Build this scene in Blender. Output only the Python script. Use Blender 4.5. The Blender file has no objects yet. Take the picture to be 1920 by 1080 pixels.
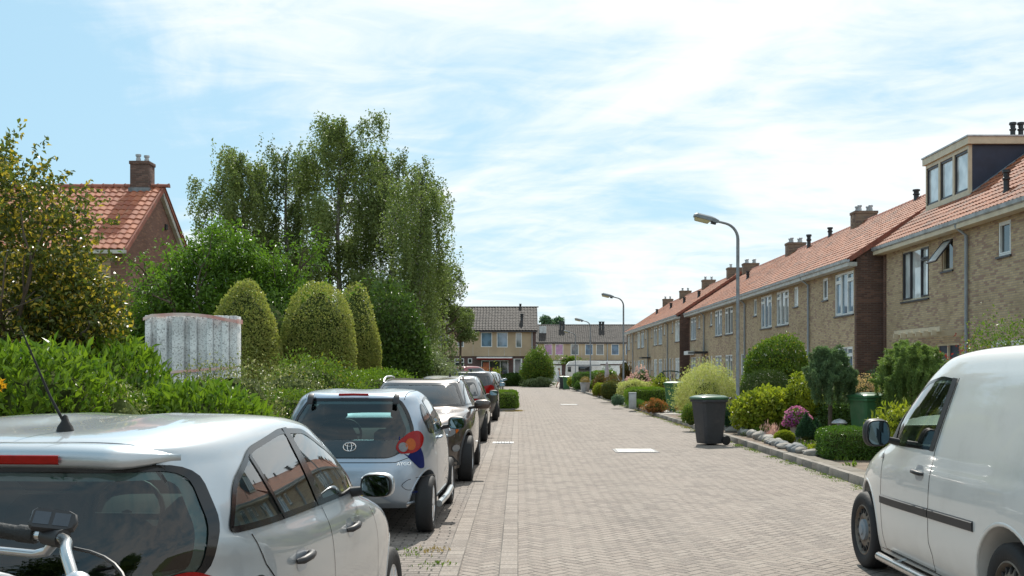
import bpy, bmesh, math, random
import numpy as np
from mathutils import Vector, Matrix, noise
from mathutils.bvhtree import BVHTree
from mathutils.geometry import delaunay_2d_cdt
R = math.radians
random.seed(7)
scene = bpy.context.scene
COL = scene.collection
# ------------------------------------------------------------ camera
FPX, CX, HY, CAMZ = 2050.0, 972.0, 692.0, 1.65
cd = bpy.data.cameras.new('camera'); cam = bpy.data.objects.new('camera', cd); COL.objects.link(cam)
cd.sensor_width = 36; cd.lens = FPX / 1920 * 36
cd.shift_x = -12 / 1920; cd.shift_y = 152 / 1920
cd.clip_start = 0.05; cd.clip_end = 3000
cam.location = (0, 0, CAMZ); cam.rotation_euler = (R(90), 0, 0)
scene.camera = cam
def XP(px, Y): return (px - CX) * Y / FPX
def ZP(py, Y): return CAMZ + (HY - py) * Y / FPX
def YG(py): return CAMZ * FPX / (py - HY)
# ------------------------------------------------------------ world, sun, exposure
SUN_EL, SUN_AZ = 47.0, 4.0      # azimuth to the right of +Y
scene.view_settings.view_transform = 'Standard'
scene.view_settings.look = 'None'
scene.view_settings.exposure = 0.92
scene.view_settings.gamma = 1
w = bpy.data.worlds.new('World'); scene.world = w; w.use_nodes = True
nt = w.node_tree; nt.nodes.clear()
class G:
    """tiny node graph helper"""
    def __init__(s, tree): s.t = tree
    def n(s, typ, **kw):
        nd = s.t.nodes.new(typ)
        for k, v in kw.items(): setattr(nd, k, v)
        return nd
    def put(s, sock, v):
        if isinstance(v, bpy.types.NodeSocket): s.t.links.new(v, sock)
        elif v is not None:
            if sock.type == 'RGBA' and len(v) == 3: v = (*v, 1)
            sock.default_value = v
    def m(s, op, a, b=None, c=None, clamp=False):
        nd = s.n('ShaderNodeMath', operation=op, use_clamp=clamp)
        s.put(nd.inputs[0], a)
        if b is not None: s.put(nd.inputs[1], b)
        if c is not None: s.put(nd.inputs[2], c)
        return nd.outputs[0]
    def mix(s, f, a, b, blend='MIX'):
        nd = s.n('ShaderNodeMix', data_type='RGBA', blend_type=blend)
        s.put(nd.inputs[0], f); s.put(nd.inputs[6], a); s.put(nd.inputs[7], b)
        return nd.outputs[2]
    def noise(s, vec, scale, detail=2, rough=.5, dist=0):
        nd = s.n('ShaderNodeTexNoise'); s.put(nd.inputs['Vector'], vec)
        nd.inputs['Scale'].default_value = scale; nd.inputs['Detail'].default_value = detail
        nd.inputs['Roughness'].default_value = rough; nd.inputs['Distortion'].default_value = dist
        return nd.outputs['Fac']
    def ramp(s, f, a, b):      # smooth 0..1 between a and b
        nd = s.n('ShaderNodeMapRange', interpolation_type='SMOOTHSTEP')
        s.put(nd.inputs[0], f); nd.inputs[1].default_value = a; nd.inputs[2].default_value = b
        return nd.outputs[0]
    def comb(s, x, y, z):
        nd = s.n('ShaderNodeCombineXYZ'); s.put(nd.inputs[0], x); s.put(nd.inputs[1], y); s.put(nd.inputs[2], z); return nd.outputs[0]
    def sep(s, v):
        nd = s.n('ShaderNodeSeparateXYZ'); s.put(nd.inputs[0], v); return nd.outputs
    def white(s, v):
        nd = s.n('ShaderNodeTexWhiteNoise', noise_dimensions='3D'); s.put(nd.inputs[0], v); return nd.outputs[0]
g = G(nt)
sky = g.n('ShaderNodeTexSky', sky_type='NISHITA', sun_disc=False)
sky.sun_elevation = R(SUN_EL); sky.sun_rotation = R(SUN_AZ)
sky.air_density = 1.0; sky.dust_density = 1.2; sky.ozone_density = 1.5
dirv = g.n('ShaderNodeTexCoord').outputs['Generated']
dx, dy, dz = g.sep(dirv)
den = g.m('ADD', g.m('MAXIMUM', dz, 0.0), 0.16)
pu = g.m('DIVIDE', dx, den); pv = g.m('DIVIDE', dy, den)
pl = g.comb(g.m('ADD', g.m('MULTIPLY', pu, 1.0), g.m('MULTIPLY', pv, .35)), g.m('MULTIPLY', pv, .8), 3.7)
wisp = g.noise(pl, 1.1, 9, .58, .7)
fine = g.noise(g.comb(g.m('MULTIPLY', pu, 2.2), g.m('MULTIPLY', pv, 3.6), 9.1), 1.5, 8, .60, .9)
band = g.noise(g.comb(pu, pv, 1.4), .55, 3, .5, .3)
cl = g.m('ADD', g.m('ADD', g.m('MULTIPLY', wisp, .62), g.m('MULTIPLY', fine, .24)), g.m('MULTIPLY', band, .30))
# thicker cloud to the upper right of the street, clearer to the left
cl = g.m('ADD', cl, g.m('MULTIPLY', g.ramp(dx, -.35, .35), .09))
cl = g.m('ADD', cl, g.m('MULTIPLY', g.ramp(dz, .20, .36), .07))
cl = g.m('ADD', cl, g.m('MULTIPLY', g.ramp(dz, .16, .0), .16))
cfac = g.ramp(cl, .57, .80)
skyc = g.mix(.72, sky.outputs[0], (4.7, 7.9, 9.8))
colr = g.mix(g.m('MULTIPLY', cfac, .95), skyc, (10.3, 10.6, 10.6))
bg = g.n('ShaderNodeBackground'); g.put(bg.inputs[0], colr); bg.inputs[1].default_value = 0.055
out = g.n('ShaderNodeOutputWorld'); nt.links.new(bg.outputs[0], out.inputs[0])
sd = bpy.data.lights.new('sun', 'SUN'); sd.energy = 3.1; sd.angle = R(.6); sd.color = (1, .95, .86)
sun = bpy.data.objects.new('sun', sd); COL.objects.link(sun)
sv = Vector((math.sin(R(SUN_AZ)) * math.cos(R(SUN_EL)), math.cos(R(SUN_AZ)) * math.cos(R(SUN_EL)), math.sin(R(SUN_EL))))
sun.rotation_euler = sv.to_track_quat('Z', 'Y').to_euler(); sun.location = (0, 40, 60)

# ------------------------------------------------------------ tagging
def tag(o, label=None, cat=None, group=None, kind=None):
    if label: o['label'] = label
    if cat: o['category'] = cat
    if group: o['group'] = group
    if kind: o['kind'] = kind
    return o
def empty(name, loc, rz=0, label=None, cat=None, group=None):
    o = bpy.data.objects.new(name, None); COL.objects.link(o); o.location = loc; o.rotation_euler = (0, 0, rz)
    o.empty_display_size = .2
    return tag(o, label, cat, group)
def copy_tree(o, parent=None):
    c = o.copy(); COL.objects.link(c)
    if parent: c.parent = parent
    for ch in list(o.children): copy_tree(ch, c)
    return c
# ------------------------------------------------------------ mesh building
class MB:
    def __init__(s, M=None): s.v = []; s.f = []; s.m = []; s.M = M; s.mi = 0
    def add(s, vs, fs):
        b = len(s.v)
        s.v += [tuple(s.M @ Vector(p)) if s.M else tuple(p) for p in vs]
        s.f += [tuple(i + b for i in f) for f in fs]; s.m += [s.mi] * len(fs)
    def box(s, x0, x1, y0, y1, z0, z1):
        s.add([(x, y, z) for z in (z0, z1) for x, y in ((x0, y0), (x1, y0), (x1, y1), (x0, y1))],
              [(3, 2, 1, 0), (4, 5, 6, 7), (0, 1, 5, 4), (1, 2, 6, 5), (2, 3, 7, 6), (3, 0, 4, 7)])
    def loft(s, loops, caps=True, closed=True):
        n = len(loops[0]); vs = [p for l in loops for p in l]; fs = []
        for i in range(len(loops) - 1):
            for j in range(n if closed else n - 1):
                a, b = i * n + j, i * n + (j + 1) % n
                fs.append((a, b, b + n, a + n))
        if caps: fs.append(tuple(range(n))[::-1]); fs.append(tuple(range((len(loops) - 1) * n, len(loops) * n)))
        s.add(vs, fs)
    def tube(s, pts, r, n=8, caps=True):
        pts = [Vector(p) for p in pts]; rr = r if isinstance(r, (list, tuple)) else [r] * len(pts)
        loops = []; up = None
        for i, p in enumerate(pts):
            t = (pts[min(i + 1, len(pts) - 1)] - pts[max(i - 1, 0)]).normalized()
            if up is None: up = Vector((0, 0, 1)) if abs(t.z) < .9 else Vector((1, 0, 0))
            a = t.cross(up)
            if a.length < 1e-5: a = t.orthogonal()
            a.normalize(); b = a.cross(t); up = b
            loops.append([p + (a * math.cos(2 * math.pi * k / n) + b * math.sin(2 * math.pi * k / n)) * rr[i] for k in range(n)])
        s.loft(loops, caps)
    def lathe(s, prof, n=24, c=(0, 0, 0), axis='z', caps=False):
        c = Vector(c); loops = []
        for r, h in prof:
            l = []
            for k in range(n):
                a = 2 * math.pi * k / n; u, v = r * math.cos(a), r * math.sin(a)
                l.append(c + (Vector((u, v, h)) if axis == 'z' else Vector((h, u, v)) if axis == 'x' else Vector((v, h, u))))
            loops.append(l)
        s.loft(loops, caps)
    def ball(s, c, r, n=12, m=8):
        if not isinstance(r, (list, tuple)): r = (r, r, r)
        s.loft([[(c[0] + r[0] * math.sin(math.pi * (i + .001) / (m + .002)) * math.cos(2 * math.pi * k / n),
                  c[1] + r[1] * math.sin(math.pi * (i + .001) / (m + .002)) * math.sin(2 * math.pi * k / n),
                  c[2] - r[2] * math.cos(math.pi * (i + .001) / (m + .002))) for k in range(n)] for i in range(m + 1)])
    def build(s, name, mats, parent=None, smooth=None, bevel=0, loc=None):
        me = bpy.data.meshes.new(name); me.from_pydata(s.v, [], s.f)
        if not isinstance(mats, (list, tuple)): mats = [mats]
        for m in mats: me.materials.append(m)
        if len(mats) > 1: me.polygons.foreach_set('material_index', s.m)
        me.validate()
        if bevel:
            bm = bmesh.new(); bm.from_mesh(me); bmesh.ops.remove_doubles(bm, verts=bm.verts, dist=1e-5)
            es = [e for e in bm.edges if len(e.link_faces) == 2 and e.calc_face_angle(0) > R(35)]
            bmesh.ops.bevel(bm, geom=es, offset=bevel, segments=2, affect='EDGES', profile=.6)
            bm.to_mesh(me); bm.free()
            if smooth is None: smooth = 35
        if smooth: 
            me.polygons.foreach_set('use_smooth', [True] * len(me.polygons)); me.set_sharp_from_angle(angle=R(smooth))
        o = bpy.data.objects.new(name, me); COL.objects.link(o)
        if parent: o.parent = parent
        if loc: o.location = loc
        return o
def np_obj(name, V, F, mats, parent=None, mi=None, uv=None, smooth=False):
    V = np.asarray(V, dtype=np.float32); F = np.asarray(F, dtype=np.int32)
    me = bpy.data.meshes.new(name); k = F.shape[1]
    me.vertices.add(len(V)); me.vertices.foreach_set('co', V.ravel())
    me.loops.add(F.size); me.loops.foreach_set('vertex_index', F.ravel())
    me.polygons.add(len(F)); me.polygons.foreach_set('loop_start', np.arange(0, F.size, k, dtype=np.int32))
    if not isinstance(mats, (list, tuple)): mats = [mats]
    for m in mats: me.materials.append(m)
    if mi is not None: me.polygons.foreach_set('material_index', np.asarray(mi, dtype=np.int32))
    if uv is not None:
        l = me.uv_layers.new(name='uv'); l.data.foreach_set('uv', np.asarray(uv, dtype=np.float32)[F.ravel()].ravel())
    me.polygons.foreach_set('use_smooth', np.full(len(F), smooth))
    me.update(calc_edges=True)
    o = bpy.data.objects.new(name, me); COL.objects.link(o)
    if parent: o.parent = parent
    return o
# ------------------------------------------------------------ materials
def newmat(name):
    m = bpy.data.materials.new(name); m.use_nodes = True; m.node_tree.nodes.clear()
    g = G(m.node_tree); o = g.n('ShaderNodeOutputMaterial'); p = g.n('ShaderNodeBsdfPrincipled')
    m.node_tree.links.new(p.outputs[0], o.inputs[0])
    return m, g, p, o
def bumpto(g, p, h, strength=.3, dist=.01):
    b = g.n('ShaderNodeBump'); b.inputs['Strength'].default_value = strength; b.inputs['Distance'].default_value = dist
    g.put(b.inputs['Height'], h); g.t.links.new(b.outputs[0], p.inputs['Normal'])
def mat(name, col, rough=.6, metal=0, var=.12, scale=3, bump=0, bscale=60, coat=0, spec=.5, col2=None, dirt=None):
    m, g, p, o = newmat(name)
    pos = g.n('ShaderNodeTexCoord').outputs['Object']
    nz = g.noise(pos, scale, 5, .6)
    c2 = col2 or tuple(c * (1 - var * 2) for c in col)
    c1 = col if col2 else tuple(min(1, c * (1 + var)) for c in col)
    c = g.mix(g.ramp(nz, .3, .7), c1, c2)
    if dirt: c = g.mix(g.m('MULTIPLY', g.ramp(g.noise(pos, dirt[1], 6, .7), .48, .68), dirt[2]), c, dirt[0])
    g.put(p.inputs['Base Color'], c)
    p.inputs['Roughness'].default_value = rough; p.inputs['Metallic'].default_value = metal
    p.inputs['Specular IOR Level'].default_value = spec
    if coat: p.inputs['Coat Weight'].default_value = coat; p.inputs['Coat Roughness'].default_value = .03
    if bump: bumpto(g, p, g.noise(pos, bscale, 4, .6), bump, .01)
    return m
def leafmat(name, c1, c2, trans=.35, rough=.45, spec=.4, edge=None):
    m, g, p, o = newmat(name)
    rnd = g.n('ShaderNodeNewGeometry').outputs['Random Per Island']
    pos = g.n('ShaderNodeTexCoord').outputs['Object']
    f = g.m('ADD', g.m('MULTIPLY', rnd, .65), g.m('MULTIPLY', g.ramp(g.noise(pos, 1.6, 3), .3, .7), .35))
    c = g.mix(f, c1, c2)
    if edge: c = g.mix(g.m('GREATER_THAN', rnd, 1 - edge[1]), c, edge[0])
    g.put(p.inputs['Base Color'], c)
    p.inputs['Roughness'].default_value = rough; p.inputs['Specular IOR Level'].default_value = spec
    tr = g.n('ShaderNodeBsdfTranslucent'); g.put(tr.inputs[0], g.mix(.5, g.mix(1, c, (1.5, 1.7, .75), 'MULTIPLY'), c))
    mx = g.n('ShaderNodeMixShader'); mx.inputs[0].default_value = trans
    g.t.links.new(p.outputs[0], mx.inputs[1]); g.t.links.new(tr.outputs[0], mx.inputs[2]); g.t.links.new(mx.outputs[0], o.inputs[0])
    return m
def wallvec(g):
    ge = g.n('ShaderNodeNewGeometry'); x, y, z = g.sep(ge.outputs['Position']); nx, ny, nz = g.sep(ge.outputs['True Normal'])
    u = g.m('ADD', g.m('MULTIPLY', x, g.m('ABSOLUTE', ny)), g.m('MULTIPLY', y, g.m('ABSOLUTE', nx)))
    return g.comb(u, z, 0), ge.outputs['Position']
def brickmat(name, c1, c2, c3, mortar, bw=.22, bh=.0625, ms=.011, bump=.5):
    m, g, p, o = newmat(name)
    v, pos = wallvec(g)
    x, z, _ = g.sep(v)
    row = g.m('FLOOR', g.m('DIVIDE', z, bh)); off = g.m('MULTIPLY', g.m('MODULO', row, 2), .5)
    ux = g.m('ADD', g.m('DIVIDE', x, bw), off); cx = g.m('FLOOR', ux)
    fx = g.m('MULTIPLY', g.m('SUBTRACT', ux, cx), bw); fz = g.m('SUBTRACT', z, g.m('MULTIPLY', row, bh))
    ex = g.m('MINIMUM', fx, g.m('SUBTRACT', bw, fx)); ez = g.m('MINIMUM', fz, g.m('SUBTRACT', bh, fz))
    d = g.m('MINIMUM', ex, ez); brick = g.ramp(d, ms * .3, ms * .8)
    r1 = g.white(g.comb(cx, row, 1.0)); r2 = g.white(g.comb(cx, row, 5.0))
    big = g.noise(pos, .45, 4, .6)
    c = g.mix(r1, c1, c2); c = g.mix(g.m('GREATER_THAN', g.m('ADD', r2, g.m('MULTIPLY', g.m('SUBTRACT', big, .5), .9)), .80), c, c3)
    c = g.mix(brick, mortar, c)
    c = g.mix(g.m('MULTIPLY', g.ramp(g.noise(pos, .8, 6, .7), .45, .75), .48), c, tuple(a * .5 for a in c2))
    g.put(p.inputs['Base Color'], c); p.inputs['Roughness'].default_value = .9; p.inputs['Specular IOR Level'].default_value = .2
    bumpto(g, p, g.m('ADD', brick, g.m('MULTIPLY', g.noise(pos, 60, 3), .5)), bump, .008)
    return m
def tilemat(name, c1, c2, c3, moss):
    m, g, p, o = newmat(name)
    uv = g.n('ShaderNodeUVMap').outputs[0]; x, y, _ = g.sep(uv)
    pos = g.n('ShaderNodeNewGeometry').outputs['Position']
    r = g.white(g.comb(g.m('FLOOR', x), g.m('FLOOR', y), 2.0)); r2 = g.white(g.comb(g.m('FLOOR', x), g.m('FLOOR', y), 8.0))
    c = g.mix(r, c1, c2); c = g.mix(g.ramp(g.m('ADD', r2, g.noise(pos, .5, 4)), 1.1, 1.45), c, c3)
    c = g.mix(g.m('MULTIPLY', g.ramp(g.noise(pos, 3.5, 7, .75), .52, .7), .55), c, moss)
    g.put(p.inputs['Base Color'], c); p.inputs['Roughness'].default_value = .75; p.inputs['Specular IOR Level'].default_value = .35
    bumpto(g, p, g.noise(pos, 40, 4), .25, .01)
    return m
def paving(name, mode, c1, c2, c3, joint, bw=.2, bh=.1, rot=0, speck=.6, wobble=.10):
    """brick paving: mode 'herring' or 'running'; worn, speckled clay bricks"""
    m, g, p, o = newmat(name)
    pos = g.n('ShaderNodeNewGeometry').outputs['Position']; X, Y, Z = g.sep(pos)
    wob = g.m('MULTIPLY', g.m('SUBTRACT', g.noise(pos, .8, 3), .5), wobble)
    wob2 = g.m('MULTIPLY', g.m('SUBTRACT', g.noise(pos, 1.1, 3, .5, .3), .5), wobble)
    X = g.m('ADD', X, wob); Y = g.m('ADD', Y, wob2)
    c_, s_ = math.cos(rot), math.sin(rot)
    u = g.m('ADD', g.m('MULTIPLY', X, c_), g.m('MULTIPLY', Y, s_)); v = g.m('SUBTRACT', g.m('MULTIPLY', Y, c_), g.m('MULTIPLY', X, s_))
    if mode == 'herring':
        u = g.m('DIVIDE', u, bh); v = g.m('DIVIDE', v, bh)
        i = g.m('FLOOR', u); j = g.m('FLOOR', v); fx = g.m('SUBTRACT', u, i); fy = g.m('SUBTRACT', v, j)
        q = g.m('FLOORED_MODULO', g.m('SUBTRACT', i, j), 4)
        hor = g.m('LESS_THAN', q, 1.5); ver = g.m('SUBTRACT', 1, hor)
        is1 = g.m('COMPARE', q, 1, .1); is2 = g.m('COMPARE', q, 2, .1)
        lu = g.m('ADD', fx, is1); lv = g.m('ADD', fy, is2)
        wu = g.m('ADD', 1, hor); wv = g.m('ADD', 1, ver)
        d = g.m('MINIMUM', g.m('MINIMUM', lu, g.m('SUBTRACT', wu, lu)), g.m('MINIMUM', lv, g.m('SUBTRACT', wv, lv)))
        bi = g.m('SUBTRACT', i, is1); bj = g.m('SUBTRACT', j, is2); d = g.m('MULTIPLY', d, bh)
    else:
        j = g.m('FLOOR', g.m('DIVIDE', v, bh)); uu = g.m('ADD', g.m('DIVIDE', u, bw), g.m('MULTIPLY', g.m('FLOORED_MODULO', j, 2), .5))
        i = g.m('FLOOR', uu); fx = g.m('MULTIPLY', g.m('SUBTRACT', uu, i), bw); fy = g.m('SUBTRACT', v, g.m('MULTIPLY', j, bh))
        d = g.m('MINIMUM', g.m('MINIMUM', fx, g.m('SUBTRACT', bw, fx)), g.m('MINIMUM', fy, g.m('SUBTRACT', bh, fy)))
        bi, bj = i, j
    r1 = g.white(g.comb(bi, bj, 3.0)); r2 = g.white(g.comb(bi, bj, 11.0))
    brick = g.ramp(g.m('ADD', d, g.m('MULTIPLY', g.m('SUBTRACT', g.noise(pos, 45, 2), .5), .012)), .003, .010)
    c = g.mix(r1, c1, c2); c = g.mix(g.m('GREATER_THAN', r2, .78), c, c3)
    big = g.ramp(g.noise(pos, .35, 5, .6, .4), .35, .68)
    c = g.mix(g.m('MULTIPLY', big, .35), c, tuple(min(1, a * 1.25) for a in c1))
    mid = g.noise(pos, 2.6, 5, .65)
    c = g.mix(g.m('MULTIPLY', g.ramp(mid, .45, .70), .38), c, tuple(x * .62 for x in c2)); c = g.mix(g.m('MULTIPLY', g.ramp(mid, .48, .28), .25), c, (.36, .33, .29))
    lane = g.m('MULTIPLY', g.ramp(g.m('ABSOLUTE', g.m('SUBTRACT', g.m('ABSOLUTE', g.m('SUBTRACT', X, 2.3)), .78)), .42, .0), .20)
    c = g.mix(g.m('MULTIPLY', lane, g.noise(pos, 1.7, 4)), c, (.10, .09, .08))
    sp = g.noise(pos, 55, 4, .75)
    c = g.mix(g.m('MULTIPLY', g.ramp(sp, .54, .70), speck), c, (.50, .475, .44))
    c = g.mix(g.m('MULTIPLY', g.ramp(sp, .46, .33), speck * .9), c, (.06, .05, .045))
    jc = g.mix(g.ramp(g.noise(pos, 1.3, 4), .45, .6), joint, tuple(a * 2.0 for a in joint))
    c = g.mix(brick, jc, c)
    stain = g.m('MULTIPLY', g.ramp(g.noise(g.comb(g.m('MULTIPLY', X, 1.0), g.m('MULTIPLY', Y, .22), 0), 1.2, 6, .7), .54, .72), .30)
    c = g.mix(stain, c, (.11, .10, .09))
    g.put(p.inputs['Base Color'], c); p.inputs['Roughness'].default_value = .85; p.inputs['Specular IOR Level'].default_value = .3
    h = g.m('ADD', g.m('MULTIPLY', brick, 1.0), g.m('ADD', g.m('MULTIPLY', r2, .35), g.m('MULTIPLY', sp, .5)))
    bumpto(g, p, h, .75, .012)
    return m
def glassmat(name, tint, refl=1.0, ior=1.5):
    m, g, p, o = newmat(name); g.t.nodes.remove(p)
    tr = g.n('ShaderNodeBsdfTransparent'); g.put(tr.inputs[0], tint)
    gl = g.n('ShaderNodeBsdfGlossy'); gl.inputs['Roughness'].default_value = .015; g.put(gl.inputs[0], (refl,) * 3)
    fr = g.n('ShaderNodeFresnel'); fr.inputs[0].default_value = ior
    mx = g.n('ShaderNodeMixShader'); g.put(mx.inputs[0], g.m('MULTIPLY', fr.outputs[0], 1.6, clamp=True))
    g.t.links.new(tr.outputs[0], mx.inputs[1]); g.t.links.new(gl.outputs[0], mx.inputs[2]); g.t.links.new(mx.outputs[0], o.inputs[0])
    return m
def panemat(name, c, rough=.03, ior=1.9):
    m, g, p, o = newmat(name)
    pos = g.n('ShaderNodeTexCoord').outputs['Object']
    g.put(p.inputs['Base Color'], g.mix(g.ramp(g.noise(pos, 1.4, 2), .35, .65), c, tuple(a * .6 for a in c)))
    p.inputs['Roughness'].default_value = rough; p.inputs['IOR'].default_value = ior
    return m
M = {}
M['road'] = paving('road_bricks', 'herring', (.222, .183, .156), (.262, .222, .19), (.185, .153, .133), (.10, .09, .078), rot=R(45))
M['bay'] = paving('bay_bricks', 'running', (.195, .162, .14), (.235, .20, .175), (.16, .134, .118), (.05, .045, .038), rot=0)
M['gutter'] = paving('gutter_bricks', 'running', (.225, .19, .163), (.26, .222, .19), (.185, .155, .133), (.10, .09, .08), rot=R(90), bh=.16, wobble=.01)
M['drive'] = paving('drive_slabs', 'running', (.34, .31, .275), (.40, .37, .33), (.30, .27, .24), (.08, .07, .06), bw=.3, bh=.3, speck=.25)
M['kerb'] = mat('kerb_concrete', (.23, .205, .175), .9, bump=.5, bscale=40, scale=2, dirt=((.14, .12, .10), 4, .6))
M['soil'] = mat('garden_soil', (.12, .085, .06), .95, bump=.8, bscale=25, scale=4, col2=(.20, .15, .11))
M['grass'] = mat('ground_grass', (.10, .13, .035), .9, bump=.8, bscale=30, scale=1.5, col2=(.16, .15, .06))
M['yellowbrick'] = brickmat('yellow_brick', (.56, .42, .26), (.44, .32, .195), (.36, .23, .165), (.32, .28, .24))
M['darkchimney'] = brickmat('dark_chimney_brick', (.14, .085, .07), (.10, .065, .055), (.18, .11, .09), (.13, .11, .10))
M['pathstrip'] = mat('edge_strip', (.19, .165, .135), .95, bump=.6, bscale=30, scale=3, dirt=((.11, .10, .06), 4, .7))
M['chimneybrick'] = brickmat('chimney_brick', (.25, .175, .115), (.19, .13, .09), (.15, .10, .08), (.2, .18, .16))
M['brownbrick'] = brickmat('brown_brick', (.155, .085, .062), (.115, .064, .05), (.20, .105, .075), (.16, .13, .115))
M['leftbrick'] = brickmat('red_brown_brick', (.24, .12, .085), (.19, .10, .075), (.28, .15, .10), (.18, .15, .13))
M['redtile'] = tilemat('red_pantiles', (.36, .118, .052), (.26, .088, .042), (.16, .07, .045), (.20, .13, .08))
M['orangetile'] = tilemat('orange_pantiles', (.43, .155, .085), (.31, .11, .065), (.30, .10, .06), (.42, .25, .15))
M['greytile'] = tilemat('grey_tiles', (.038, .031, .028), (.052, .043, .038), (.025, .022, .02), (.075, .066, .05))
M['white'] = mat('white_paint', (.78, .78, .76), .4, var=.04, dirt=((.45, .43, .40), 3, .3))
M['cream'] = mat('cream_paint', (.60, .50, .35), .5, var=.06)
M['zinc'] = mat('zinc', (.42, .43, .44), .45, .5, var=.1, dirt=((.22, .22, .22), 3, .5))
M['gutterwhite'] = mat('gutter_board', (.48, .46, .42), .5, var=.08, dirt=((.25, .23, .2), 3, .5))
M['pipe'] = mat('grey_pipe', (.30, .33, .36), .5, var=.06)
M['pane'] = panemat('window_pane', (.035, .045, .05))
M['panepale'] = panemat('curtained_pane', (.22, .25, .26))
M['panelight'] = panemat('bright_pane', (.80, .84, .84), .05, 2.4)  # pale base colour stands in for reflected bright sky and for white curtains
M['panepink'] = panemat('pink_curtain_pane', (.42, .16, .36))
M['paneblue'] = panemat('blue_pane', (.16, .26, .36))
M['dark'] = mat('dark_plastic', (.022, .022, .024), .5, var=.1)
M['black'] = mat('black_rubber', (.014, .014, .015), .75, var=.1, bump=.2)
M['blueboard'] = mat('blue_cladding', (.018, .03, .06), .45, var=.1, bump=.1)
M['darkframe'] = mat('dark_frame', (.035, .03, .035), .4)
M['lead'] = mat('lead_flashing', (.20, .22, .24), .6, .2, var=.2)
M['sandpanel'] = mat('beige_panel', (.43, .325, .215), .85, var=.06, scale=.8, bump=.3)
M['steel'] = mat('steel', (.55, .55, .55), .25, 1, var=.06)
M['chrome'] = mat('chrome', (.8, .8, .8), .08, 1, var=.02)
M['bark'] = mat('bark', (.10, .075, .055), .9, bump=.8, bscale=20)
M['birchbark'] = mat('birch_bark', (.42, .40, .36), .8, bump=.4, col2=(.07, .06, .05), scale=5)
M['stone'] = mat('boulder', (.36, .33, .29), .85, bump=.6, bscale=15, scale=6, col2=(.20, .19, .18))
M['inside'] = mat('car_interior', (.035, .037, .04), .8)
# ============================================================ CARS
def paint(name, col, metal=.0, rough=.4, dirt=.15):
    m, g, p, o = newmat(name)
    pos = g.n('ShaderNodeTexCoord').outputs['Object']; x, y, z = g.sep(pos)
    dn = g.m('MULTIPLY', g.ramp(g.noise(pos, 2.5, 6, .7), .45, .75), dirt)
    low = g.m('MULTIPLY', g.ramp(g.m('ADD', z, g.m('MULTIPLY', g.noise(pos, 6, 4), .2)), .62, .28), dirt * 2.5, clamp=True)
    f = g.m('MAXIMUM', dn, low)
    g.put(p.inputs['Base Color'], g.mix(f, col, (.22, .20, .17)))
    g.put(p.inputs['Metallic'], g.m('MULTIPLY', g.m('SUBTRACT', 1, f), metal))
    p.inputs['Roughness'].default_value = rough
    g.put(p.inputs['Coat Weight'], g.m('SUBTRACT', 1, f, clamp=True)); p.inputs['Coat Roughness'].default_value = .03
    return m
def emitless(name, col, rough=.12, coat=1, trans=0):
    m, g, p, o = newmat(name)
    pos = g.n('ShaderNodeTexCoord').outputs['Object']
    g.put(p.inputs['Base Color'], g.mix(g.noise(pos, 60, 2), col, tuple(a * .55 for a in col)))
    p.inputs['Roughness'].default_value = rough; p.inputs['Coat Weight'].default_value = coat; p.inputs['Coat Roughness'].default_value = .03
    p.inputs['Transmission Weight'].default_value = trans; p.inputs['Specular IOR Level'].default_value = .25
    return m
M['silver'] = paint('silver_paint', (.44, .48, .51), .7, .38, .12)
M['silver2'] = paint('blue_silver_paint', (.32, .385, .46), .7, .38, .12)
M['brownpaint'] = paint('brown_paint', (.06, .042, .035), .55, .35, .2)
M['greypaint'] = paint('grey_brown_paint', (.20, .195, .19), .6, .36, .15)
M['blackpaint'] = paint('black_paint', (.03, .03, .034), .4, .35, .2)
M['palepaint'] = paint('pale_paint', (.55, .57, .60), .5, .36, .15)
M['redpaint'] = paint('dark_red_paint', (.22, .014, .02), .2, .35, .1)
M['navypaint'] = paint('navy_paint', (.02, .03, .06), .4, .35, .15)
M['whitepaint'] = paint('white_paint_van', (.70, .685, .65), 0, .35, .17)
M['navy'] = mat('navy_sticker', (.006, .014, .10), .5, spec=.1)
M['glass'] = glassmat('car_glass', (.50, .60, .57), .95, 1.55)
M['glassdark'] = glassmat('tinted_glass', (.30, .42, .40), .95, 1.5)
M['farglass'] = panemat('dark_car_glass', (.02, .026, .03), .03, 1.7)
M['frit'] = mat('glass_seal', (.008, .008, .009), .12)
M['redlens'] = emitless('red_lens', (.33, .003, .003), .22, .1)
M['amberlens'] = emitless('amber_lens', (.48, .10, .005), .22, .1)
M['clearlens'] = emitless('clear_lens', (.22, .23, .24), .12, .4)
M['rim'] = mat('wheel_silver', (.62, .63, .65), .3, .8, var=.08)
M['steelrim'] = mat('dull_steel_wheel', (.20, .17, .14), .6, .5, var=.2, dirt=((.10, .05, .03), 8, .6))
M['hubgrey'] = mat('hub_cap_grey', (.22, .25, .28), .5, var=.05)
M['seat'] = mat('seat_fabric', (.035, .04, .05), .9)
M['paleinside'] = mat('pale_lining', (.42, .42, .40), .9)
M['plate'] = mat('yellow_plate', (.75, .50, .03), .5)

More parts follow.
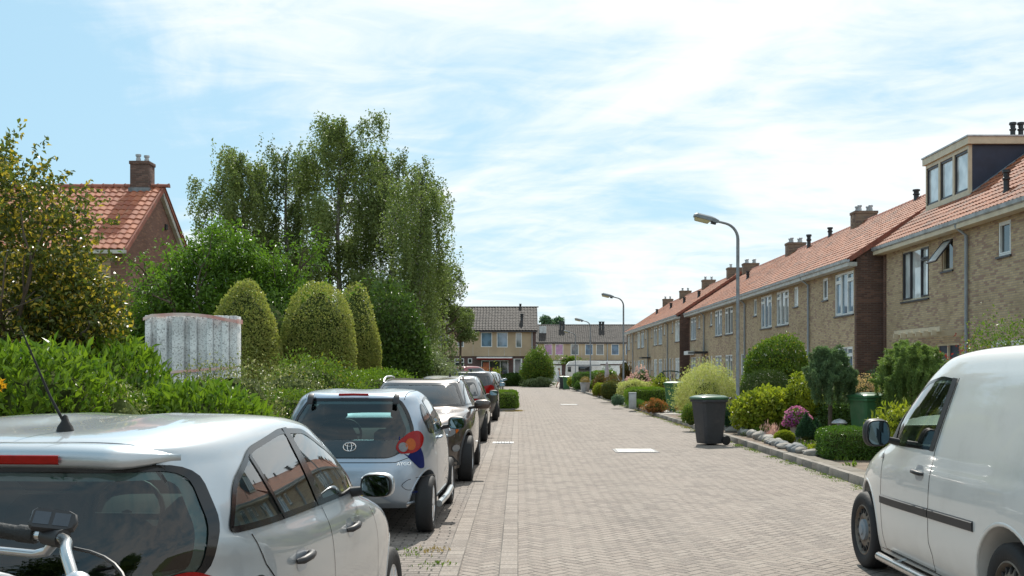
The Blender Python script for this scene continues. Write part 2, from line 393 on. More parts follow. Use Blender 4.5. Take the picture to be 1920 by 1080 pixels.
def pchip(x, y):
    x = np.array(x, float); y = np.array(y, float); h = np.diff(x); d = np.diff(y, axis=0) / h[:, None]
    m = np.zeros_like(y); m[0] = d[0]; m[-1] = d[-1]
    for i in range(1, len(x) - 1):
        a, b = d[i - 1], d[i]; w1, w2 = 2 * h[i] + h[i - 1], h[i] + 2 * h[i - 1]
        ok = a * b > 0
        with np.errstate(all='ignore'): hm = (w1 + w2) / (w1 / np.where(ok, a, 1) + w2 / np.where(ok, b, 1))
        m[i] = np.where(ok, hm, 0)
    def f(t):
        i = min(max(np.searchsorted(x, t) - 1, 0), len(h) - 1); s = (t - x[i]) / h[i]
        return ((1 + 2 * s) * (1 - s) ** 2 * y[i] + s * (1 - s) ** 2 * h[i] * m[i] + s * s * (3 - 2 * s) * y[i + 1] + s * s * (s - 1) * h[i] * m[i + 1])
    return f
# key = (zf, zr, yf, yr, w, nf, nr, crown)
def car_loops(keys, N=120, step=.035):
    k = np.array(keys, float)
    dd = np.sqrt(np.diff(k[:, 2]) ** 2 + np.diff(k[:, 4]) ** 2 + np.diff(k[:, 0]) ** 2) + np.sqrt(np.diff(k[:, 3]) ** 2 + np.diff(k[:, 1]) ** 2)
    t = np.concatenate([[0], np.cumsum(dd * .6 + .01)]); f = pchip(t, k); n = max(12, int(t[-1] / step))
    loops = []
    for i in range(n + 1):
        zf, zr, yf, yr, w_, nf, nr, cr = f(t[-1] * i / n)
        yc, h = (yf + yr) / 2, (yf - yr) / 2
        th = np.linspace(0, math.pi, 400); c, s = np.cos(th), np.sin(th)
        nn = np.where(c > 0, nf, nr)
        x = w_ * np.abs(s) ** (2 / nn); y = yc + h * np.sign(c) * np.abs(c) ** (2 / nn)
        L = np.concatenate([[0], np.cumsum(np.hypot(np.diff(x), np.diff(y)))]); q = np.linspace(0, L[-1], N // 2 + 1)
        x = np.interp(q, L, x); y = np.interp(q, L, y)
        x = np.concatenate([x, -x[-2:0:-1]]); y = np.concatenate([y, y[-2:0:-1]])
        tt = (y - yr) / (yf - yr); z = zr + (zf - zr) * tt + cr * (1 - (2 * tt - 1) ** 2)
        loops.append(np.stack([x, y, z], 1))
    return loops
def loops_mesh(loops, mi=0):
    n = len(loops[0]); V = np.concatenate(loops); c = V[-n:].mean(0); b = V[:n].mean(0); V = np.concatenate([V, [c, b]])
    F = []
    for i in range(len(loops) - 1):
        for j in range(n):
            a, b2 = i * n + j, i * n + (j + 1) % n
            F.append((a, a + n, b2 + n, b2))
    T = len(V) - 2; last = (len(loops) - 1) * n
    for j in range(n):
        F.append((last + j, T, last + (j + 1) % n)); F.append(((j + 1) % n, T + 1, j))
    me = bpy.data.meshes.new('solid'); me.from_pydata([tuple(p) for p in V], [], F)
    bm = bmesh.new(); bm.from_mesh(me); bmesh.ops.recalc_face_normals(bm, faces=bm.faces); bm.to_mesh(me); bm.free()
    me.materials.append(None); me.materials.append(None)
    me.polygons.foreach_set('material_index', [mi] * len(me.polygons)); return me
def mb_mesh(mb, mi=1):
    me = bpy.data.meshes.new('cut'); me.from_pydata(mb.v, [], mb.f)
    bm = bmesh.new(); bm.from_mesh(me); bmesh.ops.recalc_face_normals(bm, faces=bm.faces); bm.to_mesh(me); bm.free()
    me.materials.append(None); me.materials.append(None)
    me.polygons.foreach_set('material_index', [mi] * len(me.polygons)); return me
def boolean(o, cutter_mesh):
    c = bpy.data.objects.new('cutter', cutter_mesh); COL.objects.link(c)
    md = o.modifiers.new('b', 'BOOLEAN'); md.object = c; md.operation = 'DIFFERENCE'; md.solver = 'MANIFOLD'
    dg = bpy.context.evaluated_depsgraph_get(); dg.update()
    me = bpy.data.meshes.new_from_object(o.evaluated_get(dg), preserve_all_data_layers=True, depsgraph=dg)
    if len(me.polygons) < 10: print('BOOLEAN FAILED'); me = o.data
    o.modifiers.clear(); o.data = me; bpy.data.objects.remove(c)
def rpoly(pts, r=.05, seg=5):
    """round the corners of a 2D polygon"""
    out = []; n = len(pts)
    for i in range(n):
        p = Vector(pts[i]); a = Vector(pts[i - 1]); b = Vector(pts[(i + 1) % n])
        da, db = (a - p), (b - p); rr = min(r, da.length * .45, db.length * .45)
        s, e = p + da.normalized() * rr, p + db.normalized() * rr
        for k in range(seg + 1):
            t = k / seg; out.append(tuple((1 - t) ** 2 * s + 2 * t * (1 - t) * p + t * t * e))
    res = []
    for i in range(len(out)):
        a, b = Vector(out[i]), Vector(out[(i + 1) % len(out)]); k = max(1, int((b - a).length / .05))
        res += [tuple(a.lerp(b, q / k)) for q in range(k)]
    return res
def shrink(poly, d):
    n = len(poly); A = sum(poly[i][0] * poly[(i + 1) % n][1] - poly[(i + 1) % n][0] * poly[i][1] for i in range(n)); sg = 1 if A > 0 else -1
    out = []
    for i in range(n):
        a = Vector(poly[i - 1]); b = Vector(poly[(i + 1) % n]); t = (b - a)
        if t.length < 1e-9: out.append(poly[i]); continue
        t.normalize(); out.append((poly[i][0] - t.y * d * sg, poly[i][1] + t.x * d * sg))
    return out
def fill2d(poly, step):
    xs = [p[0] for p in poly]; ys = [p[1] for p in poly]; n = len(poly)
    def inside(x, y):
        c = False
        for i in range(n):
            x1, y1 = poly[i]; x2, y2 = poly[i - 1]
            if (y1 > y) != (y2 > y) and x < (x2 - x1) * (y - y1) / (y2 - y1) + x1: c = not c
        return c
    pts = [Vector(p) for p in poly]
    y = min(ys) + step / 2
    while y < max(ys):
        x = min(xs) + step / 2
        while x < max(xs):
            if inside(x, y) and min((Vector((x, y)) - Vector(q)).length for q in poly) > step * .4: pts.append(Vector((x, y)))
            x += step
        y += step
    r = delaunay_2d_cdt(pts, [(i, (i + 1) % n) for i in range(n)], [tuple(range(n))], 1, 1e-6)
    return [tuple(v) for v in r[0]], r[2]
class Car:
    def __init__(s, name, keys, paintm, label, loc, rz, wheels, R_w, cut=None, N=120, step=.035, cat='car', group=None, archR=None, archdeep=.26):
        s.root = empty(name, loc, rz, label, cat, group)
        s.keys = keys; loops = car_loops(keys, N, step)
        s.outer = loops_mesh(loops); 
        s.bvh = BVHTree.FromPolygons([v.co.copy() for v in s.outer.vertices], [tuple(p.vertices) for p in s.outer.polygons])
        o = bpy.data.objects.new('body', s.outer.copy()); COL.objects.link(o); s.body = o
        s.W = max(k[4] for k in keys); s.L = max(k[2] for k in keys); s.Rw = R_w; s.wheels = wheels
        if cut and cut.get('cavity'):
            boolean(o, loops_mesh(car_loops(cut['cavity'], 60, .08), 1))
        for (kind, poly) in (cut or {}).get('windows', []):
            mb = MB()
            if kind == 'side': mb.loft([[(x, y, z) for y, z in poly] for x in (-2, 2)])
            elif kind == 'rear': mb.loft([[(x, y, z) for x, z in poly] for y in (-1.0, cut['mid'])])
            elif kind == 'front': mb.loft([[(x, y, z) for x, z in poly] for y in (cut['mid'], 6)])
            boolean(o, mb_mesh(mb))
        aR = archR or R_w + .045
        for wy in wheels:
            for sx in (-1, 1):
                mb = MB(); a, b = (s.W - archdeep, s.W + .3) if sx > 0 else (-s.W - .3, -s.W + archdeep)
                mb.lathe([(aR, a), (aR, b)], 40, (0, wy, R_w + .015), 'x', caps=True)
                boolean(o, mb_mesh(mb))
        me = o.data; me.materials.clear(); me.materials.append(paintm); me.materials.append(M['inside'])
        me.polygons.foreach_set('use_smooth', [True] * len(me.polygons)); me.set_sharp_from_angle(angle=R(38))
        o.parent = s.root
        # arch lips
        s.paint = paintm; s.aR = aR
    def frame(s, kind, ang=0):
        if kind == 'side': return lambda a, z: (Vector((3, a, z)), Vector((-1, 0, 0)))
        if kind == 'left': return lambda a, z: (Vector((-3, a, z)), Vector((1, 0, 0)))
        if kind == 'rear': return lambda a, z: (Vector((a, -3, z)), Vector((0, 1, 0)))
        if kind == 'front': return lambda a, z: (Vector((a, 9, z)), Vector((0, -1, 0)))
        if kind == 'top': return lambda a, z: (Vector((a, z, 4)), Vector((0, 0, -1)))
        if kind == 'corner':     # from the rear right, ang = degrees off the rear
            e = Vector((math.cos(ang), math.sin(ang), 0)); d = Vector((-math.sin(ang), math.cos(ang), 0)); c = Vector((s.W, 0, 0))
            return lambda a, z: (c + e * a + Vector((0, 0, z)) - d * 3, d)
        if kind == 'cornerf':
            e = Vector((math.cos(ang), -math.sin(ang), 0)); d = Vector((-math.sin(ang), -math.cos(ang), 0)); c = Vector((s.W, s.L, 0))
            return lambda a, z: (c + e * a + Vector((0, 0, z)) - d * 3, d)
    def hit(s, fr, a, z, off):
        o, d = fr(a, z); h = s.bvh.ray_cast(o, d, 12)
        if h[0] is None:
            h = s.bvh.find_nearest(o + d * 2.2)
        n = h[1]
        if n.dot(d) > 0: n = -n
        return h[0] + n * off
    def panel(s, name, kind, poly, m, off=.002, step=.06, mirror=True, ang=0, parent=None, ring=None, smooth=True):
        fr = s.frame(kind, ang); parent = parent or s.root; mb = MB()
        if ring:
            inner = shrink(poly, ring); n = len(poly)
            vs = [s.hit(fr, *p, off) for p in poly] + [s.hit(fr, *p, off) for p in inner]
            mb.add(vs, [(i, (i + 1) % n, n + (i + 1) % n, n + i) for i in range(n)])
        else:
            pts, tris = fill2d(poly, step); mb.add([s.hit(fr, *p, off) for p in pts], tris)
        outs = []
        def mk(mb_):
            me = bpy.data.meshes.new(name); me.from_pydata(mb_.v, [], mb_.f)
            bm = bmesh.new(); bm.from_mesh(me); bmesh.ops.recalc_face_normals(bm, faces=bm.faces)
            # face outward
            c = Vector((0, s.L / 2, .6)); t = sum((f.normal.dot(f.calc_center_median() - c) for f in bm.faces))
            if t < 0: bmesh.ops.reverse_faces(bm, faces=bm.faces)
            bm.to_mesh(me); bm.free(); me.materials.append(m)
            if smooth: me.polygons.foreach_set('use_smooth', [True] * len(me.polygons))
            o = bpy.data.objects.new(name, me); COL.objects.link(o); o.parent = parent; outs.append(o)
        mk(mb)
        if mirror and kind in ('side', 'corner', 'cornerf'):
            mb2 = MB(); mb2.add([(-x, y, z) for x, y, z in mb.v], mb.f); mk(mb2)
        return outs
    def seam(s, mb, kind, pts, w_=.006, off=.0015, ang=0):
        fr = s.frame(kind, ang); q = []
        for i in range(len(pts) - 1):
            a, b = Vector(pts[i]), Vector(pts[i + 1]); n = max(1, int((b - a).length / .04))
            q += [a.lerp(b, k / n) for k in range(n)]
        q.append(Vector(pts[-1])); L, Rr = [], []
        for i, p in enumerate(q):
            t = (q[min(i + 1, len(q) - 1)] - q[max(0, i - 1)]).normalized(); nn = Vector((-t.y, t.x)) * w_ / 2
            L.append(s.hit(fr, *(p + nn), off)); Rr.append(s.hit(fr, *(p - nn), off))
        n = len(q); fs = [(i, i + 1, n + i + 1, n + i) for i in range(n - 1)]
        mb.add(L + Rr, fs)
        if kind in ('side',): mb.add([(-v[0], v[1], v[2]) for v in L + Rr], fs)
    def add_wheels(s, style, wd=.19, rimr=None, inset=.0, steer=0):
        Rw = s.Rw; rr = rimr or Rw * .66
        for wy in s.wheels:
            for sx in (1, -1):
                xo = s.W - inset
                Mx = Matrix.Translation((sx * xo, wy, Rw)) @ (Matrix.Rotation(R(180), 4, 'Z') if sx < 0 else Matrix.Identity(4))
                t = MB(Mx)
                t.lathe([(rr, -wd), (Rw * .93, -wd), (Rw * .985, -wd + .02), (Rw, -wd * .75), (Rw, -wd * .28), (Rw * .985, -.018), (Rw * .94, -.004), (Rw * .84, .004), (rr + .012, -.004), (rr, -.012), (rr - .005, -.05), (rr, -wd)], 48, axis='x')
                for k in range(3):   # tread grooves
                    pass
                ty = t.build('wheel', M['black'], s.root, smooth=40)
                r_ = MB(Mx); r_.lathe([(rr * 1.0, -.012), (rr * .95, -.010), (rr * .90, -.035), (rr * .86, -.085), (rr * .2, -.10), (.001, -.10)], 40, axis='x')
                if style == 'cap7' or style == 'cap9':
                    n = 7 if style == 'cap7' else 9
                    r_.lathe([(.001, -.002), (rr * .22, -.004), (rr * .26, -.02)], 24, axis='x')
                    for k in range(n):
                        a = 2 * math.pi * k / n
                        for q in (-1, 0, 1):
                            pass
                        c, s_ = math.cos(a), math.sin(a); wi, wo = .022, .05
                        f = lambda rad, off, x: (x, c * rad - s_ * off, s_ * rad + c * off)
                        r_.add([f(rr * .15, -wi, -.006), f(rr * .15, wi, -.006), f(rr * .93, wo * .75, -.010), f(rr * .93, -wo * .75, -.010),
                                f(rr * .15, -wi * 1.3, -.04), f(rr * .15, wi * 1.3, -.04), f(rr * .93, wo * .9, -.05), f(rr * .93, -wo * .9, -.05)],
                               [(0, 1, 2, 3), (0, 3, 7, 4), (1, 5, 6, 2), (2, 6, 7, 3)])
                    r_.build('rim', [M['rim']], ty, smooth=30)
                elif style == 'alloy5':
                    r_.lathe([(.001, -.012), (rr * .18, -.014), (rr * .2, -.04)], 24, axis='x')
                    for k in range(10):
                        a = 2 * math.pi * (k // 2) / 5 + (.16 if k % 2 else -.16); c, s_ = math.cos(a), math.sin(a)
                        f = lambda rad, off, x: (x, c * rad - s_ * off, s_ * rad + c * off)
                        r_.add([f(rr * .12, -.018, -.014), f(rr * .12, .018, -.014), f(rr * .93, .014, -.014), f(rr * .93, -.014, -.014),
                                f(rr * .12, -.022, -.05), f(rr * .12, .022, -.05), f(rr * .93, .018, -.06), f(rr * .93, -.018, -.06)],
                               [(0, 1, 2, 3), (0, 3, 7, 4), (1, 5, 6, 2)])
                    r_.build('rim', [M['rim']], ty, smooth=30)
                else:               # plain steel wheel with round slots
                    r_ = MB(Mx); r_.lathe([(rr, -.012), (rr * .95, -.008), (rr * .90, -.03), (rr * .84, -.06), (rr * .78, -.035), (rr * .60, -.018), (rr * .42, -.03), (.001, -.03)], 48, axis='x')
                    r_.build('rim', [M['steelrim']], ty, smooth=50)
                    h = MB(Mx)
                    for k in range(16):
                        a = 2 * math.pi * k / 16; cy, cz = math.cos(a) * rr * .73, math.sin(a) * rr * .73
                        pts = [(-.0195, cy + .020 * (math.cos(b) * math.cos(a) * 1.2 - math.sin(b) * math.sin(a) * .62), cz + .020 * (math.cos(b) * math.sin(a) * 1.2 + math.sin(b) * math.cos(a) * .62)) for b in [2 * math.pi * q / 10 for q in range(10)]]
                        h.loft([pts, [(p[0] - .02, p[1], p[2]) for p in pts]])
                    h.build('slot', M['black'], ty)
                    h = MB(Mx); h.lathe([(.001, .012), (rr * .2, .010), (rr * .22, .0), (rr * .40, -.006), (rr * .42, -.03)], 32, axis='x')
                    h.build('hub_cap', M['hubgrey'], ty, smooth=40)
    def mirror(s, x, y, z, size=(.12, .06, .08), m=None, facing=-1):
        """door mirrors either side; facing -1 = glass towards the rear"""
        for sx in (1, -1):
            mb = MB(); cx = sx * x; w_, d_, h_ = size
            loops = []
            for t, k in ((-1, .55), (-.9, .8), (-.6, .97), (0, 1), (.6, .9), (.9, .6), (1, .25)):
                loops.append([(cx + sx * .0 + w_ * k * (abs(math.cos(a)) ** .6) * (1 if math.cos(a) > 0 else -1), y + d_ * t, z + h_ * k * (abs(math.sin(a)) ** .7) * (1 if math.sin(a) > 0 else -1)) for a in [2 * math.pi * q / 20 for q in range(20)]])
            mb.loft(loops)
            o = mb.build('wing_mirror', m or s.paint, s.root, smooth=50)
            mb = MB(); mb.tube([(cx - sx * w_ * .7, y, z - h_ * .45), (sx * (x - w_ - .08), y + .01, z - h_ * .70)], [.022, .028], 8); mb.build('mirror_arm', M['dark'], o, smooth=50)
            gm = MB(); yy = y + facing * (d_ + .001)
            gm.add([(cx + w_ * .86 * (abs(math.cos(a)) ** .6) * (1 if math.cos(a) > 0 else -1) * .62 * 1.0, yy, z + h_ * .62 * .9 * (abs(math.sin(a)) ** .7) * (1 if math.sin(a) > 0 else -1)) for a in [2 * math.pi * q / 20 for q in range(20)]], [tuple(range(20)) if facing > 0 else tuple(range(20))[::-1]])
            gm2 = MB(); sc = [(.62, .0), (.9, -.02)]
            o2 = MB()
            loops = [[(cx + w_ * k * (abs(math.cos(a)) ** .6) * (1 if math.cos(a) > 0 else -1), y + facing * d_ * t, z + h_ * k * (abs(math.sin(a)) ** .7) * (1 if math.sin(a) > 0 else -1)) for a in [2 * math.pi * q / 20 for q in range(20)]] for k, t in ((.93, .72), (.90, 1.06), (.84, 1.06), (.82, 1.0))]
            o2.loft(loops); f = o2.build('mirror_frame', M['dark'], o, smooth=40)
            g2 = MB(); q = [(cx + w_ * .82 * (abs(math.cos(a)) ** .6) * (1 if math.cos(a) > 0 else -1), y + facing * (d_ * 1.02 + .004 + .10 * h_ * (1 - math.sin(a)) * .8), z + h_ * .82 * (abs(math.sin(a)) ** .7) * (1 if math.sin(a) > 0 else -1)) for a in [2 * math.pi * q / 20 for q in range(20)]]
            g2.add(q, [tuple(range(20))]); g2.build('mirror_glass', M['mirrorglass'], o)
    def handle(s, y, z, m=None, chrome=False):
        for sx in (1, -1):
            p = s.hit(s.frame('side' if sx > 0 else 'left'), y, z, 0); mb = MB()
            mb.tube([(p.x + sx * .002, y - .085, z - .004), (p.x + sx * .026, y - .07, z), (p.x + sx * .034, y, z + .004), (p.x + sx * .026, y + .07, z + .004), (p.x + sx * .002, y + .085, z)], [.010, .015, .016, .015, .012], 8)
            mb.build('door_handle', m or s.paint, s.root, smooth=50)
    def seats(s, ys, z, xs=(.36, -.36), hw=.23, h=.62, rear=False):
        for y in ys:
            for x in xs:
                mb = MB()
                mb.loft([[(x + hw * k * c, y + yo + .07 * d_, zz) for c, d_ in ((-1, -.6), (-.7, -1), (.7, -1), (1, -.6), (1, .6), (.7, 1), (-.7, 1), (-1, .6))] for zz, k, yo in ((z, .95, .10), (z + .2, 1, .06), (z + .45, .92, 0), (z + h - .05, .7, -.04), (z + h, .45, -.05))])
                mb.loft([[(x + .12 * k * c, y - .05 + .05 * k * d_, zz) for c, d_ in ((-1, -.6), (-.7, -1), (.7, -1), (1, -.6), (1, .6), (.7, 1), (-.7, 1), (-1, .6))] for zz, k in ((z + h + .02, .7), (z + h + .06, 1), (z + h + .15, 1), (z + h + .19, .6))])
                mb.loft([[(x + hw * c, y + .05 + dd, zz) for c, dd in ((-1, 0), (1, 0), (1, .5), (-1, .5))] for zz in (z - .12, z + .06)])
                mb.build('seat', M['seat'], s.root, smooth=45)
    def dash(s, y, z, wheel_x=-.36, hw=.66):
        mb = MB(); mb.loft([[(x, y + a, z + b) for a, b in ((-.32, -.35), (-.34, -.12), (-.2, -.02), (.0, .0), (.35, -.02), (.4, -.35))] for x in (-hw, hw)])
        mb.build('dashboard', M['inside'], s.root, smooth=30)
        mb = MB(); c = Vector((wheel_x, y - .42, z - .06)); pts = []
        for k in range(25):
            a = 2 * math.pi * k / 24; pts.append(c + Vector((.185 * math.cos(a), .07 * math.sin(a), .17 * math.sin(a))))
        mb.tube(pts, .014, 8); mb.tube([c + Vector((-.17, 0, 0)), c + Vector((.17, 0, 0))], .018, 6); mb.tube([c, c + Vector((0, .2, -.1))], .035, 8)
        mb.build('steering_wheel', M['dark'], s.root, smooth=50)
def add_gaps(car, mb):
    me = car.body.data; me.materials.append(M['frit']); k = len(me.materials) - 1
    bm = bmesh.new(); bm.from_mesh(me); vs = [bm.verts.new(v) for v in mb.v]
    for f in mb.f:
        try: q = bm.faces.new([vs[i] for i in f]); q.material_index = k; q.smooth = True
        except ValueError: pass
    bm.to_mesh(me); bm.free()
def arch_lip(car, m=None, rad=.018):
    for wy in car.wheels:
        for sx in (1, -1):
            mb = MB()
            fr = car.frame('side' if sx > 0 else 'left'); a0 = -12; pts = []
            for k in range(33):
                a = R(a0 + (180 - 2 * a0) * k / 32); y, z = wy + (car.aR + .012) * math.cos(a), car.Rw + .015 + (car.aR + .012) * math.sin(a)
                if z < .2: continue
                pts.append(car.hit(fr, y, z, -.010))
            mb.tube(pts, [rad * .75] * len(pts), 8)
            mb.build('wheel_arch', m or car.paint, car.root, smooth=60)
m_, g_, p_, o_ = newmat('mirror_glass'); p_.inputs['Base Color'].default_value = (.17, .21, .22, 1); p_.inputs['Metallic'].default_value = 1; p_.inputs['Roughness'].default_value = .03
M['mirrorglass'] = m_
def text(s, txt, size, m, parent, loc, rot, name='lettering', bold=.0, ext=.001, align='LEFT', scale=(1, 1, 1)):
    cu = bpy.data.curves.new('t', 'FONT'); cu.body = txt; cu.size = size; cu.extrude = ext; cu.offset = bold; cu.align_x = align
    t = bpy.data.objects.new('t', cu); COL.objects.link(t)
    dg = bpy.context.evaluated_depsgraph_get(); dg.update()
    me = bpy.data.meshes.new_from_object(t.evaluated_get(dg)); bpy.data.objects.remove(t)
    me.materials.clear(); me.materials.append(m)
    o = bpy.data.objects.new(name, me); COL.objects.link(o); o.parent = parent; o.location = loc; o.rotation_euler = rot; o.scale = scale
    return o
def text_on(car, fr_kind, txt, size, m, a0, z0, name='lettering', bold=.0, off=.003, parent=None):
    """letters laid onto the body surface"""
    o = text(None, txt, size, m, parent or car.root, (0, 0, 0), (0, 0, 0), name, bold, 0)
    fr = car.frame(fr_kind)
    for v in o.data.vertices: v.co = car.hit(fr, a0 + v.co.x, z0 + v.co.y, off)
    return o

# ---------------- silver five-door hatchback in the foreground
def sc(keys, sx, sy): return [(k[0], k[1], k[2] * sy, k[3] * sy, k[4] * sx, *k[5:]) for k in keys]
K = sc([(.22, .24, 4.06, .12, .78, 4, 5, 0), (.34, .34, 4.17, .03, .86, 3.4, 4.5, 0), (.55, .56, 4.20, .0, .878, 3.2, 4.5, 0), (.70, .76, 4.13, .03, .88, 3.2, 4.2, 0),
     (.80, .96, 3.95, .05, .868, 3.2, 4.0, 0), (.90, 1.05, 3.50, .075, .845, 3.5, 4.2, 0), (.98, 1.10, 3.08, .10, .815, 4, 4.5, 0), (1.14, 1.20, 2.82, .155, .765, 4.5, 5, 0), (1.30, 1.325, 2.52, .21, .70, 4.5, 5, 0),
     (1.385, 1.385, 2.30, .22, .655, 4.5, 5, .01), (1.42, 1.41, 2.10, .28, .59, 4, 5, .022), (1.432, 1.428, 1.95, .42, .45, 3.5, 4, .03), (1.445, 1.44, 1.7, .8, .2, 3, 3, .025)], .945, .93)
CAV = sc([(.42, .42, 3.0, .30, .72, 5, 5, 0), (.90, .90, 3.0, .20, .76, 5, 5, 0), (.99, 1.02, 2.95, .19, .75, 5, 5, 0), (1.14, 1.18, 2.76, .21, .71, 5, 5, 0), (1.30, 1.30, 2.46, .27, .65, 5, 5, 0), (1.37, 1.36, 2.24, .33, .60, 5, 5, .02), (1.40, 1.375, 2.0, .45, .47, 5, 5, .03)], .945, .93)
side = rpoly([(.40, 1.09), (.55, 1.255), (.84, 1.355), (1.33, 1.398), (1.68, 1.378), (2.02, 1.26), (2.42, 1.03)], .07)
rearw = rpoly([(-.675, .955), (-.70, 1.12), (-.60, 1.335), (.60, 1.335), (.70, 1.12), (.675, .955), (0, .905)], .08)
frontw = rpoly([(-.66, 1.03), (-.52, 1.36), (.52, 1.36), (.66, 1.03)], .06)
c1 = Car('parked_hatchback', K, M['silver'], 'silver five-door hatchback nearest the viewer, roof aerial and spoiler in view', (-1.715, 3.33, 0), R(-3.5), (.74, 3.12), .305,
         cut=dict(cavity=CAV, mid=1.4, windows=[('side', shrink(side, .030)), ('rear', shrink(rearw, .045)), ('front', shrink(frontw, .04))]), N=200, step=.022, group='cars parked along the left side of the street')
c1.panel('rear_window', 'rear', rearw, M['glassdark'], .003, step=.04)
c1.panel('window_seal', 'rear', rearw, M['frit'], .006, ring=.02)
c1.panel('windscreen', 'front', frontw, M['glass'], .003); c1.panel('window_seal', 'front', frontw, M['frit'], .005, ring=.035)
c1.panel('side_window', 'side', side, M['glass'], .003, step=.05); c1.panel('window_seal', 'side', side, M['frit'], .005, ring=.022)
c1.panel('window_pillar', 'side', rpoly([(1.43, 1.06), (1.55, 1.055), (1.44, 1.395), (1.37, 1.395)], .005), M['frit'], .007)
c1.panel('window_pillar', 'side', rpoly([(.90, 1.075), (.93, 1.075), (.82, 1.33), (.79, 1.32)], .003), M['frit'], .007)
mb = MB()
c1.seam(mb, 'side', [(1.49, 1.05), (1.48, .8), (1.46, .5), (1.44, .28)]); c1.seam(mb, 'side', [(2.44, 1.0), (2.48, .8), (2.48, .5), (2.40, .28)])
c1.seam(mb, 'side', [(.56, 1.07), (.64, .95), (.80, .8), (1.02, .62), (1.12, .45), (1.14, .28)]); c1.seam(mb, 'side', [(1.14, .28), (2.40, .28)])
c1.seam(mb, 'rear', [(-.62, .80), (-.55, .62), (.55, .62), (.62, .80)], .008)
c1.seam(mb, 'top', [(-.56, .27), (0, .25), (.56, .27)], .01); c1.seam(mb, 'side', [(.20, .62), (.45, .60)], .006)
fc = [(.58 + .08 * math.cos(a), .84 + .08 * math.sin(a)) for a in [2 * math.pi * k / 24 for k in range(25)]]
c1.seam(mb, 'side', fc, .005)
add_gaps(c1, mb)
# tailgate spoiler
mb = MB(); lo = []
for t, (dy, z) in enumerate(((.36, 1.408), (.24, 1.412), (.155, 1.408), (.125, 1.396), (.112, 1.378), (.112, 1.352), (.125, 1.340), (.21, 1.338))):
    ef = lambda x: (lambda t: t * t * (3 - 2 * t))(min(1, max(0, (abs(x) - .42) / .17)))
    row = []
    for x in np.linspace(-.60, .60, 41):
        p = Vector((x, dy + .05 * abs(x / .58) ** 2.5, z - .024 * abs(x / .60) ** 3)); q = Vector((x * 1.0, .27, 1.372 if z > 1.37 else 1.352))
        row.append(p.lerp(q, min(1, ef(x))))
    lo.append(row)
mb.loft(lo, caps=False, closed=False); sp = mb.build('spoiler', M['silver'], c1.root, smooth=50)
mb = MB(); mb.loft([[(x, y_, z_) for x in (-.27, -.2, 0, .2, .27)] for y_, z_ in ((.113, 1.380), (.105, 1.378), (.105, 1.354), (.113, 1.35))], caps=False, closed=False); mb.build('brake_light', M['redlens'], sp)
c1.panel('tail_light', 'corner', rpoly([(-.14, .74), (-.17, .90), (-.10, .985), (-.0, 1.0), (.12, .95), (.09, .78)], .05), M['redlens'], .008, ang=R(38), step=.04)
for y_ in (1.85, .99): c1.panel('handle_recess_shade', 'side', rpoly([(y_ - .065, .865), (y_ - .065, .95), (y_ + .065, .95), (y_ + .065, .865)], .04), M['silver2'], .001)  # flat panel in darker paint imitates the shade of a handle hollow
c1.handle(1.86, .91, M['dark']); c1.handle(1.0, .915, M['dark'])
c1.add_wheels('cap9', inset=.03); arch_lip(c1)
c1.mirror(.885, 2.17, 1.075, (.085, .055, .062), M['silver'])
c1.seats((1.30,), .50, xs=(.34, -.34)); c1.seats((.50,), .48, xs=(.30, -.30), h=.48); c1.dash(2.5, .98, hw=.60)
mb = MB(); p = c1.hit(c1.frame('top'), .10, .50, .003)
mb.lathe([(.030, -.004), (.026, .012), (.014, .03), (.008, .05), (.001, .055)], 16, p); mb.tube([p + Vector((0, 0, .02)), p + Vector((-.04, -.03, .12)), p + Vector((-.11, -.10, .36))], [.0055, .0045, .0025], 8)
mb.build('aerial', M['black'], c1.root, smooth=50)
mb = MB(); p = c1.hit(c1.frame('rear'), 0, .95, .02); q = c1.hit(c1.frame('rear'), -.45, .985, .02); mb.tube([p, q], [.012, .006], 6); mb.lathe([(.02, -.03), (.025, .02), (.001, .025)], 12, p, 'y'); mb.build('rear_wiper', M['dark'], c1.root)
mb = MB(); mb.box(-.26, .26, -.012, .03, .70, .81); mb.build('number_plate', M['plate'], c1.root)
mb = MB(); mb.tube([(0, 2.25, 1.36), (0, 2.1, 1.29)], .008, 6); mb.ball((0, 2.08, 1.27), (.11, .02, .035)); mb.build('interior_mirror', M['dark'], c1.root)

# ---------------- small blue-silver three-door car
K = [(.22, .28, 3.28, .14, .74, 3.5, 5, 0), (.34, .36, 3.38, .04, .79, 3, 4, 0), (.52, .50, 3.405, .0, .805, 2.8, 3.6, 0), (.66, .66, 3.34, .015, .805, 2.8, 3.6, 0), (.76, .76, 3.25, .065, .80, 2.8, 4.0, 0),
     (.86, .90, 3.00, .10, .79, 3, 4.2, 0), (.97, 1.02, 2.62, .14, .765, 3.5, 4.4, 0), (1.13, 1.16, 2.30, .21, .715, 4, 4.6, 0), (1.28, 1.28, 1.98, .29, .65, 4, 4.6, 0), (1.375, 1.365, 1.72, .34, .585, 4, 4.6, .01), (1.415, 1.40, 1.55, .40, .50, 4, 4.5, .02), (1.43, 1.42, 1.35, .6, .3, 3, 3, .02)]
CAV = [(.42, .42, 2.5, .30, .66, 5, 5, 0), (.78, .80, 2.5, .20, .70, 5, 5, 0), (.97, 1.0, 2.48, .22, .70, 5, 5, 0), (1.13, 1.15, 2.22, .27, .655, 5, 5, 0), (1.28, 1.28, 1.90, .35, .59, 5, 5, 0), (1.35, 1.34, 1.65, .42, .52, 5, 5, .01), (1.38, 1.36, 1.5, .5, .4, 4, 4, .02)]
qwin = rpoly([(.52, 1.00), (.47, 1.16), (.58, 1.28), (.74, 1.30), (.80, 1.10), (.82, 1.0), (.68, .985)], .06)
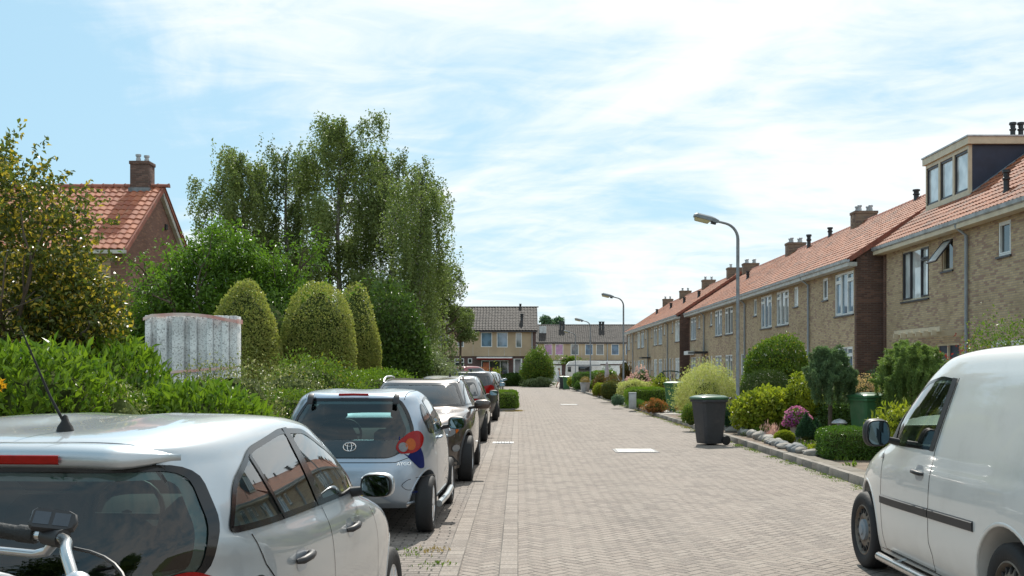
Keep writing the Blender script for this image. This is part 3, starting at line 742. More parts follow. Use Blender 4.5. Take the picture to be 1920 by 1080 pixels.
side = rpoly([(.88, .985), (.83, 1.32), (1.25, 1.355), (1.62, 1.27), (2.15, .97)], .05)
rearw = rpoly([(-.62, 1.02), (-.56, 1.20), (-.46, 1.355), (.46, 1.355), (.56, 1.20), (.62, 1.02), (.56, .86), (.40, .775), (-.40, .775), (-.56, .86)], .07)
rclear = rpoly([(-.55, 1.03), (-.43, 1.30), (.43, 1.30), (.55, 1.03), (.50, .95), (-.50, .95)], .06)
frontw = rpoly([(-.64, 1.03), (-.50, 1.35), (.50, 1.35), (.64, 1.03)], .06)
c2 = Car('parked_hatchback', K, M['silver2'], 'small blue-silver three-door car with all-glass tailgate and round red tail light', (-1.655, 10.62, 0), R(-1.2), (.50, 2.84), .285,
         cut=dict(cavity=CAV, mid=1.2, windows=[('side', shrink(side, .03)), ('side', shrink(qwin, .03)), ('rear', rclear), ('front', shrink(frontw, .04))]), N=140, step=.03, group='cars parked along the left side of the street')
rg = c2.panel('rear_window', 'rear', rearw, M['glassdark'], .004)
c2.panel('window_seal', 'rear', rearw, M['frit'], .0055, ring=.028)
lowp = rpoly([(-.585, .95), (.585, .95), (.55, .865), (.395, .785), (-.395, .785), (-.55, .865)], .04)
c2.panel('tailgate_panel', 'rear', lowp, M['farglass'], .0065)
c2.panel('side_window', 'side', side, M['glass'], .003); c2.panel('window_seal', 'side', side, M['frit'], .0045, ring=.022)
c2.panel('side_window', 'side', qwin, M['farglass'], .003); c2.panel('window_seal', 'side', qwin, M['frit'], .0045, ring=.018)
c2.panel('windscreen', 'front', frontw, M['glass'], .003); c2.panel('window_seal', 'front', frontw, M['frit'], .0045, ring=.035)
tl = c2.panel('tail_light', 'corner', rpoly([(-0.21, 0.87), (-0.166, 0.815), (-0.003, 0.82), (0.108, 0.88), (0.145, 0.97), (0.078, 1.035), (-0.04, 1.03), (-0.173, 0.94)], .06), M['redlens'], .012, ang=R(38), step=.03)
circ = lambda a, z, r: [(a + r * math.cos(t), z + r * math.sin(t)) for t in [2 * math.pi * k / 20 for k in range(20)]]
c2.panel('indicator_lens', 'corner', circ(-0.051, .905, .058), M['amberlens'], .017, ang=R(38), step=.03)
c2.panel('reversing_lens', 'corner', circ(-0.133, .88, .046), M['clearlens'], .017, ang=R(38), step=.03)
mb = MB(); mb.tube([(x, .335 + .02 * abs(x / .5) ** 2 - .01, 1.395 - .008 * abs(x / .5)) for x in np.linspace(-.15, .15, 7)], .013, 8); mb.build('brake_light', M['redlens'], c2.root, smooth=50)
for sx in (-.43, .43):
    mb = MB(); mb.loft([[(sx + a * .028, y_ + b * .018, z_) for a, b in ((-1, -1), (1, -1), (1, 1), (-1, 1))] for y_, z_ in ((.37, 1.405), (.325, 1.385), (.275, 1.325), (.27, 1.30))]); mb.build('tailgate_hinge', M['dark'], c2.root, bevel=.006)
mb = MB()
c2.seam(mb, 'side', [(2.12, .96), (2.20, .8), (2.18, .5), (2.05, .30), (1.0, .30), (.88, .42), (.84, .7), (.86, .98)])
c2.seam(mb, 'top', [(.50, .40), (.53, .9), (.53, 1.5)], .008); c2.seam(mb, 'top', [(-.50, .40), (-.53, .9), (-.53, 1.5)], .008)
c2.seam(mb, 'rear', [(-.66, .95), (-.64, .80), (-.45, .735), (.45, .735), (.64, .80), (.66, .95)], .007)
c2.seam(mb, 'rear', rpoly([(.56, .56), (.50, .51), (.55, .46), (.70, .45), (.775, .47), (.775, .57), (.66, .575)], .03), .005)
add_gaps(c2, mb)
c2.panel('exhaust_valance', 'rear', rpoly([(-.42, .345), (-.30, .41), (.30, .41), (.42, .345)], .03), M['silver'], .010)
# dark blue swoosh from the tail light down the flank
c2.panel('swoosh_sticker', 'side', rpoly([(.13, 1.0), (.26, .96), (.36, .80), (.40, .66), (.30, .655), (.20, .74), (.12, .88)], .04), M['navy'], .0035)
for sx in (1, -1):
    mb = MB()
    mb.tube([(sx * .80, .92, .235), (sx * .815, 1.7, .235), (sx * .80, 2.44, .24)], .035, 10)
    mb.build('side_sill', M['silver'], c2.root, smooth=50)
c2.handle(1.06, .93, M['silver2']); c2.add_wheels('cap7', wd=.165, inset=.015); arch_lip(c2)
c2.mirror(.905, 2.02, 1.03, (.105, .07, .075), M['dark'])
c2.seats((1.35,), .48, h=.60); c2.seats((.55,), .45, xs=(.3, -.3), h=.40); c2.dash(2.25, .96, hw=.58)
# emblem: three chrome ellipses
def ell(mb, cx_, cz, a, b, r): mb.tube([c2.hit(c2.frame('rear'), cx_ + a * math.cos(t), cz + b * math.sin(t), .014) for t in [2 * math.pi * k / 24 for k in range(25)]], r, 6)
mb = MB(); ell(mb, 0, .885, .062, .042, .006); ell(mb, 0, .885, .022, .040, .005); ell(mb, 0, .906, .044, .016, .005); mb.build('emblem', M['chrome'], c2.root, smooth=60)
text_on(c2, 'rear', 'AYGO', .045, M['chrome'], .46, .705, 'model_badge', .001, .006)
text_on(c2, 'rear', 'os.nl', .088, M['navy'], .205, .405, 'lettering', .003)
text_on(c2, 'rear', '01', .075, M['navy'], .20, .505, 'lettering', .003)
text_on(c2, 'rear', 'LODE', .022, M['navy'], .60, .425, 'lettering', .001)
mb = MB(); mb.box(-.36, .14, -.012, .03, .37, .47); mb.build('number_plate', M['plate'], c2.root)

# ---------------- brown compact SUV facing the viewer
K = [(.22, .24, 4.36, .10, .80, 4, 4, 0), (.36, .38, 4.45, .03, .88, 3.0, 4, 0), (.58, .58, 4.47, .0, .90, 2.9, 4, 0), (.76, .78, 4.42, .03, .90, 2.9, 4, 0),
     (.90, .96, 4.22, .07, .885, 3.0, 4, 0), (.99, 1.04, 3.80, .10, .86, 3.4, 4, 0), (1.05, 1.08, 3.22, .13, .83, 4, 4.5, 0), (1.20, 1.20, 2.94, .20, .76, 4.5, 5, 0), (1.36, 1.35, 2.62, .28, .69, 4.5, 5, 0),
     (1.44, 1.43, 2.42, .33, .64, 4.5, 5, .01), (1.475, 1.455, 2.25, .42, .56, 4, 5, .03), (1.485, 1.46, 2.0, .7, .35, 3.5, 4, .03)]
CAV = [(.42, .42, 3.1, .30, .72, 5, 5, 0), (.98, .98, 3.1, .22, .76, 5, 5, 0), (1.06, 1.08, 3.08, .22, .76, 5, 5, 0), (1.20, 1.20, 2.86, .27, .70, 5, 5, 0), (1.36, 1.34, 2.54, .36, .63, 5, 5, 0), (1.42, 1.40, 2.3, .5, .5, 4, 4, .01)]
side = rpoly([(.50, 1.10), (.75, 1.37), (1.3, 1.42), (1.9, 1.41), (2.36, 1.30), (2.80, 1.09)], .05)
frontw = rpoly([(-.74, 1.08), (-.72, 1.12), (-.58, 1.43), (.58, 1.43), (.72, 1.12), (.74, 1.08)], .04)
c3 = Car('parked_suv', K, M['brownpaint'], 'dark brown SUV facing the viewer, silver roof rails and foglight', (-1.56, 15.25 + 4.47, 0), R(180), (.80, 3.56), .335,
         cut=dict(cavity=CAV, mid=1.6, windows=[('side', shrink(side, .03)), ('front', shrink(frontw, .04))]), N=130, step=.032, group='cars parked along the left side of the street')
c3.panel('side_window', 'side', side, M['glassdark'], .003); c3.panel('window_seal', 'side', side, M['frit'], .0045, ring=.022)
c3.panel('window_pillar', 'side', [(1.50, 1.09), (1.60, 1.09), (1.56, 1.42), (1.49, 1.42)], M['frit'], .006)
c3.panel('windscreen', 'front', frontw, M['glass'], .003); c3.panel('window_seal', 'front', frontw, M['frit'], .0045, ring=.035)
c3.panel('headlight', 'cornerf', rpoly([(-.42, .70), (-.36, .84), (-.10, .88), (.16, .89), (.12, .76), (-.1, .69)], .04), M['clearlens'], .008, ang=R(35), step=.04)
c3.panel('headlight_ring', 'cornerf', circ(-.16, .78, .072), M['chrome'], .014, ang=R(35), ring=.018)
c3.panel('headlight_ring', 'cornerf', circ(-.32, .765, .055), M['chrome'], .014, ang=R(35), ring=.016)
c3.panel('indicator_lens', 'cornerf', rpoly([(.02, .72), (.04, .86), (.13, .87), (.10, .76)], .02), M['amberlens'], .013, ang=R(35), step=.04)
c3.panel('fog_light', 'front', circ(.66, .52, .05), M['clearlens'], .012); c3.panel('fog_light', 'front', circ(-.66, .52, .05), M['clearlens'], .012)
c3.panel('fog_light_surround', 'front', circ(.66, .52, .068), M['chrome'], .014, ring=.014)
c3.panel('air_intake', 'front', rpoly([(-.72, .28), (-.62, .42), (.62, .42), (.72, .28), (.5, .24), (-.5, .24)], .03), M['black'], .004)
for sx in (-1, 1): c3.panel('grille', 'front', rpoly([(sx * .03, .66), (sx * .05, .82), (sx * .25, .80), (sx * .27, .66), (sx * .15, .63)], .04), M['dark'], .006); c3.panel('grille_surround', 'front', rpoly([(sx * .03, .66), (sx * .05, .82), (sx * .25, .80), (sx * .27, .66), (sx * .15, .63)], .04), M['chrome'], .01, ring=.014)
mb = MB(); c3.seam(mb, 'side', [(1.56, 1.08), (1.55, .7), (1.5, .35)]); c3.seam(mb, 'side', [(2.80, 1.04), (2.88, .8), (2.86, .5), (2.76, .35), (1.2, .35), (1.1, .6), (.62, 1.02)])
c3.seam(mb, 'top', [(.62, 4.2), (.72, 3.8), (.78, 3.3)], .008); c3.seam(mb, 'top', [(-.62, 4.2), (-.72, 3.8), (-.78, 3.3)], .008); add_gaps(c3, mb)
for sx in (-1, 1):
    mb = MB(); mb.tube([(sx * .60, .62, 1.43), (sx * .60, .72, 1.505), (sx * .61, 1.0, 1.525), (sx * .61, 1.7, 1.525), (sx * .60, 2.05, 1.50), (sx * .60, 2.18, 1.44)], .017, 8); mb.build('roof_rail', M['rim'], c3.root, smooth=60)
c3.handle(1.72, .98, M['brownpaint']); c3.handle(.78, .98, M['brownpaint'])
c3.add_wheels('alloy5', wd=.22, inset=.01); arch_lip(c3, M['dark'], .035)
c3.mirror(1.00, 2.72, 1.10, (.13, .075, .075), M['brownpaint'])
c3.seats((1.7, .75), .55); c3.dash(2.9, 1.03)
mb = MB(); mb.box(-.26, .26, 4.44, 4.50, .46, .57); mb.build('number_plate', M['plate'], c3.root)

# ---------------- farther cars: estate, dark SUV, dark hatchback, silver hatchback, navy car, red van
def simple_car(name, label, loc, rz, K, pm, side, rearw, frontw, wheels, Rw, tail, group, mirror=None, roofm=None, N=72, rim='cap9', antenna=None, extra=None):
    c = Car(name, K, pm, label, loc, rz, wheels, Rw, None, N=N, step=.07, group=group, cat='van' if 'van' in name else 'car')
    c.panel('side_window', 'side', side, M['farglass'], .005, step=.12); c.panel('rear_window', 'rear', rearw, M['farglass'], .005, step=.12)
    c.panel('windscreen', 'front', frontw, M['farglass'], .005, step=.12)
    for t in tail: c.panel('tail_light', 'corner', t, M['redlens'], .012, ang=R(35), step=.06)
    c.add_wheels(rim, inset=.02)
    mb = MB(); mb.box(-.26, .26, -.02, .03, .55, .66); mb.build('number_plate', M['plate'], c.root)
    if mirror: c.mirror(*mirror)
    if antenna:
        p = c.hit(c.frame('top'), *antenna, 0); mb = MB(); mb.tube([p, p + Vector((0, -.05, .09))], [.03, .008], 6); mb.build('aerial', M['black'], c.root)
    return c
def kestate(L, W, H, hood=.95, rear_in=.28):
    return [(.22, .26, L - .12, .12, W * .9, 4, 4.5, 0), (.4, .4, L - .02, .02, W * .98, 3.2, 4, 0), (.6, .6, L, 0, W, 3, 4, 0), (.76, .8, L - .08, .03, W, 3, 4, 0),
            (hood - .06, hood + .02, L - .3, .06, W * .985, 3.2, 4, 0), (hood + .02, hood + .07, L - 1.1, .09, W * .94, 4, 4.5, 0), (H * .80, H * .80, L - 1.45, rear_in * .55, W * .85, 4.5, 5, 0),
            (H * .93, H * .92, L - 1.85, rear_in, W * .75, 4.5, 5, .01), (H * .975, H * .965, L - 2.1, rear_in + .06, W * .66, 4, 5, .02), (H * .985, H * .98, L - 2.4, rear_in + .5, W * .4, 3, 4, .02)]
GR = 'cars parked along the left side of the street'
def wins(L, W, H, hood, rin):
    b = hood + .12
    return (rpoly([(.45 + rin * .5, b + .03), (rin + .28, H * .90), (L - 2.15, H * .925), (L - 1.35, b - .03)], .05),
            rpoly([(-W * .78, b), (-W * .66, H * .90), (W * .66, H * .90), (W * .78, b)], .06), rpoly([(-W * .8, b), (-W * .62, H * .91), (W * .62, H * .91), (W * .8, b)], .06))
def far_car(name, label, X, Y, L, W, H, pm, hood=.95, rin=.28, tails=None, mir=True, rz=0, ant=None, mz=None):
    s_, r_, f_ = wins(L, W, H, hood, rin)
    tails = tails or [rpoly([(-.30, hood - .12), (-.26, hood + .07), (.06, hood + .05), (.08, hood - .10)], .04)]
    return simple_car(name, label, (X, Y, 0), rz, kestate(L, W, H, hood, rin), pm, s_, r_, f_, (.85, L - .9), .32, tails, GR, (W + .08, L - 1.55, hood + .13, (.11, .06, .07), mz or pm) if mir else None, antenna=ant)
c4 = far_car('parked_estate', 'grey-brown estate car with pale roof between the brown SUV and the dark SUV', -1.57, 24.1, 4.5, .88, 1.50, M['greypaint'], .93, .45, ant=(0, 1.0), mz=M['dark'])
c4.panel('roof_panel', 'top', rpoly([(-.60, .62), (-.60, 2.4), (.60, 2.4), (.60, .62)], .1), M['palepaint'], .004, step=.15)
c5 = far_car('parked_suv', 'black SUV with big red tail lights beside the clipped hedge island', -1.52, 34.2, 4.4, .89, 1.60, M['blackpaint'], 1.0, .35, tails=[rpoly([(-.32, .86), (-.34, 1.10), (-.05, 1.16), (.12, 1.10), (.10, .88)], .04)], ant=(0, .9))
c5.panel('reflector', 'corner', rpoly([(-.3, .42), (-.3, .46), (-.1, .46), (-.1, .42)], .01), M['redlens'], .012, ang=R(35))
c6 = far_car('parked_hatchback', 'dark hatchback with curved glassy roofline beyond the black SUV', -1.75, 49.0, 4.2, .88, 1.50, M['blackpaint'], .95, .5)
c7 = far_car('parked_hatchback', 'silver hatchback showing its rear corner between dark hatchback and navy car', -1.75, 56.5, 4.0, .87, 1.52, M['silver'], .95, .45)
c8 = far_car('parked_hatchback', 'navy car farthest in the parked row near the last kerb island', -1.75, 64.0, 4.1, .87, 1.42, M['navypaint'], .9, .5)
c9 = far_car('parked_van', 'dark red van towering behind the last parked cars', -4.3, 70.0, 4.4, .93, 1.86, M['redpaint'], 1.08, .55, mir=False, rz=R(-35))

# ---------------- white panel van on the right
K = [(.20, .22, 4.26, .10, .84, 4.5, 6, 0), (.36, .38, 4.39, .01, .885, 3.3, 6, 0), (.55, .56, 4.41, .0, .90, 3.1, 6, 0), (.72, .76, 4.36, .0, .902, 3.1, 6, 0), (.86, .92, 4.20, .0, .895, 3.1, 6, 0),
     (.96, 1.02, 3.92, .0, .88, 3.4, 6, 0), (1.06, 1.12, 3.52, .01, .865, 4, 6, 0), (1.24, 1.28, 3.26, .02, .835, 4.5, 6, 0), (1.44, 1.48, 2.95, .03, .795, 4.8, 6, 0), (1.62, 1.66, 2.66, .05, .755, 4.8, 6, .0), (1.72, 1.745, 2.42, .08, .71, 4.8, 6, .02),
     (1.76, 1.785, 2.2, .12, .63, 4.5, 6, .025), (1.782, 1.80, 1.9, .25, .46, 4, 5, .022), (1.792, 1.808, 1.5, .6, .2, 3, 3, .02)]
CAV = [(.42, .42, 3.3, 1.55, .72, 6, 6, 0), (1.0, 1.0, 3.35, 1.55, .78, 6, 6, 0), (1.10, 1.10, 3.36, 1.55, .78, 6, 6, 0), (1.24, 1.26, 3.16, 1.55, .76, 6, 6, 0), (1.44, 1.46, 2.85, 1.55, .72, 6, 6, 0), (1.60, 1.62, 2.55, 1.55, .67, 6, 6, 0), (1.68, 1.70, 2.3, 1.6, .6, 5, 5, 0)]
side = rpoly([(2.00, 1.085), (1.82, 1.58), (2.10, 1.60), (2.40, 1.56), (2.70, 1.44), (3.02, 1.20), (3.16, 1.06)], .05)
glassp = rpoly([(2.06, 1.10), (1.91, 1.55), (2.12, 1.57), (2.42, 1.53), (2.66, 1.42), (2.84, 1.29), (2.86, 1.09)], .04)
frontw = rpoly([(-.74, 1.16), (-.60, 1.66), (.60, 1.66), (.74, 1.16)], .06)
v = Car('panel_van', K, M['whitepaint'], 'white panel van with black side strip and chrome side bar, cut by the right edge', (3.745, 5.56, 0), R(.3), (.86, 3.54), .315,
        cut=dict(cavity=CAV, mid=1.9, windows=[('side', glassp), ('front', shrink(frontw, .04))]), N=170, step=.028, cat='van', archR=.395, archdeep=.30)
v.panel('window_seal', 'side', side, M['frit'], .0035, ring=.022); v.panel('side_window', 'side', shrink(side, .012), M['glass'], .002)
v.panel('window_pillar', 'side', rpoly([(2.86, 1.085), (2.84, 1.33), (3.15, 1.06)], .01), M['dark'], .006, step=.05)
v.panel('window_pillar', 'side', rpoly([(1.995, 1.08), (1.815, 1.585), (1.90, 1.59), (2.07, 1.08)], .003), M['dark'], .006, step=.05)
v.panel('windscreen', 'front', frontw, M['glass'], .003); v.panel('window_seal', 'front', frontw, M['frit'], .0045, ring=.035)
mb = MB()
v.seam(mb, 'side', [(1.80, 1.59), (1.975, 1.08), (2.00, .9), (2.02, .45), (1.97, .36), (1.99, .25)], .008)
v.seam(mb, 'side', [(3.16, 1.04), (3.07, .95), (3.03, .8), (3.02, .40), (2.99, .25), (1.99, .25)], .008)
v.seam(mb, 'side', [(.9, .24), (3.1, .24)], .006)
add_gaps(v, mb)
for ya, yb in ((1.27, 1.995), (2.01, 3.02)):
    for sx in (1, -1):
        mb = MB()
        fr = v.frame('side' if sx > 0 else 'left'); lo = []
        for k in range(12):
            y = ya + (yb - ya) * k / 11; zz = .665 - .03 * (y - 1.27) / 1.7
            lo.append([v.hit(fr, y, zz + b, o_) for b, o_ in ((-.034, .0), (-.028, .012), (.024, .014), (.034, .0))])
        mb.loft(lo, True, closed=False)
        mb.build('side_strip', M['dark'], v.root, smooth=45)
v.panel('handle_recess_shade', 'side', rpoly([(2.12, .86), (2.12, .97), (2.27, .97), (2.27, .86)], .05), M['palepaint'], .001)  # flat greyer panel, hollow's shade put into its colour
v.handle(2.20, .915, M['dark'])
v.panel('side_lamp', 'side', rpoly([(3.06, .945), (3.06, .985), (3.115, .985), (3.115, .945)], .015), M['clearlens'], .008)
v.panel('headlight', 'cornerf', rpoly([(-.40, .72), (-.40, .84), (-.1, .93), (.12, .94), (.10, .80), (-.1, .72)], .05), M['clearlens'], .008, ang=R(35), step=.05)
v.panel('front_bumper', 'cornerf', rpoly([(-.9, .26), (-.9, .52), (-.2, .54), (.24, .52), (.24, .26)], .03), M['dark'], .006, ang=R(40), step=.06)
v.add_wheels('steel', wd=.20, inset=.03); arch_lip(v, None, .020)
for sx in (1, -1):
    mb = MB(); mb.tube([(sx * .90, 3.02, .185), (sx * .905, 3.00, .185), (sx * .905, 1.0, .185), (sx * .90, .96, .185)], .032, 14)
    for yy in (1.3, 2.7): mb.tube([(sx * .88, yy, .19), (sx * .70, yy, .24)], .014, 6)
    mb.build('side_bar', M['steel'], v.root, smooth=50)
v.mirror(1.055, 2.64, 1.175, (.095, .065, .105), M['dark'])
v.seats((2.0,), .62, xs=(.40, -.40)); v.dash(2.98, 1.06, hw=.70)
v.panel('rear_light', 'corner', rpoly([(-.10, .8), (-.10, 1.3), (.02, 1.3), (.02, .8)], .03), M['redlens'], .01, ang=R(30))
# ============================================================ GROUND
def sheet(name, poly, z, m, kind='structure'):
    mb = MB(); mb.add([(x, y, z) for x, y in poly], [tuple(range(len(poly)))]); o = mb.build(name, m); tag(o, kind=kind); return o
KL = [(4.83, -6), (4.83, 12), (4.80, 30), (4.72, 45), (4.60, 60), (4.45, 76), (4.25, 92), (4.2, 97)]     # right kerb line
sheet('ground', [(-500, -60), (500, -60), (500, 900), (-500, 900)], -.03, M['grass'])
sheet('road', [(-.52, -8)] + KL + [(5.5, 99), (30, 100), (30, 107), (-40, 107), (-40, 98.5), (-3, 98.5), (-.52, 97)], 0, M['road'])
sheet('parking_bay', [(-3.1, -8), (-.52, -8), (-.52, 97), (-3.1, 97)], .004, M['bay'])
mb = MB(); mb.box(-.64, -.48, -8, 42.4, -.02, .006); mb.box(-.16, 0, -8, 97, -.02, .005); o = mb.build('gutter', M['gutter']); tag(o, kind='structure')
def strip(mb, line, w0, w1, z0, z1):
    """kerb stones 1 m long along a line"""
    for i in range(len(line) - 1):
        a, b = Vector(line[i]), Vector(line[i + 1]); n = max(1, round((b - a).length)); t = (b - a).normalized(); nn = Vector((t.y, -t.x))
        for k in range(n):
            p, q = a.lerp(b, k / n) + t * .004, a.lerp(b, (k + 1) / n) - t * .004; j = random.uniform(-.006, .006); jz = random.uniform(-.006, .006)
            vs = []
            for z in (z0, z1 + jz):
                for (pt, w_) in ((p, w0), (q, w0), (q, w1), (p, w1)):
                    v_ = pt + nn * (w_ + j + (.012 if (z > z0 and w_ == w0) else 0)); vs.append((v_.x, v_.y, z))
            mb.add(vs, [(3, 2, 1, 0), (4, 5, 6, 7), (0, 1, 5, 4), (1, 2, 6, 5), (2, 3, 7, 6), (3, 0, 4, 7)])
mb = MB(); strip(mb, KL, 0, .13, -.03, .125); o = mb.build('kerb', M['kerb'], bevel=.008); tag(o, kind='structure')
sheet('garden_soil', [(x + .13, y) for x, y in KL] + [(40, 97), (40, -6)], .105, M['soil'])
mb = MB(); strip(mb, [(4.965, -4), (4.965, 20.5)], 0, .26, .0, .116); o = mb.build('pavement', M['pathstrip'], bevel=.006); tag(o, kind='structure')
for k, (ya, yb, xb) in enumerate(((29.6, 34.0, 12.5), (37.0, 42.0, 11.6), (55, 57.5, 11.6), (64.5, 67, 11.6), (86, 90, 11.2))):
    sheet('driveway', [(4.92, ya), (xb, ya), (xb, yb), (4.80, yb)], .118, M['drive'])
mb = MB(); strip(mb, [(-3.1, 97), (-3.1, -6)], -.12, 0, -.03, .10)
# kerbed islands in the parking strip
for (ya, yb, xe) in ((42.6, 44.8, -.15), (55.2, 56.2, -.35), (70, 71, -.45)): 
    mb.box(-3.1, xe, ya, ya + .12, -.02, .10); mb.box(-3.1, xe, yb - .12, yb, -.02, .10); mb.box(xe - .12, xe, ya + .12, yb - .12, -.02, .10)
    sheet('island_soil', [(-3.1, ya + .1), (xe - .1, ya + .1), (xe - .1, yb - .1), (-3.1, yb - .1)], .08, M['soil'])
mb.box(-40, 1.0, 106.9, 107.1, -.02, .1); o = mb.build('kerb', M['kerb']); tag(o, kind='structure')
sheet('garden_soil', [(-3.1, -6), (-3.1, 97), (-9, 97), (-9, -6)], .05, M['soil'])
sheet('forecourt', [(2.6, 107), (40, 107), (40, 140), (2.6, 140)], -.004, M['drive'])
# drain grates and covers
def grate(x, y, w_, d_, n, label, m=None, cat='drain cover'):
    e = empty('drain_cover', (x, y, .006), 0, label, cat)
    mb = MB(); mb.box(-w_ / 2 - .02, w_ / 2 + .02, -d_ / 2 - .02, -d_ / 2, -.02, .009); mb.box(-w_ / 2 - .02, w_ / 2 + .02, d_ / 2, d_ / 2 + .02, -.02, .009); mb.box(-w_ / 2 - .02, -w_ / 2, -d_ / 2, d_ / 2, -.02, .009); mb.box(w_ / 2, w_ / 2 + .02, -d_ / 2, d_ / 2, -.02, .009)
    mb.build('frame', M['zinc'], e)
    mb = MB()
    for i in range(n):
        a = -w_ / 2 + w_ * i / n; mb.box(a + .004, a + w_ / n * .72, -d_ / 2, d_ / 2, -.02, .007)
    mb.build('grating', m or M['zinc'], e); mb = MB(); mb.box(-w_ / 2, w_ / 2, -d_ / 2, d_ / 2, -.03, -.004); mb.build('pit', M['black'], e); return e
grate(-.34, 24.4, .42, .42, 7, 'slotted grey gully grate in the left gutter beside the brown SUV', M['zinc'])
M['plateiron'] = mat('worn_cover_plate', (.50, .49, .47), .4, .2, var=.15, dirt=((.18, .16, .14), 9, .8))
def cover(x, y, w_, d_, label):
    e = empty('manhole_cover', (x, y, .004), 0, label, 'manhole cover'); mb = MB(); mb.box(-w_ / 2, w_ / 2, -d_ / 2, d_ / 2, -.02, .010)
    for i in range(16): mb.box(-w_ / 2 + w_ * (i + .2) / 16, -w_ / 2 + w_ * (i + .75) / 16, -d_ / 2 + .02, d_ / 2 - .02, .0102, .016)
    mb.build('lid', M['plateiron'], e)
    mb = MB(); t = .06; mb.box(-w_ / 2 - t, w_ / 2 + t, -d_ / 2 - t, -d_ / 2, -.02, .005); mb.box(-w_ / 2 - t, w_ / 2 + t, d_ / 2, d_ / 2 + t, -.02, .005); mb.box(-w_ / 2 - t, -w_ / 2, -d_ / 2, d_ / 2, -.02, .005); mb.box(w_ / 2, w_ / 2 + t, -d_ / 2, d_ / 2, -.02, .005)
    mb.build('rim', M['dark'], e)
cover(XP(1191, 22.0), 22.0, .74, .85, 'ribbed pale manhole plate in the road nearest the viewer')
cover(XP(1067, 50.5), 50.5, .72, .8, 'pale manhole plate in the road farther down the street')

# ============================================================ HOUSES
def pantiles(name, u0, u1, org, udir, vdir, ndir, length, m, parent, tw=.215, th=.33, amp=.028, res=8):
    """a slope of curved tiles: u along the eave, v up the slope"""
    org, udir, vdir, ndir = map(Vector, (org, udir, vdir, ndir)); L = u1 - u0
    nu = int(round(L / tw)) * res; us = np.linspace(u0, u1, nu + 1); ph = (us - u0) / tw * 2 * math.pi
    prof = amp * (np.abs(np.sin(ph / 2)) ** .8 - .3 + .25 * np.sin(ph))
    rows = int(math.ceil(length / th)); V = []; F = []; UV = []
    O, U, Vd, Nn = map(np.array, (org, udir, vdir, ndir)); n = nu + 1
    for r in range(rows):
        v0 = r * th; v1 = min((r + 1) * th, length) + .03
        jit = np.repeat(np.random.RandomState(r + 5).uniform(-.004, .006, nu // res + 2), res)[:n]
        for (vv, dh, uvv) in ((v0, .0, r + .02), (v0, .034, r + .02), (v1, .006, r + .98)):
            h = prof + dh + jit + .012
            V.append(O + U * us[:, None] + Vd * vv + Nn * h[:, None]); UV.append(np.stack([(us - u0) / tw, np.full(n, uvv)], 1))
        b = r * 3 * n
        for k in (0, 1):
            i = np.arange(n - 1) + b + k * n; F.append(np.stack([i, i + 1, i + n + 1, i + n], 1))
    o = np_obj(name, np.concatenate(V), np.concatenate(F), m, parent, uv=np.concatenate(UV), smooth=False); return o
def holed(mb, M4, u0, u1, z0, z1, holes, depth=.10):
    """wall panel in local (u, z), outward = -w; leaves real openings with reveals"""
    us = sorted({u0, u1} | {h[0] for h in holes} | {h[1] for h in holes}); zs = sorted({z0, z1} | {h[2] for h in holes} | {h[3] for h in holes})
    old = mb.M; mb.M = M4
    for i in range(len(us) - 1):
        for j in range(len(zs) - 1):
            cu, cz = (us[i] + us[i + 1]) / 2, (zs[j] + zs[j + 1]) / 2
            if any(h[0] < cu < h[1] and h[2] < cz < h[3] for h in holes) or cu < u0 or cu > u1: continue
            mb.add([(us[i], 0, zs[j]), (us[i + 1], 0, zs[j]), (us[i + 1], 0, zs[j + 1]), (us[i], 0, zs[j + 1])], [(0, 1, 2, 3)])
    for a, b, c, d in holes:
        q = [(a, c), (b, c), (b, d), (a, d)]
        for k in range(4):
            p, r = q[k], q[(k + 1) % 4]; mb.add([(p[0], 0, p[1]), (p[0], depth, p[1]), (r[0], depth, r[1]), (r[0], 0, r[1])], [(0, 1, 2, 3)])
    mb.M = old
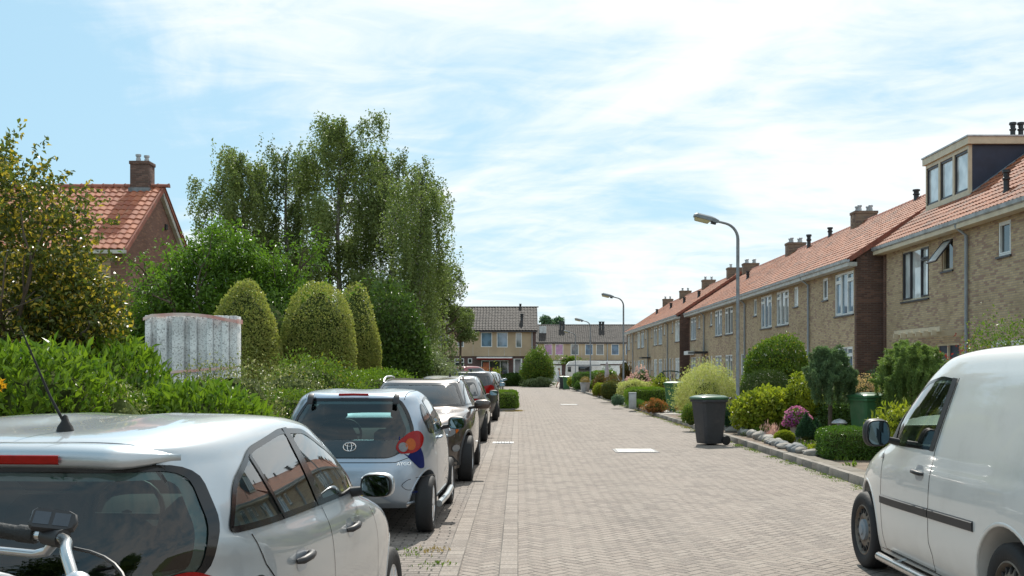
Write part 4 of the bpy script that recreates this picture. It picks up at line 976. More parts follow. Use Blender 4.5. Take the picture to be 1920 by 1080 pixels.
def window(parent, M4, a, b, c, d, style='plain', fm=None, pm=None, rec=.06, sill=True, open_ang=0, name='window', dark_sash=False):
    """local (u, w, z): outward is -w. style: plain, triple, double, door"""
    fm = fm or M['white']; pm = pm or M['pane']; mb = MB(M4); y0, y1 = rec - .035, rec + .035; t = .06
    mb.box(a, b, y0, y1, c, c + t); mb.box(a, b, y0, y1, d - t, d); mb.box(a, a + t, y0, y1, c + t, d - t); mb.box(b - t, b, y0, y1, c + t, d - t)
    W = b - a; iv = []
    def bar_v(x): mb.box(x - .028, x + .028, y0 - .004, y1, c + t, d - t)
    def sash(p, q, r, s_, k=.035, yy=.012):
        mb.box(p, q, y0 - yy, y1 - .01, r, r + k); mb.box(p, q, y0 - yy, y1 - .01, s_ - k, s_); mb.box(p, p + k, y0 - yy, y1 - .01, r + k, s_ - k); mb.box(q - k, q, y0 - yy, y1 - .01, r + k, s_ - k)
    if style == 'triple':
        x1, x2 = a + W * .34, a + W * .66; bar_v(x1); bar_v(x2); zt = d - t - .26
        for p, q in ((a + t, x1 - .028), (x2 + .028, b - t)):
            mb.box(p, q, y0 - .003, y1, zt, zt + .05); sash(p, q, zt + .05, d - t); sash(p, q, c + t, zt)
    elif style == 'double':
        x1 = a + W * .5; bar_v(x1); zt = d - t - .24
        mb.box(a + t, x1 - .028, y0 - .003, y1, zt, zt + .05); sash(a + t, x1 - .028, zt + .05, d - t); sash(a + t, x1 - .028, c + t, zt)
    elif style == 'big':
        bar_v(a + W * .3); bar_v(a + W * .7)
    elif style == 'vent': mb.box(a + t, b - t, y0, y1, d - .40, d - .34)
    elif style == 'door':
        mb.box(a + t, b - t, y0, y1, c + t, c + .75); mb.box(a + t, b - t, y0, y1, c + 1.0, c + 1.1); mb.box(a + t, a + .16, y0, y1, c + .75, d - t); mb.box(b - .16, b - t, y0, y1, c + .75, d - t)
    if style == 'open':       # top-hung sash swung outwards
        pass
    elif style in ('small',): sash(a + t, b - t, c + t, d - t)
    o = mb.build(name, fm, parent)
    if style != 'open':
        p = MB(M4); p.add([(a + t * .5, rec + .01, c + t * .5), (b - t * .5, rec + .01, c + t * .5), (b - t * .5, rec + .01, d - t * .5), (a + t * .5, rec + .01, d - t * .5)], [(0, 1, 2, 3)]); p.build('pane', pm, o)
    else:
        p = MB(M4); p.box(a + t, b - t, rec + .05, rec + .06, c + t, d - t); p.build('pane', pm, o)
        Mh = M4 @ Matrix.Translation((0, y0 - .005, d - t)) @ Matrix.Rotation(R(-open_ang), 4, 'X')
        s_ = MB(Mh); k = .05; h = d - c - 2 * t
        s_.box(a + t - .02, b - t + .02, -.02, .02, -h, -h + k); s_.box(a + t - .02, b - t + .02, -.02, .02, -k, 0); s_.box(a + t - .02, a + t + k - .02, -.02, .02, -h + k, -k); s_.box(b - t - k + .02, b - t + .02, -.02, .02, -h + k, -k)
        sh = s_.build('open_sash', M['darkframe'], o)
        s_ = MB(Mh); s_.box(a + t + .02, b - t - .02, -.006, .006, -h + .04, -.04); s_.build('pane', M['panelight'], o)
    if dark_sash:
        k = .045
        for p_, q_ in ((a + t, a + W * .3), (b - W * .32, b - t)):
            s_ = MB(M4)
            zz = [c + t, d - .42, d - .40, d - t] if p_ < a + W * .2 else [c + t, d - t]
            for r_, u_ in zip(zz[::2], zz[1::2]):
                s_.box(p_, q_, y0 - .03, y1 - .02, r_, r_ + k); s_.box(p_, q_, y0 - .03, y1 - .02, u_ - k, u_); s_.box(p_, p_ + k, y0 - .03, y1 - .02, r_ + k, u_ - k); s_.box(q_ - k, q_, y0 - .03, y1 - .02, r_ + k, u_ - k)
            s_.build('sash', M['darkframe'], o)
    if sill:
        s_ = MB(M4); s_.box(a - .05, b + .05, -.055, rec, c - .055, c - .003); s_.build('sill', M['darkframe'] if sill != 'light' else M['zinc'], o)
    return o
def chimney(parent, x0, x1, y0, y1, z0, z1, m, pots=((.25, .25), (.75, .25), (.25, .75), (.75, .75))):
    mb = MB(); mb.box(x0, x1, y0, y1, z0, z1 - .12); mb.box(x0 - .03, x1 + .03, y0 - .03, y1 + .03, z1 - .12, z1); o = mb.build('chimney', m, parent, bevel=.008)
    for a, b in pots:
        px_, py_ = x0 + (x1 - x0) * a, y0 + (y1 - y0) * b; mb = MB(); mb.lathe([(.09, z1 - .01), (.09, z1 + .12), (.075, z1 + .12), (.075, z1 + .20), (.105, z1 + .20), (.105, z1 + .27), (.001, z1 + .29)], 10, (px_, py_, 0)); mb.build('chimney_pot', M['zinc'], o, smooth=30)
    mb = MB(); mb.box(x0 - .05, x1 + .05, y0 - .05, y1 + .05, z0 - .1, z0 + .28); mb.build('flashing', M['lead'], o)
def ventpipe(parent, p, h=.5, r=.07):
    mb = MB(); x, y, z = p; mb.lathe([(r * 1.5, z - .1), (r * 1.2, z + .05), (r, z + .1), (r, z + h * .55), (r * 1.35, z + h * .58), (r * 1.35, z + h * .66), (r, z + h * .7), (r * 1.05, z + h * .86), (r * 1.5, z + h * .88), (r * 1.4, z + h), (.001, z + h)], 12, (x, y, 0)); mb.build('vent_pipe', M['dark'], parent, smooth=35)
def terrace(Xf, Y0, nh, zoff, pitch, label, name='terraced_house_row', unit=6.15, depth=8.2, oh=.32, ze=5.42, special=False, pattern=0, gab=True):
    e = empty(name, (0, 0, 0), 0, label, 'house row')
    Y1 = Y0 + nh * unit; zw = ze + .05; Xr = Xf + depth / 2; tp = math.tan(R(pitch)); xg = Xf - oh; zr = ze + tp * (Xr - xg)
    # local frame of the front: u = distance from the near end, outward = -X
    MF = Matrix(((0, 1, 0, Xf), (1, 0, 0, Y0), (0, 0, 1, 0), (0, 0, 0, 1)))
    holes = []; wins_ = []
    rnd = random.Random(int(Y0))
    for i in range(nh):
        m_ = (i % 2 == 0) != bool(pattern); b = i * unit
        def sp(a, c_): return (b + a, b + c_) if m_ else (b + unit - c_, b + unit - a)
        if special:
            continue
        u = sp(.45, 2.72); wins_.append((*u, 3.58, 5.10, 'triple'))
        u = sp(3.62, 4.32); wins_.append((*u, 4.27, 5.10, 'small'))
        u = sp(.55, 2.6); wins_.append((*u, .95, 2.45, 'triple'))
        u = sp(3.6, 4.1); wins_.append((*u, 1.55, 2.45, 'small'))
        u = sp(4.85, 5.8); wins_.append((*u, .15, 2.45, 'door'))
    if special:      # the near row: measured one by one, u from its far end corner
        for (ya, yb, c, d, st) in ((33.3, 35.62, 3.83, 5.46, 'triplewood'), (31.45, 32.25, 4.52, 5.46, 'open'), (27.75, 28.5, 4.57, 5.46, 'smallw'), (24.6, 26.9, 3.83, 5.46, 'triple'), (20.8, 23.1, 3.83, 5.46, 'triple'),
                                   (33.6, 35.6, 1.1, 2.35, 'triplew'), (31.0, 32.7, .25, 2.40, 'bluedoor'), (26.6, 28.95, .95, 2.40, 'triple'), (24, 25, .15, 2.4, 'door')):
            wins_.append((ya - Y0, yb - Y0, c + zoff * 0, d, st))
    for w_ in wins_: holes.append(w_[:4])
    mb = MB(); holed(mb, MF, 0, Y1 - Y0, -.1, zw, holes); mb.build('front_wall', M['yellowbrick'], e)
    # gables, back wall and end pilasters
    mb = MB()
    for y, sgn in ((Y0, 1), (Y1, -1)):
        mb.add([(Xf, y, -.1), (Xf + depth, y, -.1), (Xf + depth, y, ze + tp * oh - .06), (Xr, y, zr - .06), (Xf, y, ze + tp * oh - .06)], [(0, 1, 2, 3, 4) if sgn > 0 else (4, 3, 2, 1, 0)])
    mb.add([(Xf + depth, Y0, -.1), (Xf + depth, Y1, -.1), (Xf + depth, Y1, zw + .2), (Xf + depth, Y0, zw + .2)], [(0, 1, 2, 3)])
    mb.build('end_wall', M['brownbrick'], e)
    mb = MB(); mb.box(Xf - .04, Xf + .2, Y0 - .004, Y0 + .22, -.1, zw - .02); mb.build('corner_pier', M['brownbrick'], e)
    mb = MB(); mb.box(Xf - .04, Xf + .2, Y1 - .22, Y1 + .004, -.1, zw - .02); mb.build('corner_pier', M['brownbrick'], e)
    # roof
    v_ = Vector((1, 0, tp)).normalized(); n_ = Vector((-tp, 0, 1)).normalized(); L = (Xr - xg) / v_.x
    rf = pantiles('roof', 0, Y1 - Y0 + .16, (xg, Y0 - .08, ze), (0, 1, 0), v_, n_, L, M['redtile'], e)
    mb = MB(); mb.add([(Xr, Y0 - .08, zr), (Xr, Y1 + .08, zr), (Xf + depth + oh, Y1 + .08, ze), (Xf + depth + oh, Y0 - .08, ze)], [(0, 1, 2, 3)])
    mb.add([(xg + .02, Y0 - .06, ze - .01), (Xr, Y0 - .06, zr - .02), (Xr, Y1 + .06, zr - .02), (xg + .02, Y1 + .06, ze - .01)], [(0, 1, 2, 3)]); mb.build('roof_back', M['redbrown'], e)
    mb = MB(); n = int((Y1 - Y0) / .4)
    for k in range(n + 1):
        y = Y0 - .08 + k * (Y1 - Y0 + .16) / (n + 1); l = (Y1 - Y0 + .16) / (n + 1) + .03
        mb.loft([[(Xr + r_ * math.cos(a), yy, zr - .02 + r_ * 1.1 * math.sin(a)) for a in [math.pi * q / 6 for q in range(7)]] for yy, r_ in ((y, .125), (y + l * .85, .115), (y + l, .12))], caps=True)
    mb.build('ridge', M['redbrown'], rf, smooth=40)
    for y in (Y0 - .10, Y1 + .04):
        mb = MB(); a = Vector((xg, y, ze)); b = Vector((Xr, y, zr)); up = n_ * .07; dn = n_ * -.10
        mb.loft([[tuple(p + up), tuple(p + dn), tuple(p + dn + Vector((0, .06, 0))), tuple(p + up + Vector((0, .06, 0)))] for p in (a, b)])
        mb.build('verge', M['redbrown'], rf)
    mb = MB(); mb.box(xg - .05, Xf - .045, Y0 - .10, Y1 + .05, ze - .24, ze - .10); mb.build('fascia', M['cream'] if special else M['gutterwhite'], e)
    mb = MB(); mb.loft([[(xg - .11 + dx_, y, ze - .09 + dz_) for dx_, dz_ in ((0, .10), (.01, .0), (.06, -.03), (.12, .0), (.13, .10), (.12, .10), (.11, .01), (.06, -.015), (.02, .01), (.01, .10))] for y in (Y0 - .12, Y1 + .06)]); mb.build('gutter', M['zinc'], e)
    # windows
    for (a, b, c, d, st) in wins_:
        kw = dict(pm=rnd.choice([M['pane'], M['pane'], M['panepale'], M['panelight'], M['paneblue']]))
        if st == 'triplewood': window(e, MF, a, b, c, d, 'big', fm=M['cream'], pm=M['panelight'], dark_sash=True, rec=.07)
        elif st == 'triplew': window(e, MF, a, b, c, d, 'triple', fm=M['cream'], pm=M['pane'])
        elif st == 'open': window(e, MF, a, b, c, d, 'open', fm=M['cream'], pm=M['pane'], open_ang=38)
        elif st == 'smallw': window(e, MF, a, b, c, d, 'small', pm=M['pane'])
        elif st == 'bluedoor':
            dr = window(e, MF, a, b, c, d, 'plain', fm=M['cream'], pm=M['blueboard'], sill=False, name='door')
            s_ = MB(MF); s_.box(a + .82, a + .9, .01, .08, c, d - .05); s_.build('door_post', M['cream'], dr)
        elif st == 'door': window(e, MF, a, b, c, d, 'door', sill=False, name='door', pm=M['pane'])
        elif st == 'small': window(e, MF, a, b, c, d, 'small', **kw)
        else: window(e, MF, a, b, c, d, st, **kw)
    # drainpipes at every second party wall
    for i in range(1, nh, 2):
        y = Y0 + i * unit if not special else [0, 30.35][1]
        if special and i > 1: break
        mb = MB(); mb.tube([(xg - .05, y, ze - .12), (xg - .03, y, ze - .2), (Xf - .07, y, ze - .42), (Xf - .07, y, .05)], .045, 10)
        for z in (1.2, 3.0, 4.5): mb.lathe([(.056, z), (.056, z + .04)], 10, (Xf - .07, y, 0)); 
        mb.build('drainpipe', M['pipe'], e, smooth=40)
    return e, Xr, zr, tp, xg, MF
M['redbrown'] = mat('ridge_tile', (.30, .10, .065), .8, var=.15, dirt=((.15, .12, .08), 5, .5))
M['graysheet'] = mat('weathered_sheet', (.74, .78, .79), .75, var=.14, scale=2, bump=.3, dirt=((.04, .045, .05), 34, .85))
# --- nearest row (cut by the right edge), with the dormer
e1, Xr, zr, tp, xg, MF = terrace(12.5, 18.9, 3, 0, 36.3, 'nearest brick row with blue-sided dormer and open top-hung window, cut by the right edge', ze=5.78, special=True)
ventpipe(e1, (XP(1887, 28.8), 28.8, 5.78 + tp * (XP(1887, 28.8) - xg)), .62, .075)
for px_ in (1899, 1914): ventpipe(e1, (XP(px_, 36.0) , 36.0, 9.15), .62, .08)
for y_ in (36.9, 36.5): ventpipe(e1, (XP(1718 if y_ > 36.6 else 1732, 48), 48, 8.62), .42, .09)
# dormer
Yn, Yf_, Xd = 33.25, 36.75, 13.8
zb, zt = 5.78 + tp * (Xd - xg) - .02, 8.48
mb = MB(); mb.loft([[(Xd, y, zb - .2), (Xd, y, zt), (Xr + 1.2, y, zt), (Xr + 1.2, y, zb - .2)] for y in (Yn, Yf_)]); dm = mb.build('dormer', M['blueboard'], e1)
mb = MB(); mb.box(Xd - .18, Xr + 1.3, Yn - .12, Yf_ + .12, zt + .004, zt + .22); mb.build('fascia', M['cream'], dm)
mb = MB(); mb.box(Xd - .21, Xr + 1.3, Yn - .15, Yf_ + .15, zt + .222, zt + .27); mb.build('roof_edge', M['zinc'], dm)
MD = Matrix(((0, 1, 0, Xd - .09), (1, 0, 0, Yn), (0, 0, 1, 0), (0, 0, 0, 1)))
mb = MB(MD); L_ = Yf_ - Yn
for a in (0, L_ / 3, 2 * L_ / 3, L_): mb.box(max(0, a - .07), min(L_, a + .07) if a < L_ else L_, -.02, .088, zb, zt)
for k in range(3): 
    mb.box(L_ * k / 3 + .07, L_ * (k + 1) / 3 - .07, -.02, .088, zb, zb + .16); mb.box(L_ * k / 3 + .07, L_ * (k + 1) / 3 - .07, -.02, .088, zt - .12, zt)
mb.build('dormer_front', M['cream'], dm)
for k in range(3): 
    a, b, c, d = L_ * k / 3 + .07, L_ * (k + 1) / 3 - .07, zb + .16, zt - .12; s_ = MB(MD)
    s_.box(a, b, .01, .07, c, c + .07); s_.box(a, b, .01, .07, d - .07, d); s_.box(a, a + .06, .01, .07, c, d); s_.box(b - .06, b, .01, .07, c, d)
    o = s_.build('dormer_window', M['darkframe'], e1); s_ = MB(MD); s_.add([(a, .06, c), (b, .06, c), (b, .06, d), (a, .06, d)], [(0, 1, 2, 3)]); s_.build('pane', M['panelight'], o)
mb = MB(); mb.add([(Xd - .5, Yn - .12, zb - .34), (Xd - .5, Yf_ + .1, zb - .34), (Xd - .02, Yf_ + .1, zb + .07), (Xd - .02, Yn - .12, zb + .07)], [(3, 2, 1, 0)])
mb.add([(Xd - .02, Yn - .12, zb + .07), (Xd - .02, Yn - .01, zb + .10), (Xr, Yn - .01, zb + .10 + tp * (Xr - Xd)), (Xr, Yn - .12, zb + .07 + tp * (Xr - Xd))], [(3, 2, 1, 0)]); mb.build('flashing', M['lead'], dm)
# timber canopy over the door
mb = MB(); mb.box(11.75, 11.83, 30.5, 34.2, 2.70, 2.84); 
for y in np.arange(30.75, 34.1, .62): mb.box(11.62, 12.499, y, y + .06, 2.60, 2.74)
mb.build('canopy', M['cream'], e1)
# --- middle and far rows
e2, Xr2, zr2, tp2, xg2, _ = terrace(11.65, 37.55, 6, 0, 33.2, 'middle brick row with orange-red roof, its dark gable end facing the viewer', ze=5.42)
for y in (49.85, 62.15, 74.2): chimney(e2, Xr2 - .5, Xr2 + .5, y - .38, y + .38, 7.7, 8.82, M['chimneybrick'])
ventpipe(e2, (Xr2 - .5, 57.4, zr2 - .35), .75, .10); ventpipe(e2, (Xr2 - .1, 54.9, zr2 - .1), .55, .10); ventpipe(e2, (Xr2 - 1.9, 66.0, zr2 - 1.25), .5, .09)
ventpipe(e2, (Xr2 - .1, 48 - 5.0, zr2 - .1), .5, .10); ventpipe(e2, (Xr2 + .3, 41.4, zr2 - .1), .55, .10)
mb = MB(); mb.box(10.8, 11.6, 67.0, 69.6, 2.62, 2.74); mb.build('canopy', M['dark'], e2)
mb = MB(); mb.box(11.2, 11.6, 72.2, 74.0, 2.6, 2.85); mb.build('awning_box', M['white'], e2)
e3, Xr3, zr3, tp3, xg3, _ = terrace(11.15, 75.2, 6, 0, 33.2, 'farthest brick row on the right, stepped towards the road', ze=5.36)
for y in (77.2, 87.7, 99.9, 111.6): chimney(e3, Xr3 - .5, Xr3 + .5, y - .38, y + .38, 7.6, 8.8, M['chimneybrick'], ((.25, .5), (.75, .5)))
for y in (79, 86, 93.5, 103): ventpipe(e3, (Xr3 - 2.2, y, zr3 - 1.4), .45, .10)
mb = MB(); mb.box(10.4, 11.1, 92, 94.2, 2.55, 2.66); mb.build('canopy', M['dark'], e3)

# --- brick house on the left, behind the garden
e = empty('brick_house', (0, 0, 0), 0, 'detached brick house on the left with orange pantile roof and gable chimney', 'house')
gx, Ya, Yb, ze_, zr_ = -13.3, 37.0, 44.2, 5.66, 8.40; Yr_ = (Ya + Yb) / 2
ML = Matrix(((1, 0, 0, -30), (0, 1, 0, Ya), (0, 0, 1, 0), (0, 0, 0, 1)))
mb = MB(); holed(mb, ML, 0, 16.8 - .5, -.1, ze_ + .1, [(12.3, 14.9, .9, 2.30), (6.5, 9, .9, 2.5)]); mb.build('front_wall', M['yellowbrick'], e)
mb = MB(); mb.add([(gx, Ya, -.1), (gx, Yb, -.1), (gx, Yb, ze_), (gx, Yr_, zr_ - .1), (gx, Ya, ze_)], [(4, 3, 2, 1, 0)]); mb.box(gx - .5, gx - .003, Ya - .003, Ya + .2, -.1, ze_ + .05)
mb.add([(-30, Yb, -.1), (gx, Yb, -.1), (gx, Yb, ze_), (-30, Yb, ze_)], [(0, 1, 2, 3)]); mb.build('gable_wall', M['leftbrick'], e)
s_ = (zr_ - ze_) / (Yr_ - Ya + .35); v_ = Vector((0, 1, s_)).normalized(); n_ = Vector((0, -s_, 1)).normalized()
rf = pantiles('roof', 0, 16.8, (-30, Ya - .35, ze_), (1, 0, 0), v_, n_, (Yr_ - Ya + .35) / v_.y, M['orangetile'], e, tw=.25, th=.36, amp=.042)
mb = MB(); mb.add([(-30, Yr_, zr_), (gx + .2, Yr_, zr_), (gx + .2, Yb + .35, ze_), (-30, Yb + .35, ze_)], [(0, 1, 2, 3)]); mb.build('roof_back', M['redbrown'], e)
mb = MB()
for k in range(42):
    x = -30 + k * .405; mb.loft([[(xx, Yr_ + r_ * math.cos(a), zr_ + r_ * math.sin(a)) for a in [math.pi * q / 6 for q in range(7)]] for xx, r_ in ((x, .13), (x + .36, .12), (x + .43, .15))])
mb.build('ridge', M['redbrown'], rf, smooth=40)
mb = MB()
for a, b in (((gx + .09, Ya - .35, ze_), (gx + .09, Yr_, zr_)), ((gx + .09, Yb + .35, ze_), (gx + .09, Yr_, zr_))):
    a, b = Vector(a), Vector(b); mb.loft([[tuple(p + Vector((0, 0, .04))), tuple(p + Vector((.07, 0, .04))), tuple(p + Vector((.07, 0, -.16))), tuple(p + Vector((0, 0, -.16)))] for p in (a, b)])
mb.build('verge', M['redbrown'], rf)
mb = MB()
for a, b in (((gx + .002, Yb + .1, ze_ - .12), (gx + .002, Yr_, zr_ - .17)),):
    a, b = Vector(a), Vector(b); mb.loft([[tuple(p), tuple(p + Vector((.13, 0, 0))), tuple(p + Vector((.13, 0, -.22))), tuple(p + Vector((0, 0, -.22)))] for p in (a, b)])
mb.build('barge_board', M['gutterwhite'], rf)
mb = MB(); mb.box(-30, gx + .16, Ya - .46, Ya - .34, ze_ - .14, ze_ - .02); mb.build('gutter', M['gutterwhite'], e)
chimney(e, -14.3, -13.62, Yr_ - .35, Yr_ + .35, zr_ - .35, zr_ + .92, M['darkchimney'], ((.35, .3), (.7, .6)))
window(e, ML, 12.3, 14.9, .9, 2.30, 'triple'); window(e, ML, 6.5, 9, .9, 2.5, 'triple')
mb = MB(); mb.box(-17.9, -15.0, Ya - .18, Ya - .004, 2.32, 2.55); mb.build('shutter_box', M['white'], e)
mb = MB(); mb.box(gx + .002, gx + .06, Yr_ + .5, Yr_ + .7, 6.9, 7.1); mb.build('vent', M['dark'], e)
# white awning canvas on the terrace
e = empty('awning', (-19.5, 31.5, 0), 0, 'pale awning behind the variegated tree at the left edge', 'awning')
mb = MB(); mb.loft([[(-2.2, y, z), (2.5, y, z), (2.5, y, z - .12), (-2.2, y, z - .12)] for y, z in ((0, 2.75), (2.5, 3.1))]); mb.build('canvas', M['white'], e)
for x in (-2.1, 2.4):
    mb = MB(); mb.tube([(x, .1, 0), (x, .1, 2.7)], .04, 8); mb.build('leg', M['white'], e)

# --- houses across the end of the street
def panel_row(name, label, x0, x1, Y, ze, zrid, wins_, lower, depth=8.5, zpan=2.92, rooftile=.3):
    e = empty(name, (0, 0, 0), 0, label, 'house row'); ME = Matrix(((1, 0, 0, 0), (0, 1, 0, Y), (0, 0, 1, 0), (0, 0, 0, 1)))
    mb = MB(); holed(mb, ME, x0 + .0, x1 - .28, zpan, ze, [w_[:4] for w_ in wins_])
    mb.mi = 1; k = x0 + .9
    while k < x1 - .4:
        if not any(w_[0] - .05 < k < w_[1] + .05 for w_ in wins_): mb.box(k, k + .035, Y - .012, Y + .01, zpan + .01, ze - .02)
        else: mb.box(k, k + .035, Y - .012, Y + .01, zpan + .01, 3.7)
        k += 1.55
    mb.build('upper_panels', [M['sandpanel'], M['gutterwhite']], e)
    ML2 = ME @ Matrix.Translation((0, .12, 0)); mb = MB(); holed(mb, ML2, x0, x1 - .28, -.1, zpan, [w_[:4] for w_ in lower]); mb.build('lower_wall', M['brownbrick2'], e)
    mb = MB(); mb.box(x1 - .28, x1, Y - .03, Y + depth, -.1, ze - .05); mb.add([(x1 - .001, Y, ze - .06), (x1 - .001, Y + depth, ze - .06), (x1 - .001, Y + depth / 2, zrid - .1)], [(0, 1, 2)]); mb.box(x0, x1 - .29, Y + depth - .2, Y + depth, -.1, ze - .05); mb.build('end_wall', M['brownbrick2'], e)
    t = (zrid - ze) / (depth / 2 + .3); v_ = Vector((0, 1, t)).normalized(); n_ = Vector((0, -t, 1)).normalized()
    rf = pantiles('roof', 0, x1 - x0 + .2, (x0, Y - .3, ze + .04), (1, 0, 0), v_, n_, (depth / 2 + .3) / v_.y, M['greytile'], e, tw=.30, th=.36, amp=.05, res=6)
    mb = MB(); mb.add([(x0, Y + depth / 2, zrid + .03), (x1 + .2, Y + depth / 2, zrid + .03), (x1 + .2, Y + depth + .3, ze), (x0, Y + depth + .3, ze)], [(0, 1, 2, 3)])
    mb.build('roof_back', M['greyridge'], e)
    mb = MB(); n = int((x1 - x0) / .42)
    for k in range(n + 1):
        x = x0 + k * .42; mb.loft([[(xx, Y + depth / 2 + r_ * math.cos(a), zrid + .02 + r_ * math.sin(a)) for a in [math.pi * q / 5 for q in range(6)]] for xx, r_ in ((x, .13), (x + .40, .12), (x + .44, .15))])
    mb.build('ridge', M['greyridge'], rf)
    mb = MB(); mb.box(x0, x1 + .15, Y - .36, Y - .02, ze - .12, ze + .02); mb.build('gutter', M['darkframe'], e)
    for w_ in wins_: window(e, ME, *w_[:4], 'plain', pm=w_[4], sill=False, rec=.03)
    for w_ in lower: window(e, ML2, *w_[:4], w_[5] if len(w_) > 5 else 'plain', pm=w_[4], sill=False, rec=.03, name='door' if len(w_) > 5 and w_[5] == 'door' else 'window')
    return e, ME
M['brownbrick2'] = brickmat('purple_brown_brick', (.16, .095, .085), (.115, .07, .066), (.10, .065, .06), (.15, .125, .115))
M['greyridge'] = mat('grey_ridge', (.10, .09, .085), .9, dirt=((.2, .17, .1), 5, .5))
P, PP, PL, PB, PK = M['pane'], M['panepale'], M['panelight'], M['paneblue'], M['panepink']
u = [(-3.69, -2.60, 3.83, 5.28, PB), (-2.13, -1.06, 3.80, 5.28, PB), (-.26, .33, 3.78, 5.25, PP), (-6.0, -5.39, 3.83, 5.25, PP), (-7.9, -6.85, 3.83, 5.28, PP), (-9.4, -8.4, 3.8, 5.28, PB), (-13, -11.9, 3.8, 5.28, PB), (-15, -13.9, 3.8, 5.28, PB)]
l = [(-.49, .38, .1, 2.68, P, 'door'), (-3.66, -1.0, .7, 2.50, P, 'big'), (-4.99, -4.58, 2.22, 2.70, P), (-6.30, -5.38, 1.2, 2.70, P, 'vent'), (-8.8, -7.2, 1.0, 2.7, P)]
e, ME = panel_row('panelled_house_row', 'near end row with beige upper panels, red-striped awning and grey roof', -24, 1.72, 108, 5.42, 7.95, u, l)
mb = MB(); mb.loft([[(x, y, z) for y, z in ((107.95, 2.86), (107.2, 2.74), (107.2, 2.62), (107.95, 2.70))] for x in (-4.1, -.6)]); mb.build('awning', M['white'], e)
mb = MB(); mb.box(-4.1, -.6, 107.17, 107.198, 2.60, 2.70); mb.build('awning_valance', M['redlens'], e)
mb = MB(); mb.tube([(1.35, 107.9, .1), (1.35, 107.9, 5.3)], .05, 8); mb.build('drainpipe', M['pipe'], e)
mb = MB(); mb.box(-3.5, -2.9, 108.1, 108.13, 1.0, 2.3); mb.build('orange_panel', mat('orange_panel', (.45, .13, .06)), e)
ventpipe(e, (.35, 109.6, 6.45), .75, .14); ventpipe(e, (.2, 112.2, 7.95), .4, .1); ventpipe(e, (-9.2, 112.2, 7.95), .4, .12)
s = 13.4; zx = lambda z_: (z_ / 4.571 + 780 - 972) / s
u = [(zx(a), zx(b), 3.62, 5.15, pm) for a, b, pm in ((1040 - 60, 1042, PP), (1100, 1168, PK), (1195, 1262, PK), (1328, 1394, PP), (1450, 1517, PB), (1545, 1610, PP), (1675, 1740, PB), (1795, 1850, PB))]
e, ME = panel_row('panelled_house_row', 'far end row with pink-curtained windows behind the white garages', -6, 26, 153, 5.30, 7.95, u, [])
for a in (1240, 1265, 1580, 1605): ventpipe(e, (zx(a) * 1.02, 156.5, 7.55), .9, .16)
for a, b in ((1060, 1120),): 
    mb = MB(); t = .55; mb.box(zx(a), zx(b), 155.0, 156.2, 6.75, 7.75); mb.build('skylight', M['zinc'], e)
mb = MB(); mb.tube([(zx(1640), 152.9, 2.6), (zx(1640), 152.9, 5.2)], .07, 8); mb.build('drainpipe', M['pipe'], e)
# garages in front of the far row
s = 14.7; zx = lambda z_: (z_ / 4.571 + 780 - 972) / s
e = empty('garage_block', (0, 0, 0), 0, 'flat-roofed garage block with white doors before the far row', 'garage')
mb = MB(); mb.box(3.0, 24, 140, 149, -.1, 2.28); mb.build('wall', M['brownbrick2'], e)
mb = MB(); mb.box(2.9, 24.1, 139.7, 149.2, 2.29, 2.72); mb.build('roof', M['white'], e)
for a, b in ((1140, 1250), (1290, 1480), (1500, 1750), (1765, 1850)):
    mb = MB(); mb.box(zx(a), zx(b), 139.9, 139.99, 0, 2.12)
    for k in range(5): mb.box(zx(a) + .05, zx(b) - .05, 139.88, 139.899, .12 + k * .4, .15 + k * .4)
    mb.build('garage_door', M['white'], e)
for a in (1100, 1520, 1800):
    mb = MB(); mb.box(zx(a), zx(a) + .4, 139.6, 139.69, 2.30, 2.5); mb.build('lamp', M['paneblue'], e)
# ============================================================ PLANTS
rng = np.random.RandomState(3)
def unit(v): return v / (np.linalg.norm(v, axis=-1, keepdims=True) + 1e-9)
def leaves(P, A, Nn, L, W, fold=.25, droop=.15, jit=.35):
    """folded leaf quads: P base points, A axis, Nn up normal"""
    n = len(P); L = L * (1 + jit * rng.uniform(-1, 1, (n, 1))); W = W * (1 + jit * rng.uniform(-1, 1, (n, 1)))
    A = unit(A); S = unit(np.cross(A, Nn)); U = np.cross(S, A)
    V = np.stack([P, P + A * L * .5 + S * W * .5 + U * W * fold, P + A * L - U * L * droop, P + A * L * .5 - S * W * .5 + U * W * fold], 1).reshape(-1, 3)
    i = np.arange(n)[:, None] * 4; F = np.concatenate([i + [0, 1, 2, 2], i + [0, 2, 3, 3]], 0) if False else np.concatenate([i, i + 1, i + 2, i + 3], 1)
    return V, F
class Lump:
    def __init__(s, amp, freq, seed):
        r = np.random.RandomState(seed); s.k = r.normal(0, 1, (14, 3)) * freq; s.p = r.uniform(0, 6.28, 14); s.amp = amp
        s.k2 = r.normal(0, 1, (10, 3)) * freq * 2.7; s.p2 = r.uniform(0, 6.28, 10)
    def __call__(s, D): return 1 + s.amp * (np.cos(D @ s.k.T + s.p).sum(1) / 4 + .5 * np.cos(D @ s.k2.T + s.p2).sum(1) / 4)
def shell_dirs(n, below=-.25):
    D = unit(rng.normal(0, 1, (int(n * 2.2), 3))); D = D[D[:, 2] > below][:n]; return D
def sizer(rx, ry, rz, p, taper):
    def f(D):
        t = (np.abs(D[:, 0] / rx) ** p + np.abs(D[:, 1] / ry) ** p + np.abs(D[:, 2] / rz) ** p) ** (-1 / p)
        Q = D * t[:, None]
        if taper:
            k = 1 - taper * np.clip(Q[:, 2] / rz, 0, 1) ** 1.3; Q = Q * np.stack([k, k, np.ones_like(k)], 1)
        return Q
    return f
